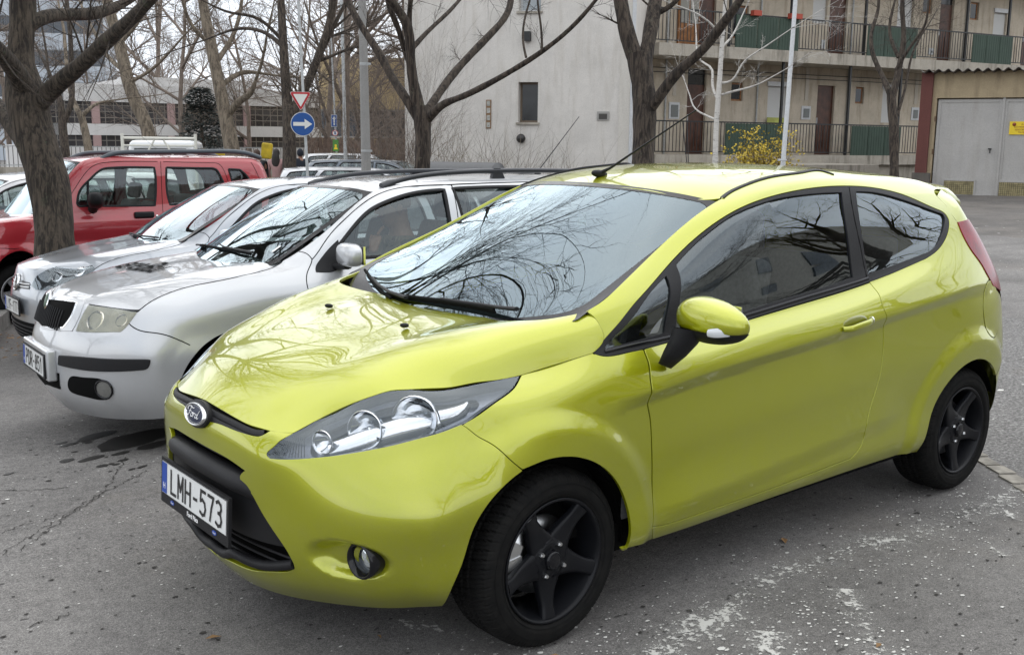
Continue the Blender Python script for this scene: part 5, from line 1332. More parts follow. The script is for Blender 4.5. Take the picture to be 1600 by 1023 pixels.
BADGEBLUE = simple('badge_blue', (.004, .010, .040), .45)
m = MB(); m.add(*dome(.066, .0295, .004, BM @ Matrix.Translation((0, 0, .0075))), True); m.build('badge_field', BADGEBLUE, bd)
m = MB(); S = []
for j in range(nn): t = 2*math.pi*j/nn; S.append(BM @ Vector((.061*math.cos(t), .0262*math.sin(t), .0105)))
m.tube(S+[S[0]], .0006, 4, cap=False); m.build('badge_line', CHROME, bd)
# flowing script
strokes = [([(-.045,.006),(-.047,.013),(-.040,.018),(-.028,.019),(-.016,.016),(-.008,.018)], .0022), ([(-.026,.018),(-.030,.006),(-.034,-.006),(-.041,-.012),(-.047,-.009)], .0024), ([(-.038,.003),(-.030,.005),(-.022,.004)], .0017),
  ([(-.016,.001),(-.021,-.003),(-.020,-.010),(-.014,-.011),(-.009,-.006),(-.011,.000),(-.016,.001),(-.012,.002),(-.004,.001)], .0020), ([(-.002,.003),(-.004,-.004),(-.006,-.011)], .0021), ([(-.004,-.003),(.002,.002),(.007,.001)], .0018),
  ([(.019,.001),(.012,.000),(.008,-.006),(.011,-.011),(.016,-.009),(.021,-.001),(.026,.008),(.030,.016)], .0020), ([(.030,.016),(.024,.004),(.021,-.006),(.023,-.011),(.030,-.007)], .0020)]
m = MB()
for pts, w in strokes:
    c = smooth_curve([(a*1.12, b) for a, b in pts], .002); m.tube([BM @ Vector((a, b, .0118-.03*(a*a+b*b))) for a, b in c], w*.75, 6, ref=BM.to_3x3() @ Vector((0, 0, 1)), flat=.6)
m.build('badge_script', WHITEP, bd)

# fog lamps
for sy in (1, -1):
    c = Vector((.600, .655*sy, .385)); ax = Vector((1, .18*sy, 0)).normalized(); x = Vector((0, 0, 1)).cross(ax).normalized(); y = ax.cross(x)
    M = Matrix(((x.x, y.x, ax.x, c.x), (x.y, y.y, ax.y, c.y), (x.z, y.z, ax.z, c.z), (0, 0, 0, 1)))
    m = MB(); m.lathe([(.054, -.10), (.056, -.02), (.055, -.002), (.051, .004), (.046, .002), (.042, -.02), (.038, -.03)], M, 32)
    fl = m.build('fog_lamp', GLOSSBLK, car)
    m = MB(); m.lathe([(.038, -.03), (.030, -.05), (.0, -.06)], M, 24); m.build('reflector', REFLECTOR, fl)
    m = MB(); m.lathe([(.0, -.016), (.02, -.018), (.039, -.026)], M, 24); m.build('lens', LAMPGLASS, fl)

# -------- wheels
def tyre_mat():
    m, nt, out = new_mat('tyre_tread')
    b = pbsdf(nt, out, Base_Color=(.014, .014, .014), Roughness=.75); b.inputs['Specular IOR Level'].default_value = .1
    oc = objco(nt); sep = nt.nodes.new('ShaderNodeSeparateXYZ'); nt.links.new(oc, sep.inputs[0])
    ang = math_(nt, 'ARCTAN2', sep.outputs[1], sep.outputs[0]); rr = math_(nt, 'SQRT', math_(nt, 'ADD', math_(nt, 'MULTIPLY', sep.outputs[0], sep.outputs[0]), math_(nt, 'MULTIPLY', sep.outputs[1], sep.outputs[1])))
    zz = math_(nt, 'ABSOLUTE', sep.outputs[2])
    ph = math_(nt, 'ADD', math_(nt, 'MULTIPLY', ang, 34), math_(nt, 'MULTIPLY', zz, 62))
    w = math_(nt, 'SINE', ph); grv = math_(nt, 'LESS_THAN', w, -.74)
    s2 = math_(nt, 'SINE', math_(nt, 'ADD', math_(nt, 'MULTIPLY', ang, 170), math_(nt, 'MULTIPLY', math_(nt, 'SINE', math_(nt, 'MULTIPLY', zz, 700)), .6)))
    sip = math_(nt, 'LESS_THAN', s2, -.8)
    on = math_(nt, 'GREATER_THAN', rr, .272)
    h = math_(nt, 'SUBTRACT', 1.0, math_(nt, 'MULTIPLY', on, math_(nt, 'MULTIPLY', sip, .35)))
    bump(nt, b, h, 1.0, .004)
    n = nnoise(nt, 25, 5, .6, oc); dust = math_(nt, 'MULTIPLY', ramp(nt, n.outputs[0], [(.4, 0), (.8, 1)]).outputs[0], .35)
    c = mixc(nt, dust, (.0085, .0085, .0085), (.030, .028, .025))
    nt.links.new(c.outputs[0], b.inputs['Base Color'])
    return m
TYRE = tyre_mat()
RIMBLK = simple('rim_black', (.0075, .008, .010), .38, .1, spec=.22, bmp=.05, bscale=800)
def spoke_wheel(cx, cy, cz, sy, steer=0., rot=0., rt=.289, rr=.199, caliper=True, front=True):
    # local Z = outward axis of the wheel
    base = Matrix.Translation((cx, cy*sy, cz)) @ Matrix.Rotation(steer, 4, 'Z') @ Matrix.Rotation(-R(90)*sy, 4, 'X') @ Matrix.Rotation(rot, 4, 'Z')
    w = empty('wheel'); w.parent = car; w.matrix_local = base
    prof = [(rr-.004, -.008), (rr+.003, -.003), (rr+.012, .004), (rr+.030, .010), (rt-.038, .008), (rt-.022, .002), (rt-.012, -.008), (rt-.005, -.020), (rt-.001, -.034)]
    for z0 in (-.066, -.100, -.134):
        prof += [(rt+.0008, z0+.008), (rt-.006, z0+.004), (rt-.006, z0-.004), (rt+.0008, z0-.008)]
    prof += [(rt-.001, -.166), (rt-.007, -.182), (rt-.02, -.196), (rt-.05, -.205), (rr, -.19)]
    m = MB(); NA = 360; BL = 60; V = []; F = []; np_ = len(prof)      # tread blocks are modelled: angled cuts through shoulder and crown
    for i in range(NA):
        a = 2*math.pi*i/NA
        for r_, h_ in prof:
            zc = abs(h_+.10); ph = (i*BL/NA+zc*9.0*(1 if h_ > -.1 else -1)) % 1; cut = 0
            if r_ > rt-.024 and h_ > -.19: cut = .0075 if ph < .20 else (.0025 if .52 < ph < .66 else 0)
            if r_ <= rt-.011: cut *= .35
            V.append(((r_-cut)*math.cos(a), (r_-cut)*math.sin(a), h_))
    for i in range(NA):
        j = (i+1) % NA
        for k in range(np_-1): F.append((i*np_+k, j*np_+k, j*np_+k+1, i*np_+k+1))
    m.add(V, F, False); ty = m.build('tyre', TYRE, w)
    ty.data.polygons.foreach_set('use_smooth', [k % (np_-1) < 3 or k % (np_-1) > np_-4 for k in range(len(F))])
    for r_, h_ in ((rr+.050, .0098), (rr+.018, .0078)):          # raised rings on the sidewall
        m = MB(); m.lathe([(r_-.0012, h_), (r_, h_+.0012), (r_+.0012, h_)], None, 72); m.build('sidewall_ring', RUBBER, ty)
    m = MB(); m.lathe([(rr+.003, -.002), (rr+.004, .0035), (rr-.001, .005), (rr-.006, .001), (rr-.010, -.010), (rr-.016, -.030), (rr-.022, -.07), (rr-.03, -.15), (rr+.00, -.18)], None, 72)
    rim = m.build('rim', RIMBLK, w)
    # spokes as one lofted star
    m = MB(); NS = 5
    for k in range(NS):
        a0 = 2*math.pi*k/NS; V = []; F = []; rs = np.linspace(.030, rr-.010, 13)
        for r_ in rs:
            t = (r_-.030)/(rr-.04)
            hw = .040*(1-t)**1.7+.0215+.007*smst(.75, 1, t); z = -.012-.010*math.sin(math.pi*min(1, t*1.05))+.010*t*t; th = .030-.008*t
            bend = .0
            for q, dz in ((-1, -th), (-1, -.008), (-.86, -.0015), (-.55, 0), (0, .0015), (.55, 0), (.86, -.0015), (1, -.008), (1, -th)):
                x = r_; y = hw*q; V.append((x*math.cos(a0)-y*math.sin(a0), x*math.sin(a0)+y*math.cos(a0), z+dz))
        for i in range(len(rs)-1):
            for j in range(8): F.append((i*9+j, (i+1)*9+j, (i+1)*9+j+1, i*9+j+1))
        F = [f[::-1] for f in F]; m.add(V, F, True)
    m.lathe([(.062, -.045), (.062, -.018), (.056, -.0135), (.034, -.012), (.032, -.016)], None, 40)
    m.build('spokes', RIMBLK, w)
    m = MB(); m.lathe([(.031, -.02), (.031, -.004), (.028, .001), (.020, .003), (.0, .003)], None, 32); cap = m.build('centre_cap', GLOSSBLK, w)
    m = MB(); m.lathe([(.027, .0005), (.0265, .0028), (.024, .0028), (.0235, .0005)], None, 32); m.build('cap_ring', RIMBLK, cap)
    for k in range(4):
        m = MB(); a = R(45+90*k); m.lathe([(.0, -.004), (.006, -.005), (.0085, -.010), (.0085, -.02)], Matrix.Translation((.054*math.cos(a), .054*math.sin(a), .004)), 6, smooth=False); m.build('wheel_bolt', ALU, w)
    # brake disc and caliper stay upright
    inv = Matrix.Rotation(-rot, 4, 'Z')
    m = MB(); m.lathe([(.05, -.075), (.128, -.075), (.129, -.085), (.05, -.085)], None, 48); m.build('brake_disc', ALU, w)
    m = MB(); m.lathe([(.0, -.06), (.06, -.06), (.07, -.075), (.07, -.10)], None, 32); m.lathe([(.12, -.10), (.0, -.10)], None, 32); m.build('hub', DARK, w)
    if front:
        m = MB(); CMx = inv
        arc = [(rad*math.cos(R(a)), rad*math.sin(R(a))) for rad, rng_ in ((.158, range(-32, 33, 8)), (.108, range(32, -33, -8))) for a in rng_]
        m.prism(arc, CMx @ Matrix.Translation((0, 0, -.10)), .055); m.prism([(.10, -.03), (.168, -.022), (.168, .022), (.10, .03)], CMx @ Matrix.Translation((0, 0, -.075)), .034)
        m.build('brake_caliper', ALU, w)
    m = MB(); m.lathe([(rr-.03, -.17), (.0, -.17)], None, 40); m.build('inner_cover', DARK, w)
    return w
for sy in (1, -1):
    spoke_wheel(0, .826, .289, sy, .022, R(14) if sy > 0 else R(40), front=True)
    spoke_wheel(-2.489, .832, .289, sy, 0, R(18) if sy > 0 else R(50), front=False)
    # arch liners
    for cx, ra in ((ARX, FARCH_R), (ARXR, .352)):
        V = []; F = []; n = 26; yy = [.60, .795, .822] if cx > -1 else [.58, .79, .818]
        for a in (np.linspace(4, 183, n) if cx > -1 else np.linspace(-4, 158, n)):
            for y, rr_ in zip([yy[0], yy[1]-.09*float(smst(48, 10, a))*(cx > -1), yy[2]-.09*float(smst(48, 10, a))*(cx > -1)], (ra+.012, ra+.012, ra-.001)): V.append((cx+rr_*math.cos(R(a)), y*sy, ARZ+rr_*math.sin(R(a))))
            V.append((cx, .60*sy, ARZ))
        for i in range(n-1):
            for k in (0, 1): F.append((i*4+k, i*4+k+1, (i+1)*4+k+1, (i+1)*4+k))
            F.append((i*4+3, i*4, (i+1)*4, (i+1)*4+3))
        link_mesh('arch_liner', V, F, DARK, car, smooth=False)

# -------- mirrors, handles, wipers, aerial
def superell(name, c, axes, rad, mat, parent, e=2.3, n=28, k=16, warp=None, zmin=-1, zmax=1):
    V = []; F = []; ax = [Vector(a).normalized() for a in axes]
    f = lambda v: math.copysign(abs(v)**(2/e), v)
    for i in range(k+1):
        ph = -math.pi/2+math.pi*i/k
        for j in range(n):
            t = 2*math.pi*j/n; p = [f(math.cos(ph))*f(math.cos(t)), f(math.cos(ph))*f(math.sin(t)), f(math.sin(ph))]
            p[2] = min(max(p[2], zmin), zmax)
            if warp: p = warp(p)
            V.append(Vector(c)+ax[0]*p[0]*rad[0]+ax[1]*p[1]*rad[1]+ax[2]*p[2]*rad[2])
    for i in range(k):
        for j in range(n): F.append((i*n+j, i*n+(j+1) % n, (i+1)*n+(j+1) % n, (i+1)*n+j))
    return link_mesh(name, V, F, mat, parent, smooth=True)
def door_mirror(parent, c, sy, capmat, size=1.0, foot=None, skoda=False):
    root = empty('door_mirror'); root.parent = parent
    ax = [(.10, 1*sy, .0), (1, -.10*sy, 0), (0, 0, 1)]
    def warp(p):
        y = p[0]; q = (y+1)/2; s_ = 1-.30*q**2; p2 = list(p)
        p2[2] = p[2]*s_-.10*q+.05; p2[1] = (p[1] if p[1] > -.1 else -.1+(p[1]+.1)*.18)*(1-.25*q)
        return p2
    superell('mirror_cap', c, ax, (.146*size, .088*size, .076*size), capmat, root, 2.35, 36, 20, lambda p: warp(p), zmin=-.42)
    superell('mirror_shell', (c[0]-.004, c[1], c[2]-.004), ax, (.143*size, .085*size, .078*size), BLACKPL, root, 2.35, 36, 20, lambda p: warp(p), zmax=-.30)
    m = MB(); cy = c[1]
    m.box((c[0]-.012*size, cy, c[2]+.002), (.004, .19*size, .105*size)); m.build('mirror_glass', CHROME, root)
    return root
MC = (-.520, .990, 1.022)
for sy in (1, -1):
    rt_ = door_mirror(car, (MC[0], MC[1]*sy, MC[2]), sy, LIME)
    if sy < 0: rt_.matrix_local = Matrix.Translation((-.47, -.87, 0)) @ Matrix.Rotation(R(-88), 4, 'Z') @ Matrix.Translation((.44, .90, -.14))
    m = MB()
    pts = [(-.485, .915, .985), (-.470, .905, .945), (-.450, .888, .905), (-.435, .860, .862)]
    V = []; F = []
    for i, (x, y, z) in enumerate(pts):
        wx, wy = ((.082, .060), (.070, .050), (.058, .040), (.036, .020))[i]
        for j in range(14):
            t = 2*math.pi*j/14; V.append((x+wx*math.cos(t)*.75, (y+wy*math.sin(t)*.8)*sy, z+.012*math.cos(t)))
    for i in range(3):
        for j in range(14): F.append((i*14+j, i*14+(j+1) % 14, (i+1)*14+(j+1) % 14, (i+1)*14+j))
    F.append(tuple(range(42, 56)))
    m.add(V, F, True); m.build('mirror_stem', BLACKPL, rt_)
    # clear indicator let into the lower edge of the cap
    m = MB(); V = []; F = []
    for i, t in enumerate(np.linspace(0, 1, 9)):
        y = 1.03+.085*t; x = MC[0]+.0815-.050*t**1.6; h = .013*math.sin(math.pi*min(1, .25+t*.62))+.002
        for dz, dx in ((-1, -.001), (-.5, .003), (.5, .003), (1, -.001)): V.append((x+dx, y*sy, MC[2]-.026+h*dz+.010*t))
    for i in range(8):
        for k in range(3): F.append((i*4+k, i*4+k+1, (i+1)*4+k+1, (i+1)*4+k))
    m.add(V, F, True); ind = m.build('indicator_lens', simple('indicator_lens', (.62, .64, .66), .10, coat=1) if sy > 0 else bpy.data.materials['indicator_lens'], rt_)
    # door handle: recess dish and grip
    P, N, du, dv = SA.frames(SA.lift([(1337,506)])); c = P[0]*[1, sy, 1]
    hnd = empty('door_handle'); hnd.parent = car
    superell('handle_cup', c-np.array([0, .006*sy, 0]), [(1, 0, -.06), (0, 1, 0), (0, 0, 1)], (.085, .010, .030), simple('handle_cup', (.16, .17, .006), .4, coat=1) if sy > 0 else bpy.data.materials['handle_cup'], hnd, 2.2, 28, 12)
    m = MB(); hp = [(c[0]+dx, c[1]+dy*sy, c[2]+dz) for dx, dy, dz in ((.088, .004, -.012), (.070, .022, -.010), (.03, .031, -.004), (-.03, .032, .003), (-.070, .024, .009), (-.088, .006, .012))]
    hc = smooth_curve(hp, .008); m.tube(hc, [.0145*(.75+.25*math.sin(math.pi*i/(len(hc)-1))) for i in range(len(hc))], 12, ref=(0, 1, 0), flat=.62)
    m.build('handle_grip', LIME, hnd)
    m = MB(); m.tube([(c[0]-.066, c[1]+.026*sy, c[2]+.009), (c[0]-.074, c[1]+.024*sy, c[2]+.010)], .0165, 12, ref=(0, 1, 0), flat=.62); m.build('handle_band', CHROME, hnd)
# washer jets
for sy in (1, -1):
    superell('washer_jet', (.177, .253*sy, .972), [(1, 0, .1), (0, 1, 0), (0, 0, 1)], (.016, .010, .008), BLACKPL, car, 2.4, 16, 10)
# wipers (their own profile, lying on the screen)
def on_ws(x, y, off=0.0):
    P, N, _, _ = SC.frames(SC.lift([(x, y)])); return P[0]+N[0]*off
m = MB()
a = [(812,494),(786,489),(750,481),(716,474),(690,468)]
m.tube([on_ws(*q, .030-.006*i) for i, q in enumerate(a)], [.013, .011, .009, .007, .006], 8, flat=.6)
w1 = m.build('wiper_arm', BLACKPL, car)
m = MB(); b = [(604,464),(640,468),(690,474),(740,482),(775,489)]; m.tube([on_ws(*q, .016) for q in b], .0065, 6); m.tube([on_ws(*q, .004) for q in b], .005, 4); m.build('wiper_blade', RUBBER, w1)
m = MB()
a = [(640,474),(612,463),(596,452),(584,438)]
m.tube([on_ws(*q, .028-.004*i) for i, q in enumerate(a)], [.011, .009, .008, .006], 8, flat=.6)
w2 = m.build('wiper_arm', BLACKPL, car)
m = MB(); b = [(572,426),(584,443),(600,461),(614,470)]; m.tube([on_ws(*q, .014) for q in b], .006, 6); m.build('wiper_blade', RUBBER, w2)
# aerial
m = MB(); A0 = Vector((-.945, .0, 1.443)); 
superell('aerial_base', (-.945, 0, 1.450), [(1, 0, .1), (0, 1, 0), (0, 0, 1)], (.042, .018, .016), BLACKPL, car, 2.2, 18, 10)
tip = Vector(at_depth(1088, 172, 4.05))
d = (tip-A0); m.tube([A0+Vector((0, 0, .008)), A0+d*.12, A0+d*.5, tip], [.010, .0052, .0040, .0028], 8); m.build('aerial', BLACKPL, car)
# scent tag hanging under the mirror, stickers on the screen inside
m = MB(); t0 = Vector((-.80, .06, 1.25)); m.prism([(-.03, 0), (.03, 0), (0, .075)], frame(t0, (0, 1, 0), (0, 0, 1)), .002); m.tube([t0+Vector((0, 0, .075)), t0+Vector((-.02, 0, .12))], .001, 4); m.build('hanging_tag', WHITEP, car)

# -------- cabin
m = MB(); m.bbox((-2.8, -.74, .30), (.0, .74, .36)); m.bbox((-2.9, -.60, .30), (-2.35, .60, .88)); m.bbox((-.28, -.72, .34), (.05, .72, .80))
m.build('cabin_floor', DARK, car)
m = MB(); V = []; F = []
dash = [(.02, .90), (-.14, .935), (-.34, .955), (-.42, .93), (-.45, .86), (-.40, .60)]
for i, y in enumerate(np.linspace(-.70, .70, 25)):
    hood_ = .035*math.exp(-((y-.36)/.16)**2)
    for k, (x, z) in enumerate(dash): V.append((x, y*(1 if k else 1), z+(hood_ if k in (2, 3) else 0)-.02*(abs(y)/.7)**4))
nd = len(dash)
for i in range(24):
    for k in range(nd-1): F.append((i*nd+k, i*nd+k+1, (i+1)*nd+k+1, (i+1)*nd+k))
m.add(V, F, True); m.build('dashboard', simple('dash_plastic', (.035, .036, .040), .6), car)
def seat(parent, x, y, z0=.36, name='front_seat', w=.50, mat=None):
    s_ = empty(name); s_.parent = parent; mat = mat or CABIN
    rounded_box('seat_cushion', (x, y, z0+.14), (.50, w, .16), .05, mat, s_)
    Mx = Matrix.Rotation(R(-16), 4, 'Y')
    rounded_box('backrest', (x-.30, y, z0+.50), (.14, w, .62), .05, mat, s_, M=Mx, taper=(.8, .86))
    rounded_box('headrest', (x-.42, y, z0+.90), (.09, .26, .17), .04, mat, s_, M=Mx)
    return s_
for y in (.36, -.36): seat(car, -.95, y, .33)
rounded_box('rear_bench', (-1.98, 0, .50), (.50, 1.24, .18), .05, CABIN, car)
rounded_box('bench_back', (-2.30, 0, .78), (.14, 1.24, .55), .05, CABIN, car, M=Matrix.Rotation(R(-16), 4, 'Y'))
for y in (.38, -.38): rounded_box('rear_headrest', (-2.38, y, 1.09), (.08, .24, .13), .03, CABIN, car)
def steering(parent, c, tilt=25, r=.185):
    M = Matrix.Translation(c) @ Matrix.Rotation(R(90-tilt), 4, 'Y')
    m = MB(); pts = [M @ Vector((r*math.cos(t), r*math.sin(t), 0)) for t in np.linspace(0, 2*math.pi, 33)]
    m.tube(pts, .014, 8, cap=False); m.box((0, 0, 0), (1, 1, 1), M=M @ Matrix.Diagonal((.11, .14, .05, 1)))
    for a in (0, 125, 235): m.tube([M @ Vector((0, 0, -.005)), M @ Vector((r*math.cos(R(a+180)), r*math.sin(R(a+180)), 0))], .016, 6, flat=.5)
    m.tube([Vector(c), Vector(c)+Vector((.25, 0, -.09))], .035, 8)
    return m.build('steering_wheel', BLACKPL, parent)
steering(car, (-.52, .36, .88))
# roof liner, inner pillars and door cards
g = panel_geo(SD, SD.outline([rf, DITCH_D, rr]), gap=0, off=-.03, flange=0, grid=.08); put('roof_liner', join_geo(g, mirror_geo(g)), LINER, car)
dc = run(SA.lift([(-.30,.85,.35),(-.30,.85,.88)]), SA.lift([(-.30,.85,.88),(-1.0,.80,.93),(-1.7,.80,1.0),(-2.3,.78,1.10),(-2.60,.74,1.14)]), SA.lift([(-2.60,.74,1.14),(-2.60,.8,.66)]), SA.lift([(-2.60,.8,.66),(-2.1,.8,.62),(-2.0,.84,.35)]), SA.lift([(-2.0,.84,.35),(-.30,.85,.35)]))
g = panel_geo(SA, dc, gap=0, off=-.05, flange=0, grid=.06); put('door_card', g, CABIN, car); put('door_card', mirror_geo(g), CABIN, car)
m = MB(); m.box((-.80, 0, 1.325), (.02, .22, .06)); m.build('inside_mirror', BLACKPL, car)
# underbody
m = MB(); m.bbox((-2.95, -.60, .17), (.42, .55, .30)); m.bbox((-2.05, -.79, .235), (-.30, .79, .33)); m.build('underbody', DARK, car)
m = MB(); m.bbox((.05, -.52, .30), (.60, .52, .62)); m.build('engine_bay', DARK, car)
for s_, q in ((SA, smooth_curve(SA.lift(SEAM_F), .02)), (SA, smooth_curve(SA.lift(DOOR_F), .02)), (SA, smooth_curve(SA.lift(SILLCR), .02)), (SA, smooth_curve(SA.lift(DOOR_R), .02)),
              (SA, smooth_curve(SA.lift(HOODSIDE), .02)), (SA, smooth_curve(SA.lift(PILLBASE), .02)), (SA, smooth_curve(SA.lift(HL_TOP), .02))):
    g = strip_geo(s_, q, .016, .004, -.007); put('gap_backing', g, DARK, car); put('gap_backing', mirror_geo(g), DARK, car)
# ================================================================== the other parked cars
K_NET = [
 [(.74,0,.19),(.80,0,.28),(.832,0,.42),(.828,0,.55),(.80,0,.63),(.775,0,.71),(.742,0,.782),(.70,0,.805),(.66,0,.82),(.60,0,.84)],
 [(.72,.25,.19),(.785,.25,.28),(.815,.25,.42),(.812,.25,.55),(.785,.25,.63),(.758,.25,.71),(.722,.25,.776),(.68,.25,.80),(.64,.25,.815),(.58,.25,.835)],
 [(.66,.44,.19),(.725,.46,.28),(.750,.47,.42),(.750,.46,.55),(.725,.45,.63),(.690,.44,.70),(.652,.43,.765),(.62,.41,.79),(.58,.39,.81),(.52,.37,.835)],
 [(.55,.60,.19),(.60,.64,.28),(.625,.66,.42),(.630,.655,.55),(.612,.645,.63),(.578,.628,.69),(.535,.60,.762),(.50,.57,.79),(.48,.54,.81),(.44,.50,.84)],
 [(.44,.70,.195),(.47,.745,.28),(.49,.772,.42),(.50,.772,.55),(.49,.756,.63),(.475,.742,.69),(.455,.705,.775),(.43,.66,.808),(.41,.62,.83),(.38,.57,.86)],
 [(.34,.75,.20),(.36,.785,.28),(.37,.808,.42),(.37,.812,.55),(.35,.803,.65),(.33,.785,.735),(.31,.735,.815),(.30,.69,.848),(.29,.65,.868),(.28,.60,.888)],
 [(.15,.77,.21),(.15,.80,.29),(.15,.818,.42),(.15,.823,.55),(.15,.820,.67),(.15,.802,.77),(.15,.748,.852),(.15,.70,.880),(.15,.66,.895),(.15,.61,.908)],
 [(-.10,.775,.215),(-.10,.805,.29),(-.10,.82,.42),(-.10,.823,.55),(-.10,.822,.68),(-.10,.806,.80),(-.10,.755,.885),(-.10,.71,.908),(-.10,.67,.922),(-.10,.62,.932)],
 [(-.38,.78,.22),(-.38,.81,.29),(-.38,.820,.42),(-.38,.823,.55),(-.38,.823,.69),(-.38,.808,.82),(-.34,.758,.902),(-.33,.728,.925),(-.315,.69,.945),(-.285,.645,.955)],
 [(-.65,.78,.22),(-.65,.812,.295),(-.65,.820,.42),(-.65,.823,.56),(-.65,.823,.70),(-.65,.808,.84),(-.65,.760,.925),(-.655,.715,1.04),(-.640,.650,1.140),(-.61,.595,1.155)],
 [(-1.0,.78,.22),(-1.0,.812,.295),(-1.0,.820,.42),(-1.0,.823,.56),(-1.0,.823,.71),(-1.0,.808,.85),(-1.0,.760,.935),(-1.0,.700,1.12),(-.99,.605,1.292),(-.98,.535,1.338)],
 [(-1.6,.78,.22),(-1.6,.812,.295),(-1.6,.820,.42),(-1.6,.823,.56),(-1.6,.823,.71),(-1.6,.808,.855),(-1.6,.760,.945),(-1.6,.692,1.15),(-1.6,.605,1.345),(-1.6,.54,1.385)],
 [(-2.1,.78,.22),(-2.1,.812,.295),(-2.1,.820,.42),(-2.1,.823,.56),(-2.1,.823,.71),(-2.1,.808,.86),(-2.1,.758,.95),(-2.1,.690,1.15),(-2.1,.605,1.345),(-2.1,.54,1.385)],
 [(-2.7,.77,.22),(-2.7,.805,.295),(-2.7,.818,.42),(-2.7,.823,.56),(-2.7,.820,.71),(-2.7,.800,.865),(-2.7,.750,.955),(-2.7,.685,1.15),(-2.7,.600,1.335),(-2.7,.53,1.375)],
 [(-3.10,.73,.24),(-3.12,.77,.30),(-3.14,.785,.42),(-3.15,.785,.56),(-3.15,.78,.71),(-3.12,.765,.865),(-3.09,.715,.96),(-3.03,.65,1.15),(-2.97,.575,1.30),(-2.94,.51,1.345)],
 [(-3.26,.62,.26),(-3.31,.65,.31),(-3.34,.66,.42),(-3.34,.66,.56),(-3.30,.66,.71),(-3.26,.645,.865),(-3.22,.61,.96),(-3.14,.56,1.15),(-3.05,.50,1.30),(-3.02,.44,1.345)],
 [(-3.32,.34,.27),(-3.37,.36,.31),(-3.40,.37,.42),(-3.40,.37,.56),(-3.34,.37,.71),(-3.30,.36,.865),(-3.26,.34,.96),(-3.17,.31,1.15),(-3.09,.28,1.31),(-3.05,.24,1.36)],
 [(-3.33,0,.27),(-3.38,0,.31),(-3.41,0,.42),(-3.41,0,.56),(-3.35,0,.71),(-3.31,0,.865),(-3.27,0,.96),(-3.18,0,1.15),(-3.10,0,1.315),(-3.06,0,1.37)]]
K_HOOD = [
 [(.748,0,.778),(.728,.25,.772),(.70,.36,.768),(.654,.432,.763)],
 [(.66,0,.812),(.645,.28,.806),(.61,.42,.798),(.535,.602,.760)],
 [(.50,0,.850),(.49,.32,.846),(.47,.52,.834),(.454,.707,.773)],
 [(.30,0,.885),(.30,.34,.882),(.30,.56,.872),(.310,.737,.813)],
 [(.10,0,.912),(.10,.35,.912),(.10,.58,.905),(.150,.750,.850)],
 [(-.10,0,.932),(-.10,.35,.934),(-.11,.58,.932),(-.10,.757,.883)],
 [(-.24,0,.942),(-.24,.35,.946),(-.26,.60,.948),(-.34,.760,.900)],
 [(-.34,0,.945),(-.34,.35,.950),(-.37,.60,.958),(-.45,.755,.93)]]
K_WS = ws_rows([(-.08,0,.905),(-.12,.30,.908),(-.18,.50,.920),(-.27,.67,.945)],
               [(-.845,0,1.362),(-.865,.25,1.356),(-.905,.43,1.342),(-.965,.55,1.318)], bulge=.022)
K_ROOF = [
 [(-.835,0,1.356),(-.855,.25,1.350),(-.90,.43,1.336),(-.97,.548,1.320)],
 [(-1.0,0,1.385),(-1.01,.25,1.380),(-1.04,.43,1.366),(-1.08,.545,1.348)],
 [(-1.3,0,1.408),(-1.3,.25,1.404),(-1.3,.43,1.392),(-1.3,.545,1.372)],
 [(-1.8,0,1.420),(-1.8,.25,1.417),(-1.8,.43,1.404),(-1.8,.545,1.386)],
 [(-2.4,0,1.415),(-2.4,.25,1.411),(-2.4,.43,1.400),(-2.4,.54,1.382)],
 [(-2.85,0,1.395),(-2.85,.24,1.391),(-2.85,.42,1.380),(-2.83,.52,1.362)],
 [(-3.05,0,1.375),(-3.04,.22,1.371),(-3.02,.38,1.362),(-2.98,.48,1.350)]]
def k_disp(P, uv):
    x, y, z = P[:, 0], P[:, 1].copy(), P[:, 2]
    side = smst(.40, .22, x)*smst(-3.0, -2.85, x)
    for cx in (0, -2.462):
        r = np.hypot(x-cx, z-.29); y += .016*smst(.47, .39, r)*side*smst(.64, .50, z-.29+.29)
    y += .008*np.exp(-((z-.80)/.05)**2)*smst(.1, -.5, x)*smst(-3.0, -2.7, x)
    y += -.008*np.exp(-((z-.40)/.05)**2)*smst(-.35, -.6, x)*smst(-2.0, -1.8, x)
    return np.stack([x, y, z], 1)
def warper(kx, ky, kz):
    def f(net):
        n = np.array(net, float); o = n.copy()
        o[..., 0] = np.interp(-n[..., 0], *kx)
        o[..., 1] = np.sign(n[..., 1])*np.interp(np.abs(n[..., 1]), *ky); o[..., 2] = np.interp(n[..., 2], *kz)
        return o
    return f
ident = lambda net: np.array(net, float)
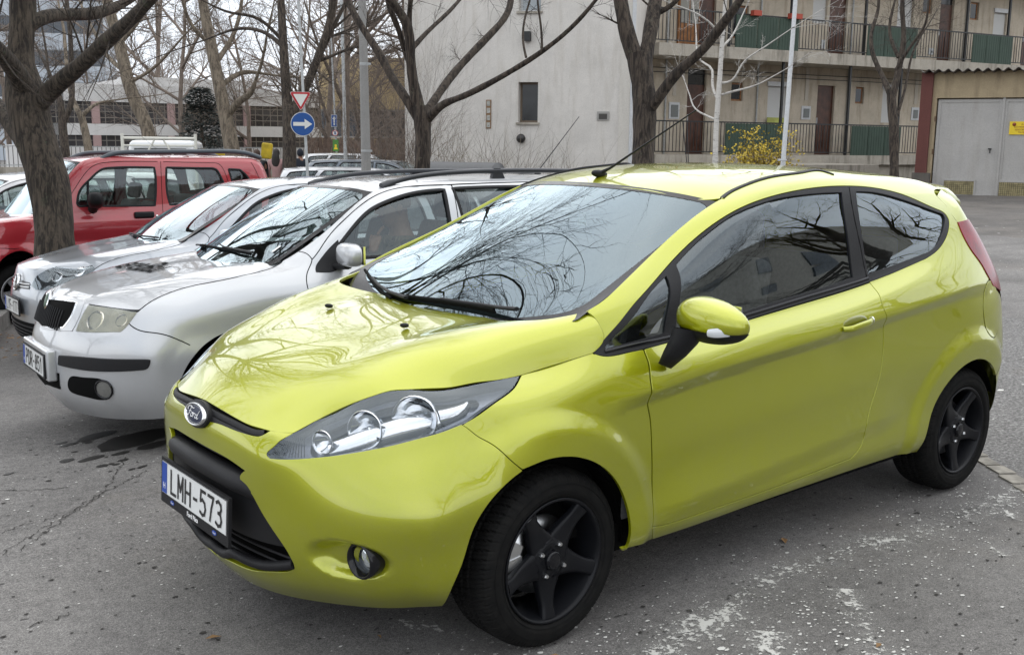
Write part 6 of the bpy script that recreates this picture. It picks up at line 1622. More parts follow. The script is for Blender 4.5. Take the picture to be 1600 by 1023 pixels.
class KShape:
    def __init__(s, M, warp=ident, ref=None, disp=k_disp, step=.03):
        s.M = M
        s.A = Surf(warp(K_NET), True, True, disp=disp, M=M, step=step); s.B = Surf(warp(full_rows(K_HOOD)), M=M, step=step)
        s.C = Surf(warp(full_rows(K_WS)), M=M, step=step); s.D = Surf(warp(full_rows(K_ROOF)), M=M, step=step)
        if ref:
            for a, b in ((s.A, ref.A), (s.B, ref.B), (s.C, ref.C), (s.D, ref.D)):
                a.tu, a.tv, a.Mu, a.Mv = b.tu, b.tv, b.Mu, b.Mv; a.ulo, a.uhi, a.vhi = b.ulo, b.uhi, b.vhi
                nu = int((a.uhi-a.ulo)/step)+2; nv = int(a.vhi/step)+2
                U, V = np.meshgrid(np.linspace(a.ulo, a.uhi, nu), np.linspace(0, a.vhi, nv), indexing='ij'); a.UV = np.stack([U.ravel(), V.ravel()], 1)
                a.P = a.eval(a.UV); a.F = [f for i in range(nu-1) for j in range(nv-1) for q in [i*nv+j] for f in ((q, q+nv, q+nv+1), (q, q+nv+1, q+1))]
                a.bvh = BVHTree.FromPolygons([tuple(p) for p in a.P], a.F)
        for srf, ax in ((s.A, 1), (s.B, 2), (s.C, 2), (s.D, 2)):
            q = np.array([[srf.uhi*.55, srf.vhi*(.35 if ax == 1 else .5)]]); _, n, _, _ = srf.frames(q)
            if n[0][ax] < 0: srf.sg = -1
SK_M = Matrix.Translation((-.283, -2.72, -.065)) @ Matrix.Rotation(-.067, 4, 'Z') @ Matrix.Rotation(.030, 4, 'X')
SK = KShape(SK_M)
A_ = SK.A
# reusable outlines in surface parameters, traced once on the silver estate
def kuv(pts, s=None): return (s or A_).lift(pts)
def karc(cx, r, a0, a1, n=16, y=.81): return [(cx+r*math.cos(R(a)), y, .29+r*math.sin(R(a))) for a in np.linspace(a0, a1, n)]
def arun(*a, s=None, step=.02): return (s or A_).outline([x if isinstance(x, np.ndarray) else kuv(x, s) for x in a], step)
K_HOODLINE = [(216,486.4),(234,472.5),(262,458.5),(305,445.8),(369,433),(407,424),(432,415),(441,409.5)]
k_b = kuv([(.72,.25,.19),(.66,.44,.19),(.55,.60,.19),(.44,.70,.195),(.36,.745,.205)]); k_b = np.vstack([[[0, k_b[0, 1]]], k_b])
k_rb = kuv([(-2.85,.76,.225),(-3.10,.73,.24),(-3.26,.62,.26),(-3.32,.34,.27)]); k_rb = np.vstack([k_rb, [[A_.uhi, k_rb[-1, 1]]]])
k_top = kuv([(-3.05,.24,1.36),(-3.02,.44,1.345),(-2.94,.51,1.345),(-2.7,.53,1.375),(-2.1,.54,1.385),(-1.6,.54,1.385),(-1.2,.538,1.362),(-.98,.537,1.336)])
k_ws = kuv([(582,295),(555,320),(510,360.5),(465,394),(443,407)])
k_hl = kuv(K_HOODLINE[::-1]); k_hf = kuv([(216,486.4),(175,480),(138.5,475.5),(.722,.25,.776)]); k_hf = np.vstack([k_hf, [[0, kuv([(.742,0,.782)])[0][1]]]])
k_ff = kuv(karc(0, .345, -8, 190, 30)); k_rr_ = kuv(karc(-2.462, .345, -8, 188, 30))
k_outer = arun(k_b, np.vstack([k_b[-1:], k_ff[:1]]), k_ff, kuv([(-.34,.79,.225),(-1.2,.79,.225),(-2.11,.79,.225)]), k_rr_, k_rb,
               np.vstack([k_rb[-1:], [[A_.uhi, A_.vhi-.006]]]), np.vstack([[[A_.uhi, A_.vhi-.006]], k_top]), k_ws, k_hl, k_hf)
K_W1 = [[(-.50,.755,.945),(-.62,.72,1.03),(575,331),(600,316.6),(645,302),(694,296.5)], [(694,296.5),(-1.375,.70,1.15),(-1.38,.765,.95)], [(-1.38,.765,.95),(-.50,.755,.945)]]
K_W2 = [[(-1.47,.755,.955),(-1.47,.70,1.14),(-1.45,.607,1.335)], [(-1.45,.607,1.335),(-1.8,.61,1.342),(-2.18,.61,1.338)], [(-2.18,.61,1.338),(-2.30,.68,1.15),(-2.34,.76,.96)], [(-2.34,.76,.96),(-1.47,.755,.955)]]
K_W3 = [[(-2.44,.755,.965),(-2.40,.69,1.15),(-2.30,.612,1.33)], [(-2.30,.612,1.33),(-2.6,.61,1.325),(-2.86,.60,1.29)], [(-2.86,.60,1.29),(-2.98,.66,1.14),(-3.0,.73,.975)], [(-3.0,.73,.975),(-2.44,.755,.965)]]
k_w = [A_.outline([kuv(g) for g in W], .02) for W in (K_W1, K_W2, K_W3)]
k_seams = {'door_front': kuv([(487.5,405.4),(482,421),(480.7,450),(-.43,.82,.60),(-.43,.82,.40),(-.42,.79,.24)]),
           'door_top': kuv([(487.5,405.4),(510,374),(543.7,338),(577.4,311),(611,296.5),(645,291),(678.7,289.3),(705,288.5)]),
           'door_mid': kuv([(705,288.5),(715,335),(-1.42,.76,.94),(-1.42,.81,.80),(-1.42,.82,.50),(-1.42,.79,.24)]),
           'door_back': kuv([(705,288.5),(-2.1,.575,1.365),(-2.36,.62,1.33),(-2.42,.70,1.13),(-2.42,.76,.95),(-2.36,.81,.80),(-2.12,.82,.60),(-2.07,.82,.48)]),
           'bumper': kuv([(202,505.5),(254,522),(297,539)]), 'pillar': kuv([(467,393),(487.5,405.4)]), 'bonnet_edge': kuv(K_HOODLINE), 'bonnet_front': kuv([(216,487),(175,481),(139,475.5)])}
k_lamp = arun([(118,517.5),(124,502),(132,486),(138.5,476.5)], [(138.5,476.5),(175,481),(216,486.5)], [(216,486.5),(204,503),(189,518.5)], [(189,518.5),(150,519.5),(118,517.5)])
vcB = A_ and SK.B.vhi/2
k_hood = SK.B.outline([np.vstack([[[.004, vcB]], SK.B.lift([(.728,.25,.772),(138.5,475.5),(175,480),(216,486.4)])]), SK.B.lift(K_HOODLINE),
                       np.vstack([SK.B.lift([(441,409.5),(420,405),(392.5,402),(362,397.5)]), [[SK.B.lift([(-.235,0,.942)])[0][0], vcB]]])])
k_hood[np.abs(k_hood[:, 1]-vcB) < .012, 1] = vcB
def uv_center(a): a = a.copy(); a[a[:, 0] < .012, 0] = 0; return a

TRIMBLK = BLACKPL
CARGLASS = glass('car_glass', (.72, .78, .76), 1.5, 1.9)
CARWS = glass('car_windscreen', (.56, .63, .61), 1.55, 2.5, refl=(.76, .88, .94))
def simple_wheel(parent, x, y, sy, r, rr, mat, ztyre=.29):
    base = Matrix.Translation((x, y*sy, r)) @ Matrix.Rotation(-R(90)*sy, 4, 'X')
    w = empty('wheel'); w.parent = parent; w.matrix_local = base
    m = MB(); m.lathe([(rr, -.01), (rr+.02, .006), (r-.03, .006), (r-.008, -.015), (r, -.04), (r, -.15), (r-.02, -.185), (rr, -.18)], None, 48); m.build('tyre', RUBBER, w)
    m = MB(); m.lathe([(rr+.003, -.004), (rr-.004, .003), (rr-.018, -.012), (rr-.03, -.06)], None, 40)
    for k in range(7):
        a = 2*math.pi*k/7; M = Matrix.Rotation(a, 4, 'Z'); m.prism([(.02, -.035), (rr-.01, -.022), (rr-.01, .022), (.02, .035)], M @ Matrix.Translation((0, 0, -.035)), .02)
    m.lathe([(.05, -.02), (.045, -.004), (0, -.002)], None, 20); m.build('rim', mat, w)
    m = MB(); m.lathe([(rr-.01, -.08), (0, -.08)], None, 32); m.build('hub', DARK, w)
    return w
def generic_car(name, S, mat, label, group=None, wheels=(0, -2.462), wr=.29, wy=.80, rim=None, interior=True, seats=True, strips=True, windows=(0, 1, 2), mirrorpos=(-.60, .86, .99), frame_px=True, liner=.345, grid=.035, cat='car'):
    c = empty(name, (0, 0, 0), 0, label, cat, group); c.matrix_world = S.M
    holes = [k_w[i] for i in windows]
    g = panel_geo(S.A, uv_center(k_outer), holes, gap=0, flange=.012, hflange=.02, grid=grid, nofl=lambda p: (p[:, 0] < .013) | (p[:, 0] > S.A.uhi-.004))
    put('body', join_geo(g, mirror_geo(g)), mat, c)
    g = panel_geo(S.B, k_hood, gap=0, flange=.012, grid=.03, nofl=lambda p: np.abs(p[:, 1]-vcB) < .013); put('hood', join_geo(g, mirror_geo(g)), mat, c)
    Rf = rrect2(S.D, .004, .004, .03); put('roof', panel_geo(S.D, Rf, gap=0, flange=.006, grid=.05), mat, c)
    Wf = rrect2(S.C, .010, .006, .03); ws = put('windscreen', panel_geo(S.C, Wf, gap=0, flange=0, grid=.08), CARWS, c)
    put('windscreen_border', panel_geo(S.C, Wf, [rrect2(S.C, .045, .035, .08)], gap=0, off=.0015, flange=0, grid=.05), GLOSSBLK, ws)
    for i in windows:
        for f in (lambda q: q, mirror_geo):
            gl = put('side_window', f(panel_geo(S.A, offset_poly(k_w[i], -.004), gap=0, off=-.010, flange=0, grid=.08)), CARGLASS, c)
            P, N, _, _ = S.A.frames(np.vstack([k_w[i], k_w[i][:1]])); 
            put('window_seal', f(strip_geo(S.A, np.vstack([k_w[i], k_w[i][:1]]), .022, .008, .0012)), TRIMBLK, gl)
    if strips:
        for k, uv in k_seams.items():
            for f in (lambda q: q, mirror_geo): put('panel_gap', f(strip_geo(S.A, smooth_curve(uv, .02), .0055, .003, .0012)), DARK, c)
    for sy in (1, -1):
        for x in wheels: simple_wheel(c, x, wy, sy, wr, wr*.66, rim or ALU)
        for x in wheels:
            V = []; F = []; n = 20
            for a in np.linspace(-14, 194, n):
                for y in (.50, wy+.0): V.append((x+(liner+.012)*math.cos(R(a)), y*sy, wr+(liner+.012)*math.sin(R(a))))
                V.append((x, .50*sy, wr))
            for i in range(n-1): F += [(i*3, i*3+1, i*3+4, i*3+3), (i*3+2, i*3, i*3+3, i*3+5)]
            link_mesh('arch_liner', V, F, DARK, c)
    m = MB(); m.bbox((wheels[1]-.55, -.60, .18), (.40, .60, .34)); m.bbox((wheels[1]+.40, -.74, .22), (-.40, .74, .34)); m.build('underbody', DARK, c)
    if interior:
        m = MB(); m.bbox((-2.75, -.66, .33), (-.12, .66, .38)); m.bbox((-.45, -.66, .38), (-.20, .66, .88)); m.build('cabin_floor', CABIN, c)
        if seats:
            for y in (.35, -.35): seat(c, -1.05, y, .33)
            rounded_box('rear_seat', (-2.05, 0, .80), (.16, 1.15, .75), .05, CABIN, c)
    return c
def rrect2(S, mv, mu, r):
    return rrect(mu, S.uhi-mu, mv, S.vhi-mv, r)
def side_mirror(c, pos, sy, mat, w=.115):
    rt_ = empty('door_mirror'); rt_.parent = c
    superell('mirror_cap', (pos[0], (pos[1]+.10)*sy, pos[2]), [(.12, 1*sy, 0), (1, -.12*sy, 0), (0, 0, 1)], (w, .07, .068), mat, rt_, 3.2, 28, 16, lambda p: [p[0], p[1] if p[1] > -.2 else -.2, p[2]*(1-.12*(p[0]+1)/2)])
    m = MB(); m.box((pos[0]-.022, (pos[1]+.10)*sy, pos[2]), (.012, w*1.7, .10)); m.build('mirror_glass', CHROME, rt_)
    m = MB(); m.tube([(pos[0]+.03, (pos[1]-.10)*sy, pos[2]-.075), (pos[0]+.005, (pos[1]+.06)*sy, pos[2]-.065)], [.035, .028], 10, flat=.6); m.build('mirror_stem', BLACKPL, rt_)
    return rt_

# ------------------------------------------------------------------ silver estate beside the lime car
SILVER = paint('silver_paint', (.50, .51, .525), metal=.45, rough=.36, flake=.06, dirt=.22)
c = generic_car('parked_car', SK, SILVER, 'silver estate car with black roof rails, faded headlamp and lettering on its bonnet', seats=False)
skoda = c
lampglow = simple('old_lamp_lens', (.58, .565, .49), .22, var=.25, vscale=9)
SOFTREF = simple('cloudy_reflector', (.62, .60, .53), .24, .85)
OLDLENS = glass('yellowed_lens', (.90, .87, .76), 1.5, 2.2, .10)
for f in (lambda q: q, mirror_geo):
    hl = put('headlight', f(panel_geo(A_, k_lamp, gap=.002, off=.002, flange=.004, grid=.02)), OLDLENS, c)
    put('lamp_tub', f(panel_geo(A_, offset_poly(k_lamp, .004), gap=0, off=.0005-.0, flange=0, grid=.03)), lampglow, hl)
    mir = f is mirror_geo
    for px, r_ in (((149,500), .054), ((190,500.5), .036)):
        P, N, _, _ = A_.frames(kuv([px])); q = P[0]+N[0]*.0012; n_ = N[0]
        if mir: q = q*[1, -1, 1]; n_ = n_*[1, -1, 1]
        z = Vector(n_); x = Vector((0, 0, 1)).cross(z).normalized(); y = z.cross(x)
        M = Matrix(((x.x, y.x, z.x, q[0]), (x.y, y.y, z.y, q[1]), (x.z, y.z, z.z, q[2]), (0, 0, 0, 1)))
        m = MB(); m.lathe([(r_, -.003), (r_*.97, .0004), (r_*.6, -.002), (0, -.003)], M, 28); m.build('reflector', SOFTREF, hl)
# grille with chrome frame
kg_c = kuv([(.785,0,.615)])[0][1]; kg_t = kuv([(.745,0,.772)])[0][1]
gi = kuv([(97,466),(119,473.6),(112,492),(99,510.5),(86,507)])
gin = A_.outline([np.array([[0, kg_t-.012], gi[1]]), np.array([gi[1], gi[2], gi[3]]), np.array([gi[3], [0, kg_c+.012]])], .015)
go_ = kuv([(133,466.5),(125,492),(113,517),(102,520)])
gout = A_.outline([np.array([[0, kg_t+.004], go_[0]]), np.array([go_[0], go_[1], go_[2]]), np.array([go_[2], [0, kg_c-.012]])], .015)
gout[gout[:, 0] < .01, 0] = 0; gin[gin[:, 0] < .01, 0] = 0
g = panel_geo(A_, gout, gap=0, off=.004, flange=.01, grid=.02, nofl=lambda p: p[:, 0] < .004); put('grille_frame', join_geo(g, mirror_geo(g)), SILVER, c)
ch_ = offset_poly(gin, -.013); ch_[ch_[:, 0] < .02, 0] = 0
g = panel_geo(A_, ch_, gap=0, off=.0055, flange=.006, grid=.02, nofl=lambda p: p[:, 0] < .004); put('grille_chrome', join_geo(g, mirror_geo(g)), CHROME, c)
g = panel_geo(A_, gin, gap=0, off=.007, flange=.004, grid=.02, nofl=lambda p: p[:, 0] < .004); gb_ = put('grille', join_geo(g, mirror_geo(g)), DARK, c)
for k in range(-9, 10):
    y = k*.031; uv = kuv([(.80, abs(y)+1e-4, .64), (.775, abs(y)+1e-4, .70), (.76, abs(y)+1e-4, .745)]); P, N, _, _ = A_.frames(uv); P = P+N*.010
    if y < 0: P = P*[1, -1, 1]
    m = MB(); m.tube([tuple(q) for q in P], .0045, 5); m.build('grille_slat', BLACKPL, gb_)
# bonnet-front badge and its chrome hoop
m = MB(); P, N, _, _ = A_.frames(np.array([[0, kg_t-.02]])); q = P[0]+N[0]*.016
BMk = frame(q, (0, 1, 0), (-.35, 0, 1)); m.add(*dome(.034, .05, .010, BMk, 32), True); m.build('badge', CHROME, gb_)
m = MB(); m.add(*dome(.026, .040, .006, BMk @ Matrix.Translation((0, 0, .006)), 32), True); m.build('badge_field', simple('badge_green', (.05, .10, .06), .3), gb_)
# black bumper strips, fog openings, lower opening
for f in (lambda q: q, mirror_geo):
    o = arun([(94,556),(127,558.5),(178,562),(225,562.5),(234,563)], [(234,563),(230,574),(224,576.5)], [(224,576.5),(180,579),(142,578),(93,569)], [(93,569),(94,556)], step=.012)
    put('bumper_strip', f(panel_geo(A_, o, gap=0, off=.010, flange=.012, round_=.005, grid=.02)), BLACKPL, c)
    o = A_.closed([(109,590),(125,588.5),(145,590),(163,594),(176,606),(174,620),(160,624.5),(140,621),(118,615),(108,608)])
    fo = put('fog_opening', f(panel_geo(A_, o, gap=0, off=.002, flange=0, grid=.02)), DARK, c)
    P, N, _, _ = A_.frames(kuv([(163,608)])); q = P[0]-N[0]*.012; n_ = N[0]
    if f is mirror_geo: q = q*[1, -1, 1]; n_ = n_*[1, -1, 1]
    z = Vector(n_); x = Vector((0, 0, 1)).cross(z).normalized(); y = z.cross(x); M = Matrix(((x.x, y.x, z.x, q[0]), (x.y, y.y, z.y, q[1]), (x.z, y.z, z.z, q[2]), (0, 0, 0, 1)))
    m = MB(); m.lathe([(.050, .0), (.052, .020), (.047, .022), (.042, .016)], M, 28); fl = m.build('fog_lamp', GLOSSBLK, c)
    m = MB(); m.lathe([(.044, .015), (.02, .019), (0, .02)], M, 24); m.build('lens', simple('fog_lens', (.20, .20, .19), .12, .4, coat=1) if f is not mirror_geo else bpy.data.materials['fog_lens'], fl)
lo_ = kuv([(70,577),(93,583),(95.5,608),(75,601)])
lo2 = A_.outline([np.array([[0, lo_[0][1]], lo_[0], lo_[1]]), np.array([lo_[1], lo_[2]]), np.array([lo_[2], lo_[3], [0, lo_[3][1]-.015]])], .02); lo2[lo2[:, 0] < .01, 0] = 0
g = panel_geo(A_, lo2, gap=0, off=.002, flange=0, grid=.03); put('lower_grille', join_geo(g, mirror_geo(g)), DARK, c)
# raised plinth and plate
rounded_box('plate_plinth', (.828, 0, .455), (.05, .60, .165), .012, SILVER, c)
plate(c, frame((.860, 0, .450), (0, 1, 0), (-.04, 0, 1)), 'PDR-851', tsize=.105)
# lettering on the bonnet
P, N, _, _ = SK.B.frames(SK.B.lift([(228,417)])); q = P[0]+N[0]*.0015
TM = frame(q, (-.10, 1, 0), (-1, -.10, .17)) 
to = text_obj('bonnet_lettering', 'ereBau', .30, TM, simple('vinyl_black', (.012, .012, .012), .9, spec=.05), c, 0, xs=.66, bold=.004)
for v in to.data.vertices:          # lay the vinyl letters on the curved bonnet
    h_ = SK.B.bvh.ray_cast(Vector((v.co.x, v.co.y, 2)), Vector((0, 0, -1)))
    if h_[0] is not None: v.co.z = h_[0].z+.006
# screen extras: wipers, stickers, mirrors, rails
def k_ws(px, off): 
    P, N, _, _ = SK.C.frames(SK.C.lift([px])); return P[0]+N[0]*off
for arm, bl in (([(398,400),(372,394),(352,389),(345,384)], [(318,385),(345,390),(375,396),(394,400)]), ([(318,388),(309,384),(303,377)], [(305,374),(312,383),(320,388)])):
    m = MB(); m.tube([k_ws(q, .026-.004*i) for i, q in enumerate(arm)], [.011, .009, .008, .006][:len(arm)], 7, flat=.6); w = m.build('wiper_arm', BLACKPL, c)
    m = MB(); m.tube([k_ws(q, .012) for q in bl], .007, 5); m.build('wiper_blade', RUBBER, w)
P, N, _, _ = SK.C.frames(SK.C.lift([(427,387)])); m = MB(); m.prism([(-.05, -.03), (.05, -.03), (.05, .03), (-.05, .03)], frame(P[0]-N[0]*.006, (0, 1, 0), (-.8, 0, .5)), .001); m.build('screen_sticker', PLATEW, c)
for sy in (1, -1): side_mirror(c, (-.615, .80, .995), sy, SILVER, .125)
# black corner piece behind the mirror
o = arun([(528,375),(510,393),(497,410),(494,425)], [(494,425),(521,424),(-.62,.762,.925)], [(-.62,.762,.925),(528,375)])
for f in (lambda q: q, mirror_geo): put('mirror_base', f(panel_geo(A_, o, gap=0, off=.004, flange=.006, grid=.03)), BLACKPL, c)
for sy in (1, -1):
    pts = [(-1.02, .505, 1.350), (-1.08, .505, 1.372), (-1.20, .505, 1.400), (-1.40, .505, 1.424), (-2.1, .50, 1.440), (-2.6, .49, 1.432), (-2.84, .485, 1.412), (-2.93, .48, 1.375)]
    cc = smooth_curve([(x, y*sy, z) for x, y, z in pts], .05); n = len(cc)
    m = MB(); m.tube(cc, [.018+.012*(i < 2 or i > n-3) for i in range(n)], 10, ref=(0, 0, 1), flat=.85); rl = m.build('roof_rail', simple('rail_black', (.022, .024, .030), .38) if sy > 0 else bpy.data.materials['rail_black'], c)
    m = MB(); m.prism([(-.07, -.02), (.05, -.02), (.03, .07), (-.02, .07)], Matrix.Translation((-1.85, .515*sy, 1.385)) @ Matrix.Rotation(R(90), 4, 'X'), .03); m.build('rail_foot', bpy.data.materials['rail_black'], rl)
m = MB(); a0 = Vector((-2.55, 0, 1.40)); m.tube([a0, a0+Vector((.01, 0, .04))], [.03, .014], 10); m.tube([a0+Vector((0, 0, .03)), a0+Vector((-.36, .02, .42))], [.004, .0025], 6); m.build('aerial', BLACKPL, c)
steering(c, (-.62, .35, .92))
for y in (.35, -.35): seat(c, -1.16, y, .33)

# ------------------------------------------------------------------ silver hatchback behind it
GO_M = Matrix.Translation((-.89, -5.475, -.23)) @ Matrix.Rotation(-.062, 4, 'Z') @ Matrix.Rotation(.035, 4, 'X')
gwarp = warper(([-.84, -.72, -.5, 0, .285, .95, 1.8, 2.46, 3.41], [.885, .79, .50, 0, -.235, -.945, -1.8, -2.578, -3.30]), ([0, .4, .64, .82], [0, .42, .69, .875]), ([0, .28, .6, .78, .94, 1.32, 1.42], [0, .27, .62, .81, .975, 1.37, 1.475]))
GO = KShape(GO_M, gwarp, SK, disp=None)
SILVER2 = paint('silver_blue_paint', (.40, .425, .46), metal=.45, rough=.34, flake=.05, dirt=.12)
c = generic_car('parked_car', GO, SILVER2, 'silver-blue hatchback with round chrome nose badge, between the silver estate and the big tree', wheels=(0, -2.578), wr=.305, wy=.85, liner=.36)
gA = GO.A
g_l = gA.outline([gA.lift([(49,446),(57,432),(75,421),(105,415),(130,413.5),(143,415)]), gA.lift([(143,415),(147.5,420),(146,426)]), gA.lift([(146,426),(125,440),(100,451),(56,452.5)]), gA.lift([(56,452.5),(49,446)])], .015)
for f in (lambda q: q, mirror_geo):
    hl = put('headlight', f(panel_geo(gA, g_l, gap=.002, off=.004, flange=.004, grid=.02)), LAMPGLASS, c)
    put('lamp_tub', f(panel_geo(gA, offset_poly(g_l, .004), gap=0, off=.0022, flange=0, grid=.03)), simple('lamp_grey', (.16, .17, .18), .25, .5, var=.5, vscale=12) if f is not mirror_geo else bpy.data.materials['lamp_grey'], hl)
    for px, r_ in (((90,433), .045), ((125,424), .05)):
        P, N, _, _ = gA.frames(gA.lift([px])); q = P[0]+N[0]*.003; n_ = N[0]
        if f is mirror_geo: q = q*[1, -1, 1]; n_ = n_*[1, -1, 1]
        z = Vector(n_); x = Vector((0, 0, 1)).cross(z).normalized(); y = z.cross(x); M = Matrix(((x.x, y.x, z.x, q[0]), (x.y, y.y, z.y, q[1]), (x.z, y.z, z.z, q[2]), (0, 0, 0, 1)))
        m = MB(); m.lathe([(r_, -.006), (r_*.9, .0004), (r_*.4, -.002), (0, -.002)], M, 24); m.build('reflector', REFLECTOR, hl)
ggo = gA.lift([(.82,.0,.70),(.80,.30,.695),(.80,.33,.64),(.85,.0,.635)])
gg = gA.outline([np.array([[0, ggo[0][1]], ggo[1]]), np.array([ggo[1], ggo[2]]), np.array([ggo[2], [0, ggo[3][1]]])], .02)
g = panel_geo(gA, gg, gap=0, off=.003, flange=0, grid=.03); gr_ = put('grille', join_geo(g, mirror_geo(g)), GLOSSBLK, c)
for zz in (.655, .68):
    cl = smooth_curve(gA.lift([(.85,.001,zz),(.83,.17,zz),(.80,.32,zz)]), .02); g = strip_geo(gA, cl, .008, .004, .007); put('grille_slat', join_geo(g, mirror_geo(g)), CHROME, gr_)
P, N, _, _ = gA.frames(np.array([[0, ggo[0][1]-.035]])); BG = frame(P[0]+N[0]*.014, (0, 1, 0), (-.25, 0, 1))
m = MB(); m.lathe([(.066, -.01), (.068, .004), (.060, .008), (.056, .003), (0, .002)], BG, 36); bd2 = m.build('badge', CHROME, c)
m = MB(); m.lathe([(.055, .0045), (0, .0045)], BG, 30); m.build('badge_field', simple('badge_dark', (.02, .03, .06), .2), bd2)
for pts in ([(-.030, .040), (0, -.004), (.030, .040)], [(-.047, .020), (-.022, -.044), (0, -.004), (.022, -.044), (.047, .020)]):
    m = MB(); m.tube([BG @ Vector((a, b, .007)) for a, b in pts], .0045, 6); m.build('badge_letter', CHROME, bd2)
glo = gA.lift([(.86,0,.40),(.80,.45,.40),(.76,.50,.26),(.84,0,.25)])
gg = gA.outline([np.array([[0, glo[0][1]], glo[1]]), np.array([glo[1], glo[2]]), np.array([glo[2], [0, glo[3][1]]])], .02)
g = panel_geo(gA, gg, gap=0, off=.003, flange=0, grid=.03); gl_ = put('lower_grille', join_geo(g, mirror_geo(g)), DARK, c)
for zz in (.28, .31, .34, .37):
    cl = smooth_curve(gA.lift([(.85,.001,zz),(.83,.25,zz),(.78,.46,zz)]), .03); g = strip_geo(gA, cl, .008, .004, .007); put('grille_slat', join_geo(g, mirror_geo(g)), BLACKPL, gl_)
plate(c, frame((.905, 0, .510), (0, 1, 0), (-.03, 0, 1)), 'LYF-177', tsize=.105)
for sy in (1, -1): side_mirror(c, (-.62, .88, 1.02), sy, SILVER2)
P0 = lambda q, o=.02: (lambda r: r[0][0]+r[1][0]*o)(GO.C.frames(GO.C.lift([q])))
m = MB(); m.tube([P0(q) for q in ((205,367), (222,371), (250,374))], .008, 5); m.build('wiper_arm', BLACKPL, c)
# ================================================================== bare trees
def bark(name, col, dark, vs=1.0, bmp=1.0, lichen=None):
    m, nt, out = new_mat(name); b = pbsdf(nt, out, Roughness=.92); oc = objco(nt)
    v = mapping(nt, oc, (26*vs, 26*vs, 3.4*vs)); n = nnoise(nt, 1.0, 7, .68, v, .6); f = nnoise(nt, 60, 5, .7, oc)
    c = ramp(nt, n.outputs[0], [(.42, dark), (.50, tuple((a+b_)/2 for a, b_ in zip(col, dark))), (.60, col)]); c2 = mixc(nt, .35, c.outputs[0], ramp(nt, f.outputs[0], [(.3, .35), (.7, .62)]).outputs[0], 'OVERLAY')
    if lichen:
        l = ramp(nt, nnoise(nt, 7, 6, .7, oc).outputs[0], [(.60, 0), (.68, 1)]); c2 = mixc(nt, math_(nt, 'MULTIPLY', l.outputs[0], .55), c2.outputs[0], lichen)
    nt.links.new(c2.outputs[0], b.inputs['Base Color']); bump(nt, b, n.outputs[0], bmp, .035); return m
BARK_D = bark('dark_bark', (.088, .068, .052), (.018, .013, .010), lichen=(.13, .125, .09))
BARK_B = bark('big_tree_bark', (.105, .083, .062), (.022, .017, .013), 1.25, 1.0, (.085, .10, .06))
BARK_P = bark('plane_bark', (.22, .18, .135), (.085, .068, .050), .5, .4, (.30, .27, .21))
BARK_F = bark('far_bark', (.25, .20, .165), (.12, .095, .078))
BARK_W, nt, out = new_mat('birch_bark'); b = pbsdf(nt, out, Roughness=.7); oc = objco(nt)
c = ramp(nt, nnoise(nt, 1, 5, .7, mapping(nt, oc, (7, 7, 26))).outputs[0], [(.36, (.04, .035, .03)), (.42, (.42, .40, .37)), (.8, (.54, .52, .49))]); nt.links.new(c.outputs[0], b.inputs['Base Color'])
def grow(mb, p, d, L, r, lev, q, up=.03, spread=42, kids=(4, 4, 5, 4), tips=None, wob=.13, maxlev=3):
    p = Vector(p); d = Vector(d).normalized(); n = max(3, int(L/.35)) if lev < 2 else 3
    pts = [p.copy()]; dd = d.copy()
    wob_ = wob*(.55 if lev < 2 else 1.2)
    for i in range(n):
        dd = (dd+Vector((q.uniform(-1, 1), q.uniform(-1, 1), q.uniform(-1, 1)))*wob_+Vector((0, 0, up))*.5).normalized(); pts.append(pts[-1]+dd*L/n)
    rad = [r*(1-.72*i/n) for i in range(n+1)]; mb.tube(pts, rad, (8, 5, 4, 3, 3)[min(lev, 4)], cap=False)
    if lev >= maxlev:
        if tips is not None: tips.append(pts[-1])
        return
    k = kids[min(lev, len(kids)-1)]
    for i in range(k):
        t = .22+.74*(i+q.random()*.8)/k; j = min(int(t*n), n-1); o = pts[j]+(pts[j+1]-pts[j])*(t*n-j)
        ax = Vector((q.uniform(-1, 1), q.uniform(-1, 1), q.uniform(-1, 1))).normalized(); loc = (pts[j+1]-pts[j]).normalized()
        ax = (ax-loc*ax.dot(loc)).normalized(); a = R(q.uniform(.6, 1.25)*spread); nd = loc*math.cos(a)+ax*math.sin(a)
        grow(mb, o, nd, L*q.uniform(.42, .66)*(1.05-.35*t), max(rad[j]*.58, .0022), lev+1, q, up, spread, kids, tips, wob, maxlev)
    grow(mb, pts[-1], dd, L*.55, max(rad[-1], .002), lev+1, q, up, spread, kids, tips, wob, maxlev)
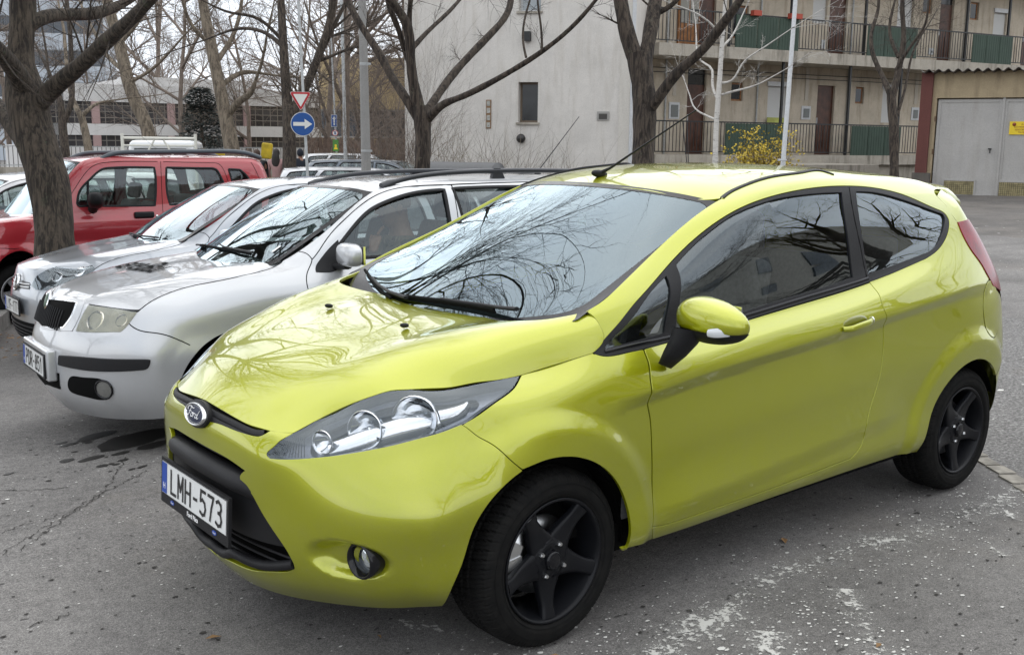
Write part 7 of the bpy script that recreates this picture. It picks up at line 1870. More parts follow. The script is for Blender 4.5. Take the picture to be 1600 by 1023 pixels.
def ptree(name, D, trunk, limbs, mat, label, seed, cat='tree', twigs=(6, .5), top=True, maxlev=3, kids=(4, 4, 5), group=None, crown=0, tlen=(1.6, 3.2), rough=0.0, tmat=None):
    """trunk, limbs: [(px, py, width px, extra depth)], thickest end first"""
    q = random.Random(seed); W = [(at_depth(x, y, D+dd), w/2*(D+dd)/FPX) for x, y, w, dd in trunk]
    b0 = W[0][0]; zb = float(zg(b0[0], b0[1])); root = empty(name, (b0[0], b0[1], zb), 0, label, cat, group); off = Vector((b0[0], b0[1], zb))
    P = [Vector(a)-off for a, r_ in W]; Rr = [r_ for a, r_ in W]
    if P[0].z > .1: P = [Vector((P[0].x-(P[1].x-P[0].x)*.2, P[0].y-(P[1].y-P[0].y)*.2, -.15)), Vector((P[0].x, P[0].y, min(.5, P[0].z*.5)))]+P; Rr = [Rr[0]*1.45, Rr[0]*1.08]+Rr
    m = MB()
    def sm(P, Rr, st=.12):
        c = smooth_curve([tuple(p) for p in P], st); s = np.concatenate([[0], np.cumsum([ (P[i+1]-P[i]).length for i in range(len(P)-1)])]); sc = np.concatenate([[0], np.cumsum(np.linalg.norm(np.diff(c, axis=0), axis=1))]); sc = sc/sc[-1]*s[-1]
        return [Vector(v) for v in c], list(np.interp(sc, s, Rr))
    def knobbly(c, r_):              # swellings and ridges
        ph = [q.uniform(0, 6.3) for _ in range(5)]; return [ri*(1+rough*(math.sin(i*.9+ph[0])+.6*math.sin(i*2.3+ph[1]))) for i, ri in enumerate(r_)]
    c, r_ = sm(P, Rr); m.tube(c, knobbly(c, r_), 20, cap=True); m.build('trunk', mat, root)
    ends = []
    for L_ in limbs:
        Wl = [(Vector(at_depth(x, y, D+dd))-off, w/2*(D+dd)/FPX) for x, y, w, dd in L_]; c, r_ = sm([a for a, _ in Wl], [b_ for _, b_ in Wl]); mm = MB(); mm.tube(c, knobbly(c, r_), 12, cap=True); mm.build('limb', mat, root); ends.append((c, r_))
    mt = MB(); tips = []
    if top: ends.append((c0 := [Vector(v) for v in smooth_curve([tuple(p) for p in P], .2)][-4:], [Rr[-1]]*4))
    for c, r_ in ends:
        d = (c[-1]-c[-3]).normalized(); grow(mt, c[-1], d, q.uniform(*tlen), r_[-1]*.9, 0, q, kids=kids, tips=tips, maxlev=maxlev)
        for k in range(twigs[0]):
            j = q.randrange(len(c)//3, len(c)-1); loc = (c[j+1]-c[j]).normalized(); ax = Vector((q.uniform(-1, 1), q.uniform(-1, 1), q.uniform(-.3, 1))); ax = (ax-loc*ax.dot(loc)).normalized()
            grow(mt, c[j], loc*.6+ax, twigs[1]*q.uniform(.5, 1.4), max(.004, r_[j]*.16), 2, q, tips=tips, maxlev=maxlev+1 if maxlev < 4 else 4)
    for k in range(crown):
        a = 2.4*k+q.uniform(-.3, .3); grow(mt, P[-1]+(P[-2]-P[-1])*q.uniform(0, .9), (math.cos(a), math.sin(a), q.uniform(.25, 1.0)), q.uniform(2.6, 4.2), .055, 1, q, kids=(5, 6, 6, 5), maxlev=4, up=.04, wob=.16)
    mt.build('twigs', tmat or mat, root)
    return root, tips, off

# the big tree between the far hatchback and the red car
ptree('tree', 9.3, [(86, 398, 62, 0), (84, 345, 58, 0), (72, 270, 60, 0), (52, 205, 63, 0), (40, 150, 60, 0), (33, 100, 42, 0), (34, 50, 37, 0), (36, 5, 38, 0), (34, -70, 32, -.1), (30, -160, 24, -.3), (24, -280, 16, -.6)],
      [[(50, 172, 34, 0), (88, 134, 27, -.2), (125, 103, 25, -.5), (165, 66, 23, -.8), (205, 30, 21, -1.2), (240, -6, 17, -1.6), (275, -45, 11, -2.0)],
       [(40, 42, 26, 0), (62, 30, 21, .1), (100, 23, 20, .4), (140, 22, 19, .7), (170, 15, 17, 1.0), (205, -2, 13, 1.3), (235, -30, 9, 1.5)],
       [(45, 150, 36, 0), (22, 108, 30, -.3), (0, 82, 27, -.6), (-40, 40, 22, -1.1), (-120, -60, 16, -2)],
       [(50, 235, 34, 0), (24, 200, 30, .2), (0, 172, 27, .4), (-50, 120, 20, 1)]],
      BARK_B, 'big old tree with deeply ridged trunk and thick forking limbs beside the red car', 11, twigs=(8, .9), rough=.035, maxlev=4, kids=(6, 6, 5, 4), tlen=(1.8, 2.6), tmat=BARK_D, crown=14)
# the pruned tree in front of the white gable
ptree('tree', 14.2, [(660, 262, 24, 0), (661, 225, 24, 0), (660, 192, 28, 0), (656, 168, 27, 0)],
      [[(652, 185, 15, 0), (638, 160, 14, 0), (612, 120, 13, .2), (590, 80, 12, .3), (567, 45, 11, .4), (545, 5, 10, .5), (520, -50, 8, .6)],
       [(657, 180, 20, 0), (646, 130, 17, -.1), (641, 80, 15, -.2), (636, 40, 15, -.3), (610, 0, 14, -.5), (580, -50, 10, -.8)],
       [(664, 180, 15, 0), (690, 140, 13, .3), (722, 100, 12, .6), (770, 50, 11, .9), (795, 15, 10, 1.1), (798, -40, 8, 1.3)],
       [(668, 188, 14, 0), (690, 165, 12, -.3), (720, 152, 10, -.6), (780, 122, 9, -1.0), (830, 92, 8, -1.3), (880, 55, 7, -1.6), (925, 8, 6, -1.9), (960, -40, 4, -2.1)],
       [(645, 110, 10, -.1), (632, 78, 9, -.1), (624, 50, 9, -.2), (610, 15, 9, -.3), (600, -30, 7, -.3)],
       [(645, 75, 8, -.2), (668, 50, 7, 0), (700, 20, 6, .3), (725, -8, 5, .6)],
       [(642, 60, 8, -.2), (640, 20, 8, -.3), (645, -20, 7, -.4)],
       [(822, 90, 4, -1.3), (817, 60, 3.6, -1.2), (821, 25, 3.4, -1.1), (828, 0, 3.4, -1.0), (835, -40, 3, -1)],
       [(847, 76, 4, -1.4), (845, 40, 3.4, -1.4), (840, 0, 3, -1.5), (842, -40, 3, -1.5)]],
      BARK_D, 'dark pruned tree with five splayed limbs in front of the white gable', 21, twigs=(2, .35), rough=.05, maxlev=3, kids=(4, 5, 6), tlen=(1.6, 2.8), top=False)
ptree('tree', 12.6, [(1004, 262, 36, 0), (1006, 215, 35, 0), (1007, 165, 36, 0), (1003, 120, 38, 0), (998, 85, 38, 0)],
      [[(996, 100, 26, 0), (982, 60, 25, 0), (973, 20, 24, 0), (966, -20, 22, 0), (955, -90, 17, .1)],
       [(1008, 95, 24, 0), (1016, 50, 23, .1), (1022, 15, 22, .2), (1030, -30, 18, .3), (1045, -90, 14, .4)],
       [(1010, 180, 18, 0), (1032, 148, 17, -.2), (1062, 110, 16, -.4), (1092, 84, 15, -.6), (1120, 50, 15, -.8), (1150, 10, 14, -1.1), (1175, -30, 11, -1.3)],
       [(1030, 20, 9, .2), (1050, 8, 8, .1), (1070, -15, 7, 0)]],
      BARK_D, 'dark tree with mottled trunk rising behind the lime car roof, at the gable corner', 33, twigs=(2, .4), rough=.05, maxlev=3, kids=(4, 5, 6), tlen=(1.6, 2.8), top=False)
ptree('tree', 22, [(1397, 285, 14, 0), (1397, 240, 14, 0), (1397, 205, 16, 0), (1394, 170, 14, 0), (1392, 140, 13, 0)],
      [[(1392, 150, 10, 0), (1378, 118, 8, .2), (1364, 85, 7, .3), (1362, 50, 6, .4), (1372, 15, 5, .5), (1370, -30, 4, .5)], [(1395, 150, 11, 0), (1404, 110, 10, 0), (1412, 60, 8, 0), (1410, 20, 7, 0), (1412, -30, 6, 0)],
       [(1400, 110, 6, 0), (1425, 70, 4.5, -.3), (1445, 40, 4, -.5), (1450, 10, 3, -.6)], [(1402, 180, 5, 0), (1416, 130, 4, .2), (1424, 90, 3.4, .3), (1440, 55, 3, .5)], [(1404, 90, 6, 0), (1390, 50, 5, .2), (1395, 15, 4, .3)]],
      BARK_D, 'slender dark young tree between the gallery and the garage pillar', 44, twigs=(7, .6), rough=.04, maxlev=3, kids=(3, 4, 5), tlen=(1.0, 1.8), top=False)
ptree('birch', 20, [(1117, 270, 9, 0), (1119, 200, 8, 0), (1124, 130, 8, 0), (1128, 70, 6.5, 0), (1132, 20, 6, 0), (1135, -30, 5, 0)],
      [[(1121, 155, 4, 0), (1113, 130, 4, .2), (1112, 108, 3.6, .3), (1095, 95, 3, .5), (1088, 60, 2.4, .7)], [(1128, 148, 4, 0), (1150, 142, 3.4, -.2), (1180, 134, 2.8, -.4), (1200, 124, 2, -.5)], [(1129, 130, 4, 0), (1146, 124, 3.4, -.2), (1160, 100, 3, -.3), (1185, 80, 2.4, -.5), (1206, 66, 2, -.6)],
       [(1120, 188, 3.6, 0), (1098, 178, 3, .3), (1086, 170, 2.6, .4), (1078, 150, 2, .5)], [(1127, 75, 4, 0), (1145, 55, 3, .2), (1155, 35, 2.4, .3)], [(1128, 60, 3.6, 0), (1108, 35, 3, -.2), (1085, 20, 2.4, -.3), (1060, 10, 2, -.4)]],
      BARK_W, 'thin white-barked birch in front of the galleries', 55, cat='birch', twigs=(3, .4), maxlev=3, kids=(3, 3, 4), tlen=(.8, 1.4), top=True)
# larger trees in the belt behind the cars, each where the photograph has it
ptree('tree', 34, [(222, 250, 22, 0), (232, 215, 21, 0), (212, 160, 20, 0), (196, 110, 19, 0), (184, 60, 18, 0), (172, 20, 17, 0), (160, -40, 15, 0)], [[(196, 112, 8, 0), (170, 90, 6, .5), (150, 55, 5, 1)], [(200, 130, 6, 0), (235, 110, 5, -.5), (262, 85, 4, -1)], [(185, 70, 8, 0), (215, 35, 6, 0), (235, 0, 5, 0)]],
      BARK_P, 'tall leaning plane tree with pale brown trunk, behind the white truck', 66, twigs=(6, 1.6), maxlev=3, kids=(5, 6, 5), tlen=(3, 4.5))
ptree('tree', 32, [(366, 258, 24, 0), (360, 220, 24, 0), (348, 160, 20, 0), (338, 110, 18, 0), (328, 60, 17, 0), (318, 10, 15, 0), (312, -40, 13, 0)], [[(356, 180, 12, 0), (375, 158, 11, -.3), (392, 145, 9, -.6), (398, 130, 6, -.8)], [(345, 135, 9, 0), (365, 120, 8, .4), (385, 113, 7, .8), (410, 115, 4, 1.1)], [(336, 100, 9, 0), (362, 60, 7, .5), (375, 20, 6, .8), (380, -30, 4, 1)], [(330, 70, 7, 0), (300, 40, 6, -.4), (285, 0, 5, -.8)]],
      BARK_P, 'plane tree with a stubby forked side limb, right of the dark conifer', 77, twigs=(7, 1.5), maxlev=3, kids=(5, 6, 5), tlen=(3, 4.5))
ptree('tree', 26, [(452, 268, 22, 0), (452, 220, 21, 0), (448, 150, 16, 0), (444, 90, 14, 0), (441, 40, 13, 0), (438, -20, 11, 0)], [[(470, 150, 14, .1), (486, 118, 13, 0), (500, 80, 12, -.2), (512, 45, 11, -.3), (520, 5, 10, -.4), (528, -50, 7, -.5)], [(452, 190, 16, 0), (464, 162, 14, 0), (478, 132, 13, 0)], [(440, 72, 7, 0), (415, 52, 6, .3), (375, 45, 5, .6), (340, 55, 3, .9)], [(438, 60, 6, 0), (400, 28, 5, -.4), (360, 20, 4, -.8), (330, 8, 3, -1)]],
      BARK_D, 'dark twin-stemmed tree directly behind the round blue arrow sign', 88, twigs=(5, 1.3), maxlev=3, kids=(5, 6, 5), tlen=(2.4, 3.6))
ptree('tree', 27, [(104, 256, 14, 0), (98, 200, 13, 0), (94, 160, 10, 0), (84, 130, 7, .3)], [[(97, 195, 10, 0), (110, 165, 9, 0), (112, 120, 8, .2), (110, 60, 7, .3), (104, 0, 6, .4)], [(96, 165, 6, 0), (80, 130, 5, .3), (72, 80, 4, .6)]],
      BARK_D, 'thin dark tree just right of the big ridged trunk', 99, twigs=(6, 1.2), maxlev=3, kids=(4, 5, 5), tlen=(2, 3))
ptree('tree', 30, [(140, 252, 13, 0), (134, 210, 12, 0), (126, 178, 11, 0)], [[(127, 182, 8, 0), (138, 172, 6, 0), (152, 162, 4.5, .3), (170, 158, 3, .6)], [(126, 182, 9, 0), (112, 150, 7, .2), (105, 110, 6, .5), (100, 50, 5, .8)]],
      BARK_P, 'short brown tree with one crooked low branch, left of the white truck', 101, twigs=(4, .9), maxlev=3, kids=(4, 5, 5), tlen=(2, 3), top=False)
# rows of bare trees behind, four shapes copied to different places
protos = []
for s_ in range(4):
    q = random.Random(200+s_); m = MB(); mt = MB(); H = 11+2*s_ % 3; tp = [Vector((0, 0, -.3))]; d = Vector((0, 0, 1))
    for i in range(7): d = (d+Vector((q.uniform(-.12, .12), q.uniform(-.12, .12), .2))).normalized(); tp.append(tp[-1]+d*1.2)
    m.tube(tp, [.12*(1-.09*i) for i in range(8)], 9)
    for k in range(11):
        j = 1+k % 7; a = q.uniform(0, 6.3); grow(mt, tp[j], (math.cos(a), math.sin(a), q.uniform(.3, 1.1)), q.uniform(2.2, 4.2)*(1.1-.06*j), .065, 1, q, kids=(6, 6, 6), maxlev=4, spread=40)
    protos.append((m, mt))
pts_ = [(20, 60), (135, 70), (255, 58), (288, 44), (395, 55), (500, 44), (536, 36), (556, 52), (585, 46), (-30, 50), (200, 72), (340, 70), (455, 62), (628, 48)]
first = {}
for i, (px, D) in enumerate(pts_):
    k = i % 4; q = random.Random(i); w = at_depth(px, 219, D); z = float(zg(w[0], w[1]))
    if k not in first:
        o = empty('tree', (0, 0, 0), 0, 'one of the bare brown-twigged trees massed behind the cars', 'tree', 'bare trees massed behind the cars'); protos[k][0].build('trunk', BARK_F, o); protos[k][1].build('crown', BARK_F, o); first[k] = o
    else:
        o = first[k].copy(); scene.collection.objects.link(o)
        for ch in list(first[k].children): c_ = ch.copy(); scene.collection.objects.link(c_); c_.parent = o
    o.location = (w[0], w[1], z); s_ = q.uniform(.95, 1.45); o.scale = (s_, s_, s_*q.uniform(.95, 1.15)); o.rotation_euler = (0, 0, q.uniform(0, 6.3))
# trees overhead and in front, seen only as reflections in paint and glass
def over_tree(x, y, H, seed, lean=(0, 0)):
    q = random.Random(seed); z = float(zg(x, y)); root = empty('tree', (x, y, z), 0, 'tall bare street tree just outside the frame', 'tree', 'street trees outside the frame')
    m = MB(); mt = MB(); tp = [Vector((0, 0, -.2))]; d = Vector((lean[0], lean[1], 1)).normalized(); n = 8
    for i in range(n): d = (d+Vector((q.uniform(-.1, .1), q.uniform(-.1, .1), .15))).normalized(); tp.append(tp[-1]+d*H*.5/n)
    m.tube(tp, [.22*(1-.06*i) for i in range(n+1)], 12); m.build('trunk', BARK_D, root)
    for k in range(9):
        j = n-1-(k % 5); a = k*2.4+q.uniform(-.4, .4); grow(mt, tp[j], (math.cos(a), math.sin(a), q.uniform(.5, 1.3)), q.uniform(3.0, 4.6), .085, 0, q, kids=(4, 4, 5, 4), maxlev=4, spread=36, up=.02)
    mt.build('crown', BARK_D, root); return root
over_tree(3.6, -8.6, 11, 1); over_tree(9.5, -5.5, 11, 3, (-.1, .1)); over_tree(-8, 9.5, 10, 5); over_tree(-15, 8.5, 11, 6); over_tree(1.2, 13.0, 12, 8)

# dark conifer
q = random.Random(9); w = at_depth(316, 219, 41); root = empty('conifer', (w[0], w[1], -.6), 0, 'dark blue-green spruce in front of the low white building', 'conifer')
m = MB(); m.tube([(0, 0, 0), (0, 0, 3.9)], [.12, .03], 8); m.build('trunk', BARK_F, root)
m = MB(); NEED = simple('needles', (.028, .040, .036), .8, var=.6, vscale=5)
for i in range(6500):
    h = q.random()**.85; rr2 = (1.45-1.05*h)*math.sqrt(q.random())*(1+.18*math.sin(h*30)); a = q.uniform(0, 6.3); z = .5+h*3.6
    c_ = Vector((rr2*math.cos(a), rr2*math.sin(a), z-rr2*.15)); d = Vector((math.cos(a), math.sin(a), q.uniform(-.4, .4)))*q.uniform(.09, .20); s_ = Vector((-math.sin(a), math.cos(a), q.uniform(-.5, .5)))*q.uniform(.02, .05)
    m.add([c_-s_, c_+s_, c_+d], [(0, 1, 2)])
m.build('crown', NEED, root)
# forsythia
w = at_depth(1188, 250, 27); zb = float(zg(w[0], w[1])); root = empty('bush', (w[0], w[1], zb+.2), 0, 'yellow-flowering bush in front of the green lower gallery screen', 'bush'); q = random.Random(4)
m = MB(); fl = MB(); YF = simple('yellow_blossom', (.44, .325, .035), .7, var=.4, vscale=6)
for i in range(70):
    a = q.uniform(0, 6.3); d = Vector((math.cos(a)*q.uniform(.1, 1.0), math.sin(a)*q.uniform(.1, 1.0), 1)).normalized(); tips = []; grow(m, (q.uniform(-.15, .15), q.uniform(-.15, .15), 0), d, q.uniform(.6, 1.15), .011, 2, q, tips=tips, maxlev=3, wob=.2)
    for t in tips:
        for k in range(7):
            c_ = t+Vector((q.uniform(-.10, .10), q.uniform(-.10, .10), q.uniform(-.16, .06))); s_ = q.uniform(.016, .038); u1 = Vector((q.uniform(-1, 1), q.uniform(-1, 1), q.uniform(-1, 1))).normalized()*s_; u2 = u1.cross(Vector((q.uniform(-1, 1), q.uniform(-1, 1), q.uniform(-1, 1)))).normalized()*s_
            fl.add([c_-u1, c_-u2, c_+u1, c_+u2], [(0, 1, 2, 3)])
m.build('stems', BARK_P, root); fl.build('blossom', YF, root)
# leafless shrubs at the foot of the gable
for i, (px, D, h, n_, lab) in enumerate(((700, 24, 1.25, 34, 'leafless twiggy shrub right beside the pruned tree'), (790, 24.5, 1.0, 30, 'leafless low shrub under the round wall lamp'), (612, 26, 2.6, 50, 'tall leafless shrub at the left corner of the white gable'), (860, 24.5, .7, 14, 'sparse leafless twigs at the foot of the gable, below the window'))):
    q = random.Random(60+i); w = at_depth(px, 262, D); z = float(zg(w[0], w[1])); root = empty('shrub', (w[0], w[1], z), 0, lab, 'shrub'); m = MB()
    for k in range(n_):
        a = q.uniform(0, 6.3); grow(m, (q.uniform(-.8, .8), q.uniform(-.8, .8), 0), (math.cos(a)*.35, math.sin(a)*.35, 1), h*q.uniform(.6, 1.2)+.55, .010, 2, q, maxlev=4 if i == 2 else 3, wob=.12)
    m.build('stems', BARK_P if i != 2 else BARK_F, root)
# ================================================================== posts, signs, people, other vehicles
def post(name, x0, y0, x1, y1, w0, w1, D, mat, label, cat, base_out=1.05):
    a = Vector(at_depth(x0, y0, D)); b = Vector(at_depth(x1, y1, D)); z = float(zg(a.x, a.y)); d = (b-a)/(b.z-a.z); g = a+d*(z-a.z); t = b+d*2.5
    root = empty(name, tuple(g), 0, label, cat); r0, r1 = w0/2*D/FPX, w1/2*D/FPX
    m = MB(); m.tube([Vector((0, 0, -.1)), a-g, b-g, t-g], [r0*base_out, r0, r1, r1*.92], 14); m.build('pole', mat, root); return root, g
CPOST = plaster('concrete_post', (.24, .235, .225), (.12, .11, .10), .4, .3, 3)
root, g = post('utility_pole', 572, 258, 566, 0, 15, 12, 20, CPOST, 'thick grey concrete post between the road signs and the white gable', 'post')
for zz in (1.6, 3.2): m = MB(); m.lathe([(.105, -.02), (.108, 0), (.105, .02)], Matrix.Translation((0, 0, zz)), 16); m.build('band', GALV, root)
root, g = post('lamp_post', 1223, 262, 1243, 0, 7.5, 6.5, 21, WHITEM, 'white painted lamp post rising behind the lime car roof, right of the birch', 'lamp post')
m = MB(); m.lathe([(.085, 0), (.095, .02), (.085, .04)], Matrix.Translation((0, 0, 1.1)), 16); m.build('collar', WHITEM, root)
root, g = post('lamp_post', 540, 252, 536, 90, 6, 5, 29, GALV, 'thin pale steel pole just left of the concrete post', 'lamp post')
m = MB(); m.lathe([(.09, 0), (.10, .03), (.06, .08)], Matrix.Translation((0, 0, .0)), 12); m.build('foot', GALV, root)
SBLUE = simple('sign_blue', (.004, .065, .26), .4); SRED = simple('sign_red_band', (.42, .015, .025), .45); SWH = simple('sign_white', (.66, .66, .63), .45); SBACK = simple('sign_back', (.20, .205, .21), .5, .3)
def sign_frame(px, py, D):
    p_ = Vector(at_depth(px, py, D)); n = Vector((CAM[0]-p_.x, CAM[1]-p_.y, 0)).normalized(); x = Vector((0, 0, 1)).cross(n).normalized(); return Matrix(((x.x, 0, n.x, p_.x), (x.y, 0, n.y, p_.y), (x.z, 1, n.z, p_.z), (0, 0, 0, 1)))
Ds = 22; sg = Ds/FPX
root, g = post('sign_post', 480, 262, 474, 150, 4.6, 4.2, Ds+.06, GALV, 'grey pole carrying the give-way triangle and round blue arrow', 'sign post', 1.0)
m = MB()
for py in (160, 186, 203): m.box(tuple(Vector(at_depth(474+(py-150)*.05, py, Ds+.03))-g), (.10, .05, .03))
m.build('brackets', GALV, root)
def poly_sign(name, M, layers, label, cat='road sign'):
    o = None
    for i, (poly, mat, z, nm) in enumerate(layers):
        m = MB(); m.prism(poly, M @ Matrix.Translation((0, 0, z)), .006 if i else .012); b_ = m.build(name if i == 0 else nm, mat, o)
        if i == 0: o = tag(b_, label, cat)
    return o
def rtri(s, r, n=5):
    P = []; c = [(-s, s*.577), (0, -s*1.155), (s, s*.577)]
    for i, (x, y) in enumerate(c):
        L = math.hypot(x, y); cx, cy = x*(1-2*r/L), y*(1-2*r/L); a0 = math.atan2(y, x)
        for k in range(n): a = a0-R(60)+R(120)*k/(n-1); P.append((cx+r*math.cos(a), cy+r*math.sin(a)))
    return P
M = sign_frame(469.5, 154, Ds-.05); s = 17*sg
poly_sign('give_way_sign', M, [(rtri(s, .03), SWH, 0, ''), (rtri(s*.96, .03), SRED, .012, 'red_band'), (rtri(s*.66, .01), SWH, .018, 'white_field')], 'red and white inverted triangle sign above the round blue one')
M = sign_frame(473, 194, Ds-.05); s = 18.5*sg; circ_ = lambda r, n=36: [(r*math.cos(2*math.pi*k/n), r*math.sin(2*math.pi*k/n)) for k in range(n)]
arrow = lambda L, w, h, hl: [(-L, -w), (L-hl, -w), (L-hl, -h), (L, 0), (L-hl, h), (L-hl, w), (-L, w)]
poly_sign('direction_sign', M, [(circ_(s), SWH, 0, ''), (circ_(s*.95), SBLUE, .012, 'blue_field'), (arrow(s*.78, s*.155, s*.42, s*.62), SWH, .018, 'arrow')], 'round blue sign with white arrow pointing right')
Ds2 = 33; sg = Ds2/FPX
root, g = post('sign_post', 527, 262, 523, 178, 3.2, 3, Ds2+.06, GALV, 'thin pole carrying the small blue, white and green signs', 'sign post', 1.0)
m = MB(); m.box(tuple(Vector(at_depth(524, 208, Ds2+.03))-g), (.08, .05, .03)); m.build('brackets', GALV, root)
rect = lambda w, h: [(-w, -h), (w, -h), (w, h), (-w, h)]
M = sign_frame(522, 189, Ds2-.05); poly_sign('one_way_sign', M, [(rect(4.6*sg, 9.2*sg), SWH, 0, ''), (rect(4.1*sg, 8.6*sg), SBLUE, .012, 'blue_field'), ([(y, x) for x, y in arrow(7*sg, .8*sg, 2.7*sg, 4.2*sg)][::-1], SWH, .018, 'arrow')], 'narrow upright blue sign with a white arrow pointing up')
M = sign_frame(523.5, 208, Ds2-.05); poly_sign('round_sign', M, [(circ_(7.6*sg*.62, 28), SRED, 0, ''), (circ_(6*sg*.62, 28), SWH, .012, 'white_field'), (rect(1.1*sg, 2.4*sg), SBLUE, .018, 'print')], 'small round red-rimmed white sign under the upright blue one')
M = sign_frame(524.5, 227.5, Ds2-.05); SG = simple('sign_green', (.05, .22, .03), .5); poly_sign('green_sign', M, [(rect(4.4*sg, 8.8*sg), SG, 0, ''), ([(-3*sg, -6*sg), (3*sg, -6*sg), (2*sg, -2*sg), (-1*sg, -1*sg)], YEL, .012, 'print'), (circ_(1.8*sg, 14), YEL, .0125, 'disc')], 'green and yellow panel, lowest of the signs on the thin pole')
for k, (px, py, D, w_, h_, lab) in enumerate(((417, 236, 33, .34, .50, 'yellow sack hanging by the railing above the walking people'), (350, 240, 34, .65, .22, 'low yellow bundle behind the red car, beside the plane tree trunk'))):
    MS = frame(at_depth(px, py, D), (.78, -.62, 0), (0, 0, 1)); tag(rounded_box('sack', (0, 0, 0), (w_, h_, .2), .07, simple('sack_yellow', (.50, .36, .02), .7, var=.3, vscale=4) if k == 0 else bpy.data.materials['sack_yellow'], None, M=Matrix.Rotation(R(6), 4, 'Z')), lab, 'sack'); scene.collection.objects[-1].matrix_world = MS

# ---- people
SKIN = simple('skin', (.30, .16, .105), .55, var=.12, vscale=30)
def skinned(name, nodes, edges, mat, parent, sub=2, root=0):
    me = bpy.data.meshes.new(name); me.from_pydata([n[0] for n in nodes], edges, []); o = bpy.data.objects.new(name, me); scene.collection.objects.link(o)
    mod = o.modifiers.new('s', 'SKIN'); mod.use_smooth_shade = True
    for i, n in enumerate(nodes):
        r = n[1] if hasattr(n[1], '__len__') else (n[1], n[1]); me.skin_vertices[0].data[i].radius = r; me.skin_vertices[0].data[i].use_root = (i == root)
    o.modifiers.new('d', 'SUBSURF').levels = sub; dg = bpy.context.evaluated_depsgraph_get(); dg.update(); m2 = bpy.data.meshes.new_from_object(o.evaluated_get(dg)); bpy.data.objects.remove(o)
    m2.materials.clear(); m2.materials.append(mat); m2.name = name; m2.polygons.foreach_set('use_smooth', [True]*len(m2.polygons)); o = bpy.data.objects.new(name, m2); scene.collection.objects.link(o)
    if parent is not None: o.parent = parent
    return o
def walker(px, py_head, D, heading, label, coat, legs, hair, H=1.68, step=.2, bag=None, longhair=False, coat_len=.78):
    hd = Vector(at_depth(px, py_head, D)); z0 = hd.z-H; root = empty('person', (hd.x, hd.y, z0), heading, label, 'person'); h = H/1.7
    N = [((0, 0, .95*h), (.14, .11)), ((0, 0, 1.15*h), (.13, .10)), ((.0, 0, 1.38*h), (.16, .10)), ((0, 0, 1.47*h), .055), ((.01, 0, 1.54*h), .06), ((.015, 0, 1.62*h), .06),
         ((.0, .09, .90*h), .095), ((step*.5, .09, .50*h), .062), ((step*.35, .09, .10*h), .045), ((step*.35+.14, .09, .05*h), .04), ((0, -.09, .90*h), .095), ((-step*.3, -.09, .50*h), .062), ((-step*.9, -.09, .12*h), .045), ((-step*.9+.13, -.09, .06*h), .04),
         ((.0, .19, 1.38*h), .06), ((-.04, .23, 1.12*h), .048), ((.06, .22, .90*h), .036), ((.09, .22, .80*h), .034), ((0, -.19, 1.38*h), .06), ((.03, -.23, 1.12*h), .048), ((-.0, -.22, .90*h), .036), ((.0, -.22, .80*h), .034)]
    E_ = [(0, 1), (1, 2), (2, 3), (3, 4), (4, 5), (0, 6), (6, 7), (7, 8), (8, 9), (0, 10), (10, 11), (11, 12), (12, 13), (2, 14), (14, 15), (15, 16), (16, 17), (2, 18), (18, 19), (19, 20), (20, 21)]
    skinned('body', N, E_, SKIN, root)
    c = [((0, 0, coat_len*h), (.19, .15)), ((0, 0, 1.0*h), (.175, .135)), ((0, 0, 1.17*h), (.165, .13)), ((0, 0, 1.34*h), (.20, .14)), ((0, 0, 1.48*h), .085), ((0, .19, 1.38*h), .088), ((-.04, .24, 1.12*h), .062), ((.06, .23, .90*h), .052), ((0, -.19, 1.38*h), .088), ((.03, -.24, 1.12*h), .062), ((0, -.23, .90*h), .052)]
    skinned('coat', c, [(0, 1), (1, 2), (2, 3), (3, 4), (3, 5), (5, 6), (6, 7), (3, 8), (8, 9), (9, 10)], coat, root)
    for s_, st in ((1, (step*.5, step*.35)), (-1, (-step*.3, -step*.9))):
        skinned('trouser_leg', [((0, .085*s_, .92*h), .11), ((st[0], .09*s_, .50*h), .078), ((st[1], .09*s_, .09*h), .062)], [(0, 1), (1, 2)], legs, root, 1)
        skinned('shoe', [((st[1]-.02, .09*s_, .05*h), .05), ((st[1]+.17, .09*s_, .04*h), .042)], [(0, 1)], BLACKPL, root, 1)
    ex = [(1, 0, 0), (0, 1, 0), (0, 0, 1)]
    superell('head', (.015, 0, 1.605*h), ex, (.092, .074, .115), SKIN, root, 2.1, 20, 14)
    superell('hair', (-.018, 0, 1.63*h), ex, (.100, .092, .118), hair, root, 2.1, 20, 14, lambda p: [min(p[0], .55), p[1], max(p[2], -.75)])
    if longhair: superell('hair', (-.085, 0, 1.40*h), ex, (.055, .115, .27), hair, root, 2.2, 18, 14)
    if bag:
        o = rounded_box('backpack' if bag[0] == 'b' else 'shoulder_bag', ((-.24, 0, 1.22*h) if bag[0] == 'b' else (-.05, -.30, 1.0*h)), (.16, .28, .42) if bag[0] == 'b' else (.14, .14, .28), .05, bag[1], None); w_ = root.matrix_basis.copy()
        o.matrix_world = Matrix.Translation(root.location) @ Matrix.Rotation(heading, 4, 'Z'); tag(o, bag[2], 'bag')
    return root
NAVY = simple('navy_cloth', (.014, .018, .028), .9); BLKC = simple('black_cloth', (.012, .012, .013), .9); PINKC = simple('pink_cloth', (.36, .22, .21), .9); HAIRD = simple('dark_hair', (.014, .010, .008), .6); BLUEB = simple('blue_bag', (.10, .13, .20), .7)
hdg = math.atan2(CF[1], CF[0])
walker(401, 236, 27, hdg+.3, 'person in a dark coat with a backpack, walking away, leftmost of the three', BLKC, BLKC, simple('brown_hair', (.05, .025, .015), .7), bag=('b', NAVY, 'dark backpack worn by the leftmost walking person'))
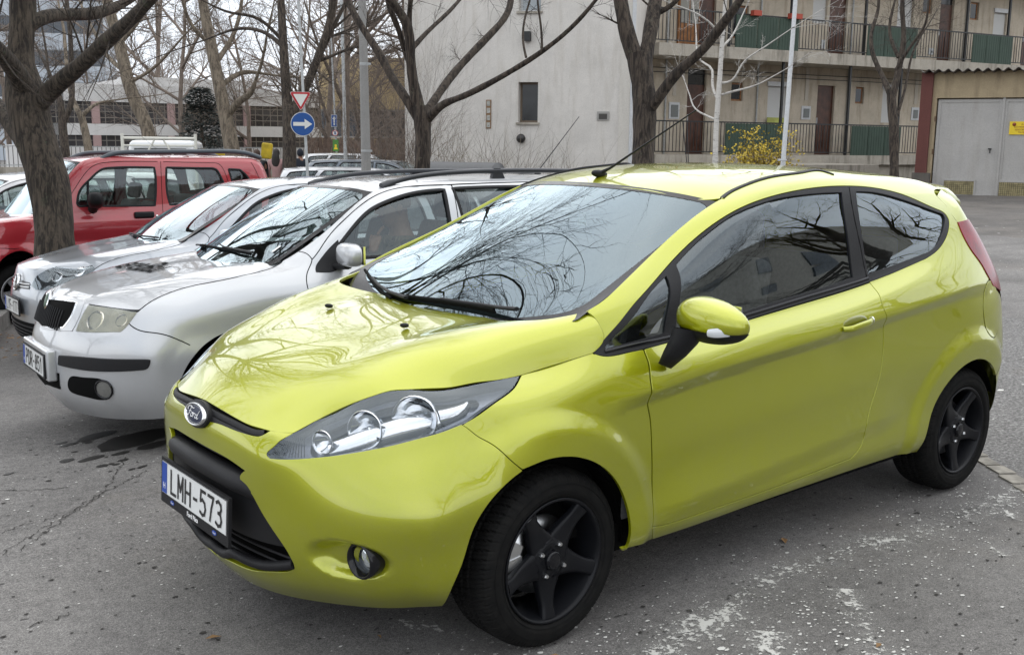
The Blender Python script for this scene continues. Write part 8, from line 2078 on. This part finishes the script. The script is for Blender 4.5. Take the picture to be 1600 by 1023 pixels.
walker(432, 235, 28, hdg-.1, 'person with long black hair in a pink top, seen from behind', PINKC, BLKC, HAIRD, longhair=True, coat_len=.92, bag=('s', BLUEB, 'blue-grey shoulder bag of the person in the pink top'))
walker(469, 235, 29, hdg+.1, 'person in a dark hooded jacket standing by the blue arrow sign pole', NAVY, BLKC, NAVY, coat_len=.85)

# ---- driver of the silver estate
CAMO, nt, out = new_mat('camouflage_jacket'); b = pbsdf(nt, out, Roughness=.9); oc = objco(nt)
c = ramp(nt, nnoise(nt, 11, 3, .6, oc).outputs[0], [(.38, (.05, .055, .03)), (.44, (.14, .12, .07)), (.56, (.22, .19, .12)), (.60, (.07, .05, .03))]); c.color_ramp.interpolation = 'CONSTANT'; nt.links.new(c.outputs[0], b.inputs['Base Color'])
drv = empty('person', (0, 0, 0), 0, 'driver in a camouflage jacket holding a hand to the chin, inside the silver estate', 'person'); drv.matrix_world = SK_M @ Matrix.Translation((-1.13, .36, .33))
skinned('body', [((0, 0, .22), (.16, .14)), ((-.06, 0, .45), (.15, .12)), ((-.10, 0, .66), (.17, .11)), ((-.09, 0, .76), .060), ((-.06, 0, .84), .078), ((-.05, 0, .92), .092), ((.42, .10, .27), .075), ((.80, .12, .20), .05), ((.42, -.10, .27), .075), ((.80, -.12, .20), .05)], [(0, 1), (1, 2), (2, 3), (3, 4), (4, 5), (0, 6), (6, 7), (0, 8), (8, 9)], SKIN, drv)
# face: brow, nose, lips, chin, ears, eyes
superell('face', (-.035, 0, .885), [(1, 0, 0), (0, 1, 0), (0, 0, 1)], (.092, .075, .118), SKIN, drv, 2.1, 28, 20, lambda p: [p[0]*(1-.10*max(0, -p[2]))+.06*(p[2] < -.6), p[1]*(1-.28*max(0, -p[2])), p[2]])
m = MB(); m.tube([(.052, 0, .905), (.070, 0, .882), (.076, 0, .868), (.056, 0, .860)], [.007, .010, .015, .011], 10); m.build('nose', SKIN, drv)
m = MB(); m.tube([(.048, -.024, .838), (.062, 0, .840), (.048, .024, .838)], [.004, .008, .004], 8); m.build('mouth', simple('lips', (.26, .09, .08), .5), drv)
for s_ in (1, -1):
    superell('eye', (.047, .030*s_, .903), [(1, 0, 0), (0, 1, 0), (0, 0, 1)], (.010, .014, .009), simple('eye_white', (.5, .48, .45), .2) if s_ > 0 else bpy.data.materials['eye_white'], drv, 2, 12, 8)
    superell('ear', (-.045, .080*s_, .885), [(1, 0, 0), (0, 1, 0), (0, 0, 1)], (.022, .010, .034), SKIN, drv, 2, 12, 8)
    m = MB(); m.tube([(.052, .014*s_, .922), (.054, .032*s_, .928), (.044, .048*s_, .922)], .004, 5); m.build('eyebrow', HAIRD, drv)
superell('hair', (-.055, 0, .925), [(1, 0, 0), (0, 1, 0), (0, 0, 1)], (.102, .086, .098), simple('brown_hair2', (.018, .012, .009), .8), drv, 2.1, 28, 16, lambda p: [p[0] if p[0] < .6 else .6+(p[0]-.6)*.5, p[1], max(p[2], -.35)])
skinned('jacket', [((.0, 0, .20), (.20, .17)), ((-.05, 0, .42), (.185, .15)), ((-.10, 0, .64), (.20, .14)), ((-.09, 0, .73), .085), ((-.08, .21, .62), .085), ((.10, .27, .44), .068), ((.19, .14, .60), .055), ((-.08, -.21, .62), .085), ((.14, -.26, .42), .068), ((.38, -.14, .50), .05)], [(0, 1), (1, 2), (2, 3), (2, 4), (4, 5), (5, 6), (2, 7), (7, 8), (8, 9)], CAMO, drv)
hand = skinned('hand', [((.175, .13, .63), (.028, .022)), ((.14, .10, .69), (.036, .018)), ((.112, .082, .735), (.036, .015)), ((.15, .055, .70), .0105), ((.125, .035, .735), .009)], [(0, 1), (1, 2), (1, 3), (3, 4)], SKIN, drv, 2)
for k in range(4):
    a = Vector((.128-.014*k, .108-.018*k, .735+.004*k)); Lk = (.9, 1, .96, .78)[3-k]
    skinned('finger', [(tuple(a), .0095), (tuple(a+Vector((-.026, -.012, .028))*Lk), .0088), (tuple(a+Vector((-.052, -.034, .036))*Lk), .0080), (tuple(a+Vector((-.066, -.056, .024))*Lk), .0068)], [(0, 1), (1, 2), (2, 3)], SKIN, hand, 1)
m = MB(); m.tube([(-.24, .20, .74), (-.02, .12, .62), (.10, -.08, .34), (.08, -.20, .16)], .022, 6, flat=.12, ref=(1, 0, .2)); tag(m.build('seat_belt', BLKC), None); sb_ = scene.collection.objects['seat_belt']; sb_.parent = skoda; sb_.matrix_local = Matrix.Translation((-1.13, .36, .33))

# ---- red car beyond the big tree
RD_M = Matrix.Translation((-.62, -8.42, -.24)) @ Matrix.Rotation(-.045, 4, 'Z') @ Matrix.Rotation(.02, 4, 'X')
rwarp = warper(([-.84, -.62, -.3, 0, .285, .95, 1.8, 2.46, 2.95, 3.41], [.68, .52, .26, 0, -.20, -.66, -1.50, -2.335, -2.55, -2.82]), ([0, .535, .605, .76, .82], [0, .60, .665, .77, .80]), ([0, .28, .6, .78, .94, 1.13, 1.32, 1.42], [0, .27, .66, .90, 1.03, 1.28, 1.545, 1.62]))
RD = KShape(RD_M, rwarp, SK, disp=lambda P, uv: np.stack([P[:, 0], P[:, 1]+.03*smst(.50, .42, np.hypot(P[:, 0], P[:, 2]-.29))*smst(.40, .22, P[:, 0])-.012*np.exp(-((P[:, 2]-.78)/.05)**2)*smst(-.3, -.5, P[:, 0]), P[:, 2]], 1))
RED = paint('red_paint', (.34, .008, .018), metal=.2, rough=.35, flake=.08, dirt=.10)
rA = RD.A; kw_old = k_w
k_w = [rA.outline([rA.lift(g_) for g_ in W], .02) for W in (
    [[(120.5, 319), (122, 306), (138, 283), (159.5, 265), (175, 262.5)], [(175, 262.5), (241, 262)], [(241, 262), (243.5, 280), (242, 321)], [(242, 321), (180, 322), (124, 322.5)], [(124, 322.5), (120.5, 319)]],
    [[(260, 262), (332, 263)], [(332, 263), (339, 266), (345, 276), (352, 292), (356, 312)], [(356, 312), (266, 320)], [(266, 320), (261, 300), (260, 262)]],
    [[(357, 264.5), (375, 265.5)], [(375, 265.5), (384, 273), (392, 286), (396, 300)], [(396, 300), (370, 304)], [(370, 304), (363, 284), (357, 264.5)]])]
ks_old = k_seams
k_seams = {'a': rA.lift([(108.5, 372), (108, 340), (108.3, 312), (116, 296), (134, 270), (150, 257.5), (168, 254), (246, 252.8)]), 'b': rA.lift([(251, 253), (252.5, 290), (255.5, 340), (262, 400)]), 'c': rA.lift([(255, 253), (330, 254.5), (345, 259), (357, 285), (372, 320)]), 'd': rA.lift([(392, 254), (402, 272), (410, 290)]), 'bump': rA.lift([(0, 388), (20, 388.5), (30, 388)])}
c = generic_car('parked_car', RD, RED, 'red boxy small estate car behind the big ridged tree trunk', wheels=(0, -2.335), wr=.285, wy=.765, rim=simple('steel_rim', (.25, .25, .26), .4, .6), liner=.34)
k_w, k_seams = kw_old, ks_old
for sy in (1, -1):
    pts = [(-.86, .60, 1.575), (-.98, .60, 1.625), (-1.2, .60, 1.645), (-2.0, .60, 1.655), (-2.42, .60, 1.635), (-2.58, .60, 1.585)]; cc = smooth_curve([(x, y*sy, z) for x, y, z in pts], .05)
    m = MB(); m.tube(cc, .025, 8); m.build('roof_rail', simple('rail_grey', (.07, .085, .10), .45) if sy > 0 else bpy.data.materials['rail_grey'], c)
uv = rA.lift([(225, 336), (147, 316), (236, 338)]); P, N, _, _ = rA.frames(uv)
rounded_box('door_handle', tuple(P[0]+N[0]*.012), (.20, .05, .065), .02, BLACKPL, c)
m = MB(); M_ = frame(P[2]+N[2]*.004-np.array([.02, 0, 0]), (1, 0, 0), (0, 0, 1)) @ Matrix.Rotation(R(180), 4, 'X'); m.lathe([(0, .004), (.014, .004), (.014, 0)], frame(P[2]+N[2]*.002+np.array([-.06, 0, 0]), (-1, 0, 0), (0, 0, 1)), 14); m.build('door_lock', CHROME, c)
rt_ = empty('door_mirror'); rt_.parent = c
superell('mirror_shell', tuple(P[1]+np.array([.02, .13, .02])), [(.25, 1, .25), (1, -.25, 0), (0, 0, 1)], (.13, .075, .075), BLACKPL, rt_, 2.6, 24, 14)
m = MB(); m.tube([P[1]+np.array([.02, .0, -.07]), P[1]+np.array([.02, .10, -.03])], [.05, .04], 8); m.build('mirror_stem', BLACKPL, rt_)
m = MB(); q0 = rA.lift([(137.5, 284), (137.5, 321)]); P2, N2, _, _ = rA.frames(q0); m.tube([P2[0], P2[1]], .012, 5); m.build('window_divider', BLACKPL, c)

# ---- other vehicles further off, all from the same family of shapes
WHITEP2 = paint('white_paint', (.62, .63, .64), metal=0, rough=.4, flake=.02); GREYP = paint('grey_silver', (.42, .43, .45), metal=.4, rough=.36); NAVYP = paint('navy_paint', (.03, .05, .075), metal=.3, rough=.36)
def other(px, py_roof, D, yaw, mat, label, roof_h=1.45, scale=1.0, lwarp=ident, mx=True):
    p_ = at_depth(px, py_roof, D); z = p_[2]-roof_h*scale; M = Matrix.Translation((p_[0], p_[1], z)) @ Matrix.Rotation(yaw, 4, 'Z') @ Matrix.Scale(scale, 4) @ Matrix.Translation((1.5, 0, 0))
    S = KShape(M, lwarp, SK, disp=None, step=.06); o = generic_car('parked_car', S, mat, label, seats=False, grid=.07)
    if mx:
        for sy in (1, -1): side_mirror(o, (-.62, .82, 1.0), sy, mat)
    lo = k_lamp; hl_ = put('headlight', panel_geo(S.A, lo, gap=0, off=.004, flange=0, grid=.05), REFLECTOR, o); put('headlight', mirror_geo(panel_geo(S.A, lo, gap=0, off=.004, flange=0, grid=.05)), REFLECTOR, o)
    return o
sed = warper(([-.84, -.5, 0, .285, .95, 1.8, 2.3, 2.9, 3.41], [.84, .5, 0, -.285, -1.0, -1.75, -2.5, -3.1, -3.5]), ([0, .82], [0, .84]), ([0, .94, 1.42], [0, .92, 1.40]))
other(75, 263, 12.6, -.03, WHITEP2, 'white car behind the red one, mostly hidden by the big tree')
other(0, 276, 15.5, -.03, WHITEP2, 'white car furthest left, cut off by the picture edge')
other(562, 257, 24, math.pi-.50, GREYP, 'pale silver saloon parked behind the silver cars, below the road signs', lwarp=sed)
other(590, 246, 25, math.pi-.8, NAVYP, 'dark blue car behind the concrete post by the board fence')
other(556, 250, 33, math.pi-.6, WHITEP2, 'small white car seen beside the sign pole, in front of the board fence', 1.2)
# white pick-up truck: cab back, rear window, load frame
w = at_depth(250, 214, 23); TM2 = Matrix.Translation((w[0], w[1], w[2]-2.05)) @ Matrix.Rotation(hdg+.12, 4, 'Z')
trk = empty('truck', (0, 0, 0), 0, 'white pick-up truck cab with a tubular load frame, behind the red car', 'truck'); trk.matrix_world = TM2
rounded_box('cab', (.7, 0, 1.35), (1.5, 1.55, 1.25), .14, WHITEP2, trk, taper=(.86, .90)); rounded_box('load_bed', (-1.3, 0, .85), (2.5, 1.6, .45), .03, WHITEP2, trk); rounded_box('chassis', (-.2, 0, .50), (4.4, 1.2, .25), .03, DARK, trk)
rounded_box('rear_window', (-.045, 0, 1.62), (.05, 1.12, .36), .02, WINDARK, trk, M=Matrix.Rotation(R(4), 4, 'Y'))
for s_ in (1, -1): rounded_box('side_window', (.75, .735*s_, 1.62), (.8, .05, .38), .02, WINDARK, trk)
m = MB()
for y in (-.78, .78): m.tube([(-.12, y, .9), (-.12, y, 2.12)], .035, 8)
m.tube([(-.12, -.80, 2.02), (-.12, .80, 2.02)], .03, 8); m.tube([(-.12, -.80, 1.86), (-.12, .80, 1.86)], .02, 8); m.tube([(-.14, -.55, 1.2), (-.14, -.10, 1.98)], .022, 6); m.tube([(-.14, .55, 1.2), (-.14, .10, 1.98)], .022, 6); m.build('load_frame', simple('cream_metal', (.55, .54, .48), .5), trk)
for x in (1.0, -1.5):
    for s_ in (1, -1):
        mw = MB(); mw.lathe([(.18, 0), (.30, .01), (.32, -.03), (.32, -.17), (.18, -.18)], Matrix.Translation((x, .78*s_, .32)) @ Matrix.Rotation(-R(90)*s_, 4, 'X'), 28); mw.lathe([(.18, -.02), (0, -.03)], Matrix.Translation((x, .78*s_, .32)) @ Matrix.Rotation(-R(90)*s_, 4, 'X'), 20); mw.build('wheel', RUBBER, trk)
# dark round-lidded container by the shrubs
w = at_depth(722, 253, 18.5); zc = float(zg(w[0], w[1])); CM_ = Matrix.Translation((w[0], w[1], zc)) @ Matrix.Rotation(hdg+1.25, 4, 'Z')
bn = empty('waste_container', (0, 0, 0), 0, 'dark grey round-lidded waste container in front of the gable shrubs', 'container'); bn.matrix_world = CM_
hz = w[2]-zc; LIDM = simple('bin_grey', (.05, .052, .056), .55, var=.15)
rounded_box('bin_body', (0, 0, (hz-.30)/2+.05), (1.25, .85, hz-.40), .05, LIDM, bn)
V = []; F = []
for i, x in enumerate((-.68, -.66, -.35, 0, .35, .66, .68)):
    k = .985 if i % 2 else 1.0
    for j in range(15): a = math.pi*j/14; V.append((x, .47*math.cos(a)*k, hz-.32+.32*math.sin(a)*k))
for i in range(6):
    for j in range(14): F.append((i*15+j, i*15+j+1, (i+1)*15+j+1, (i+1)*15+j))
F += [tuple(range(14, -1, -1)), tuple(range(90, 105))]
m = MB(); m.add(V, F, True); m.build('bin_lid', LIDM, bn)
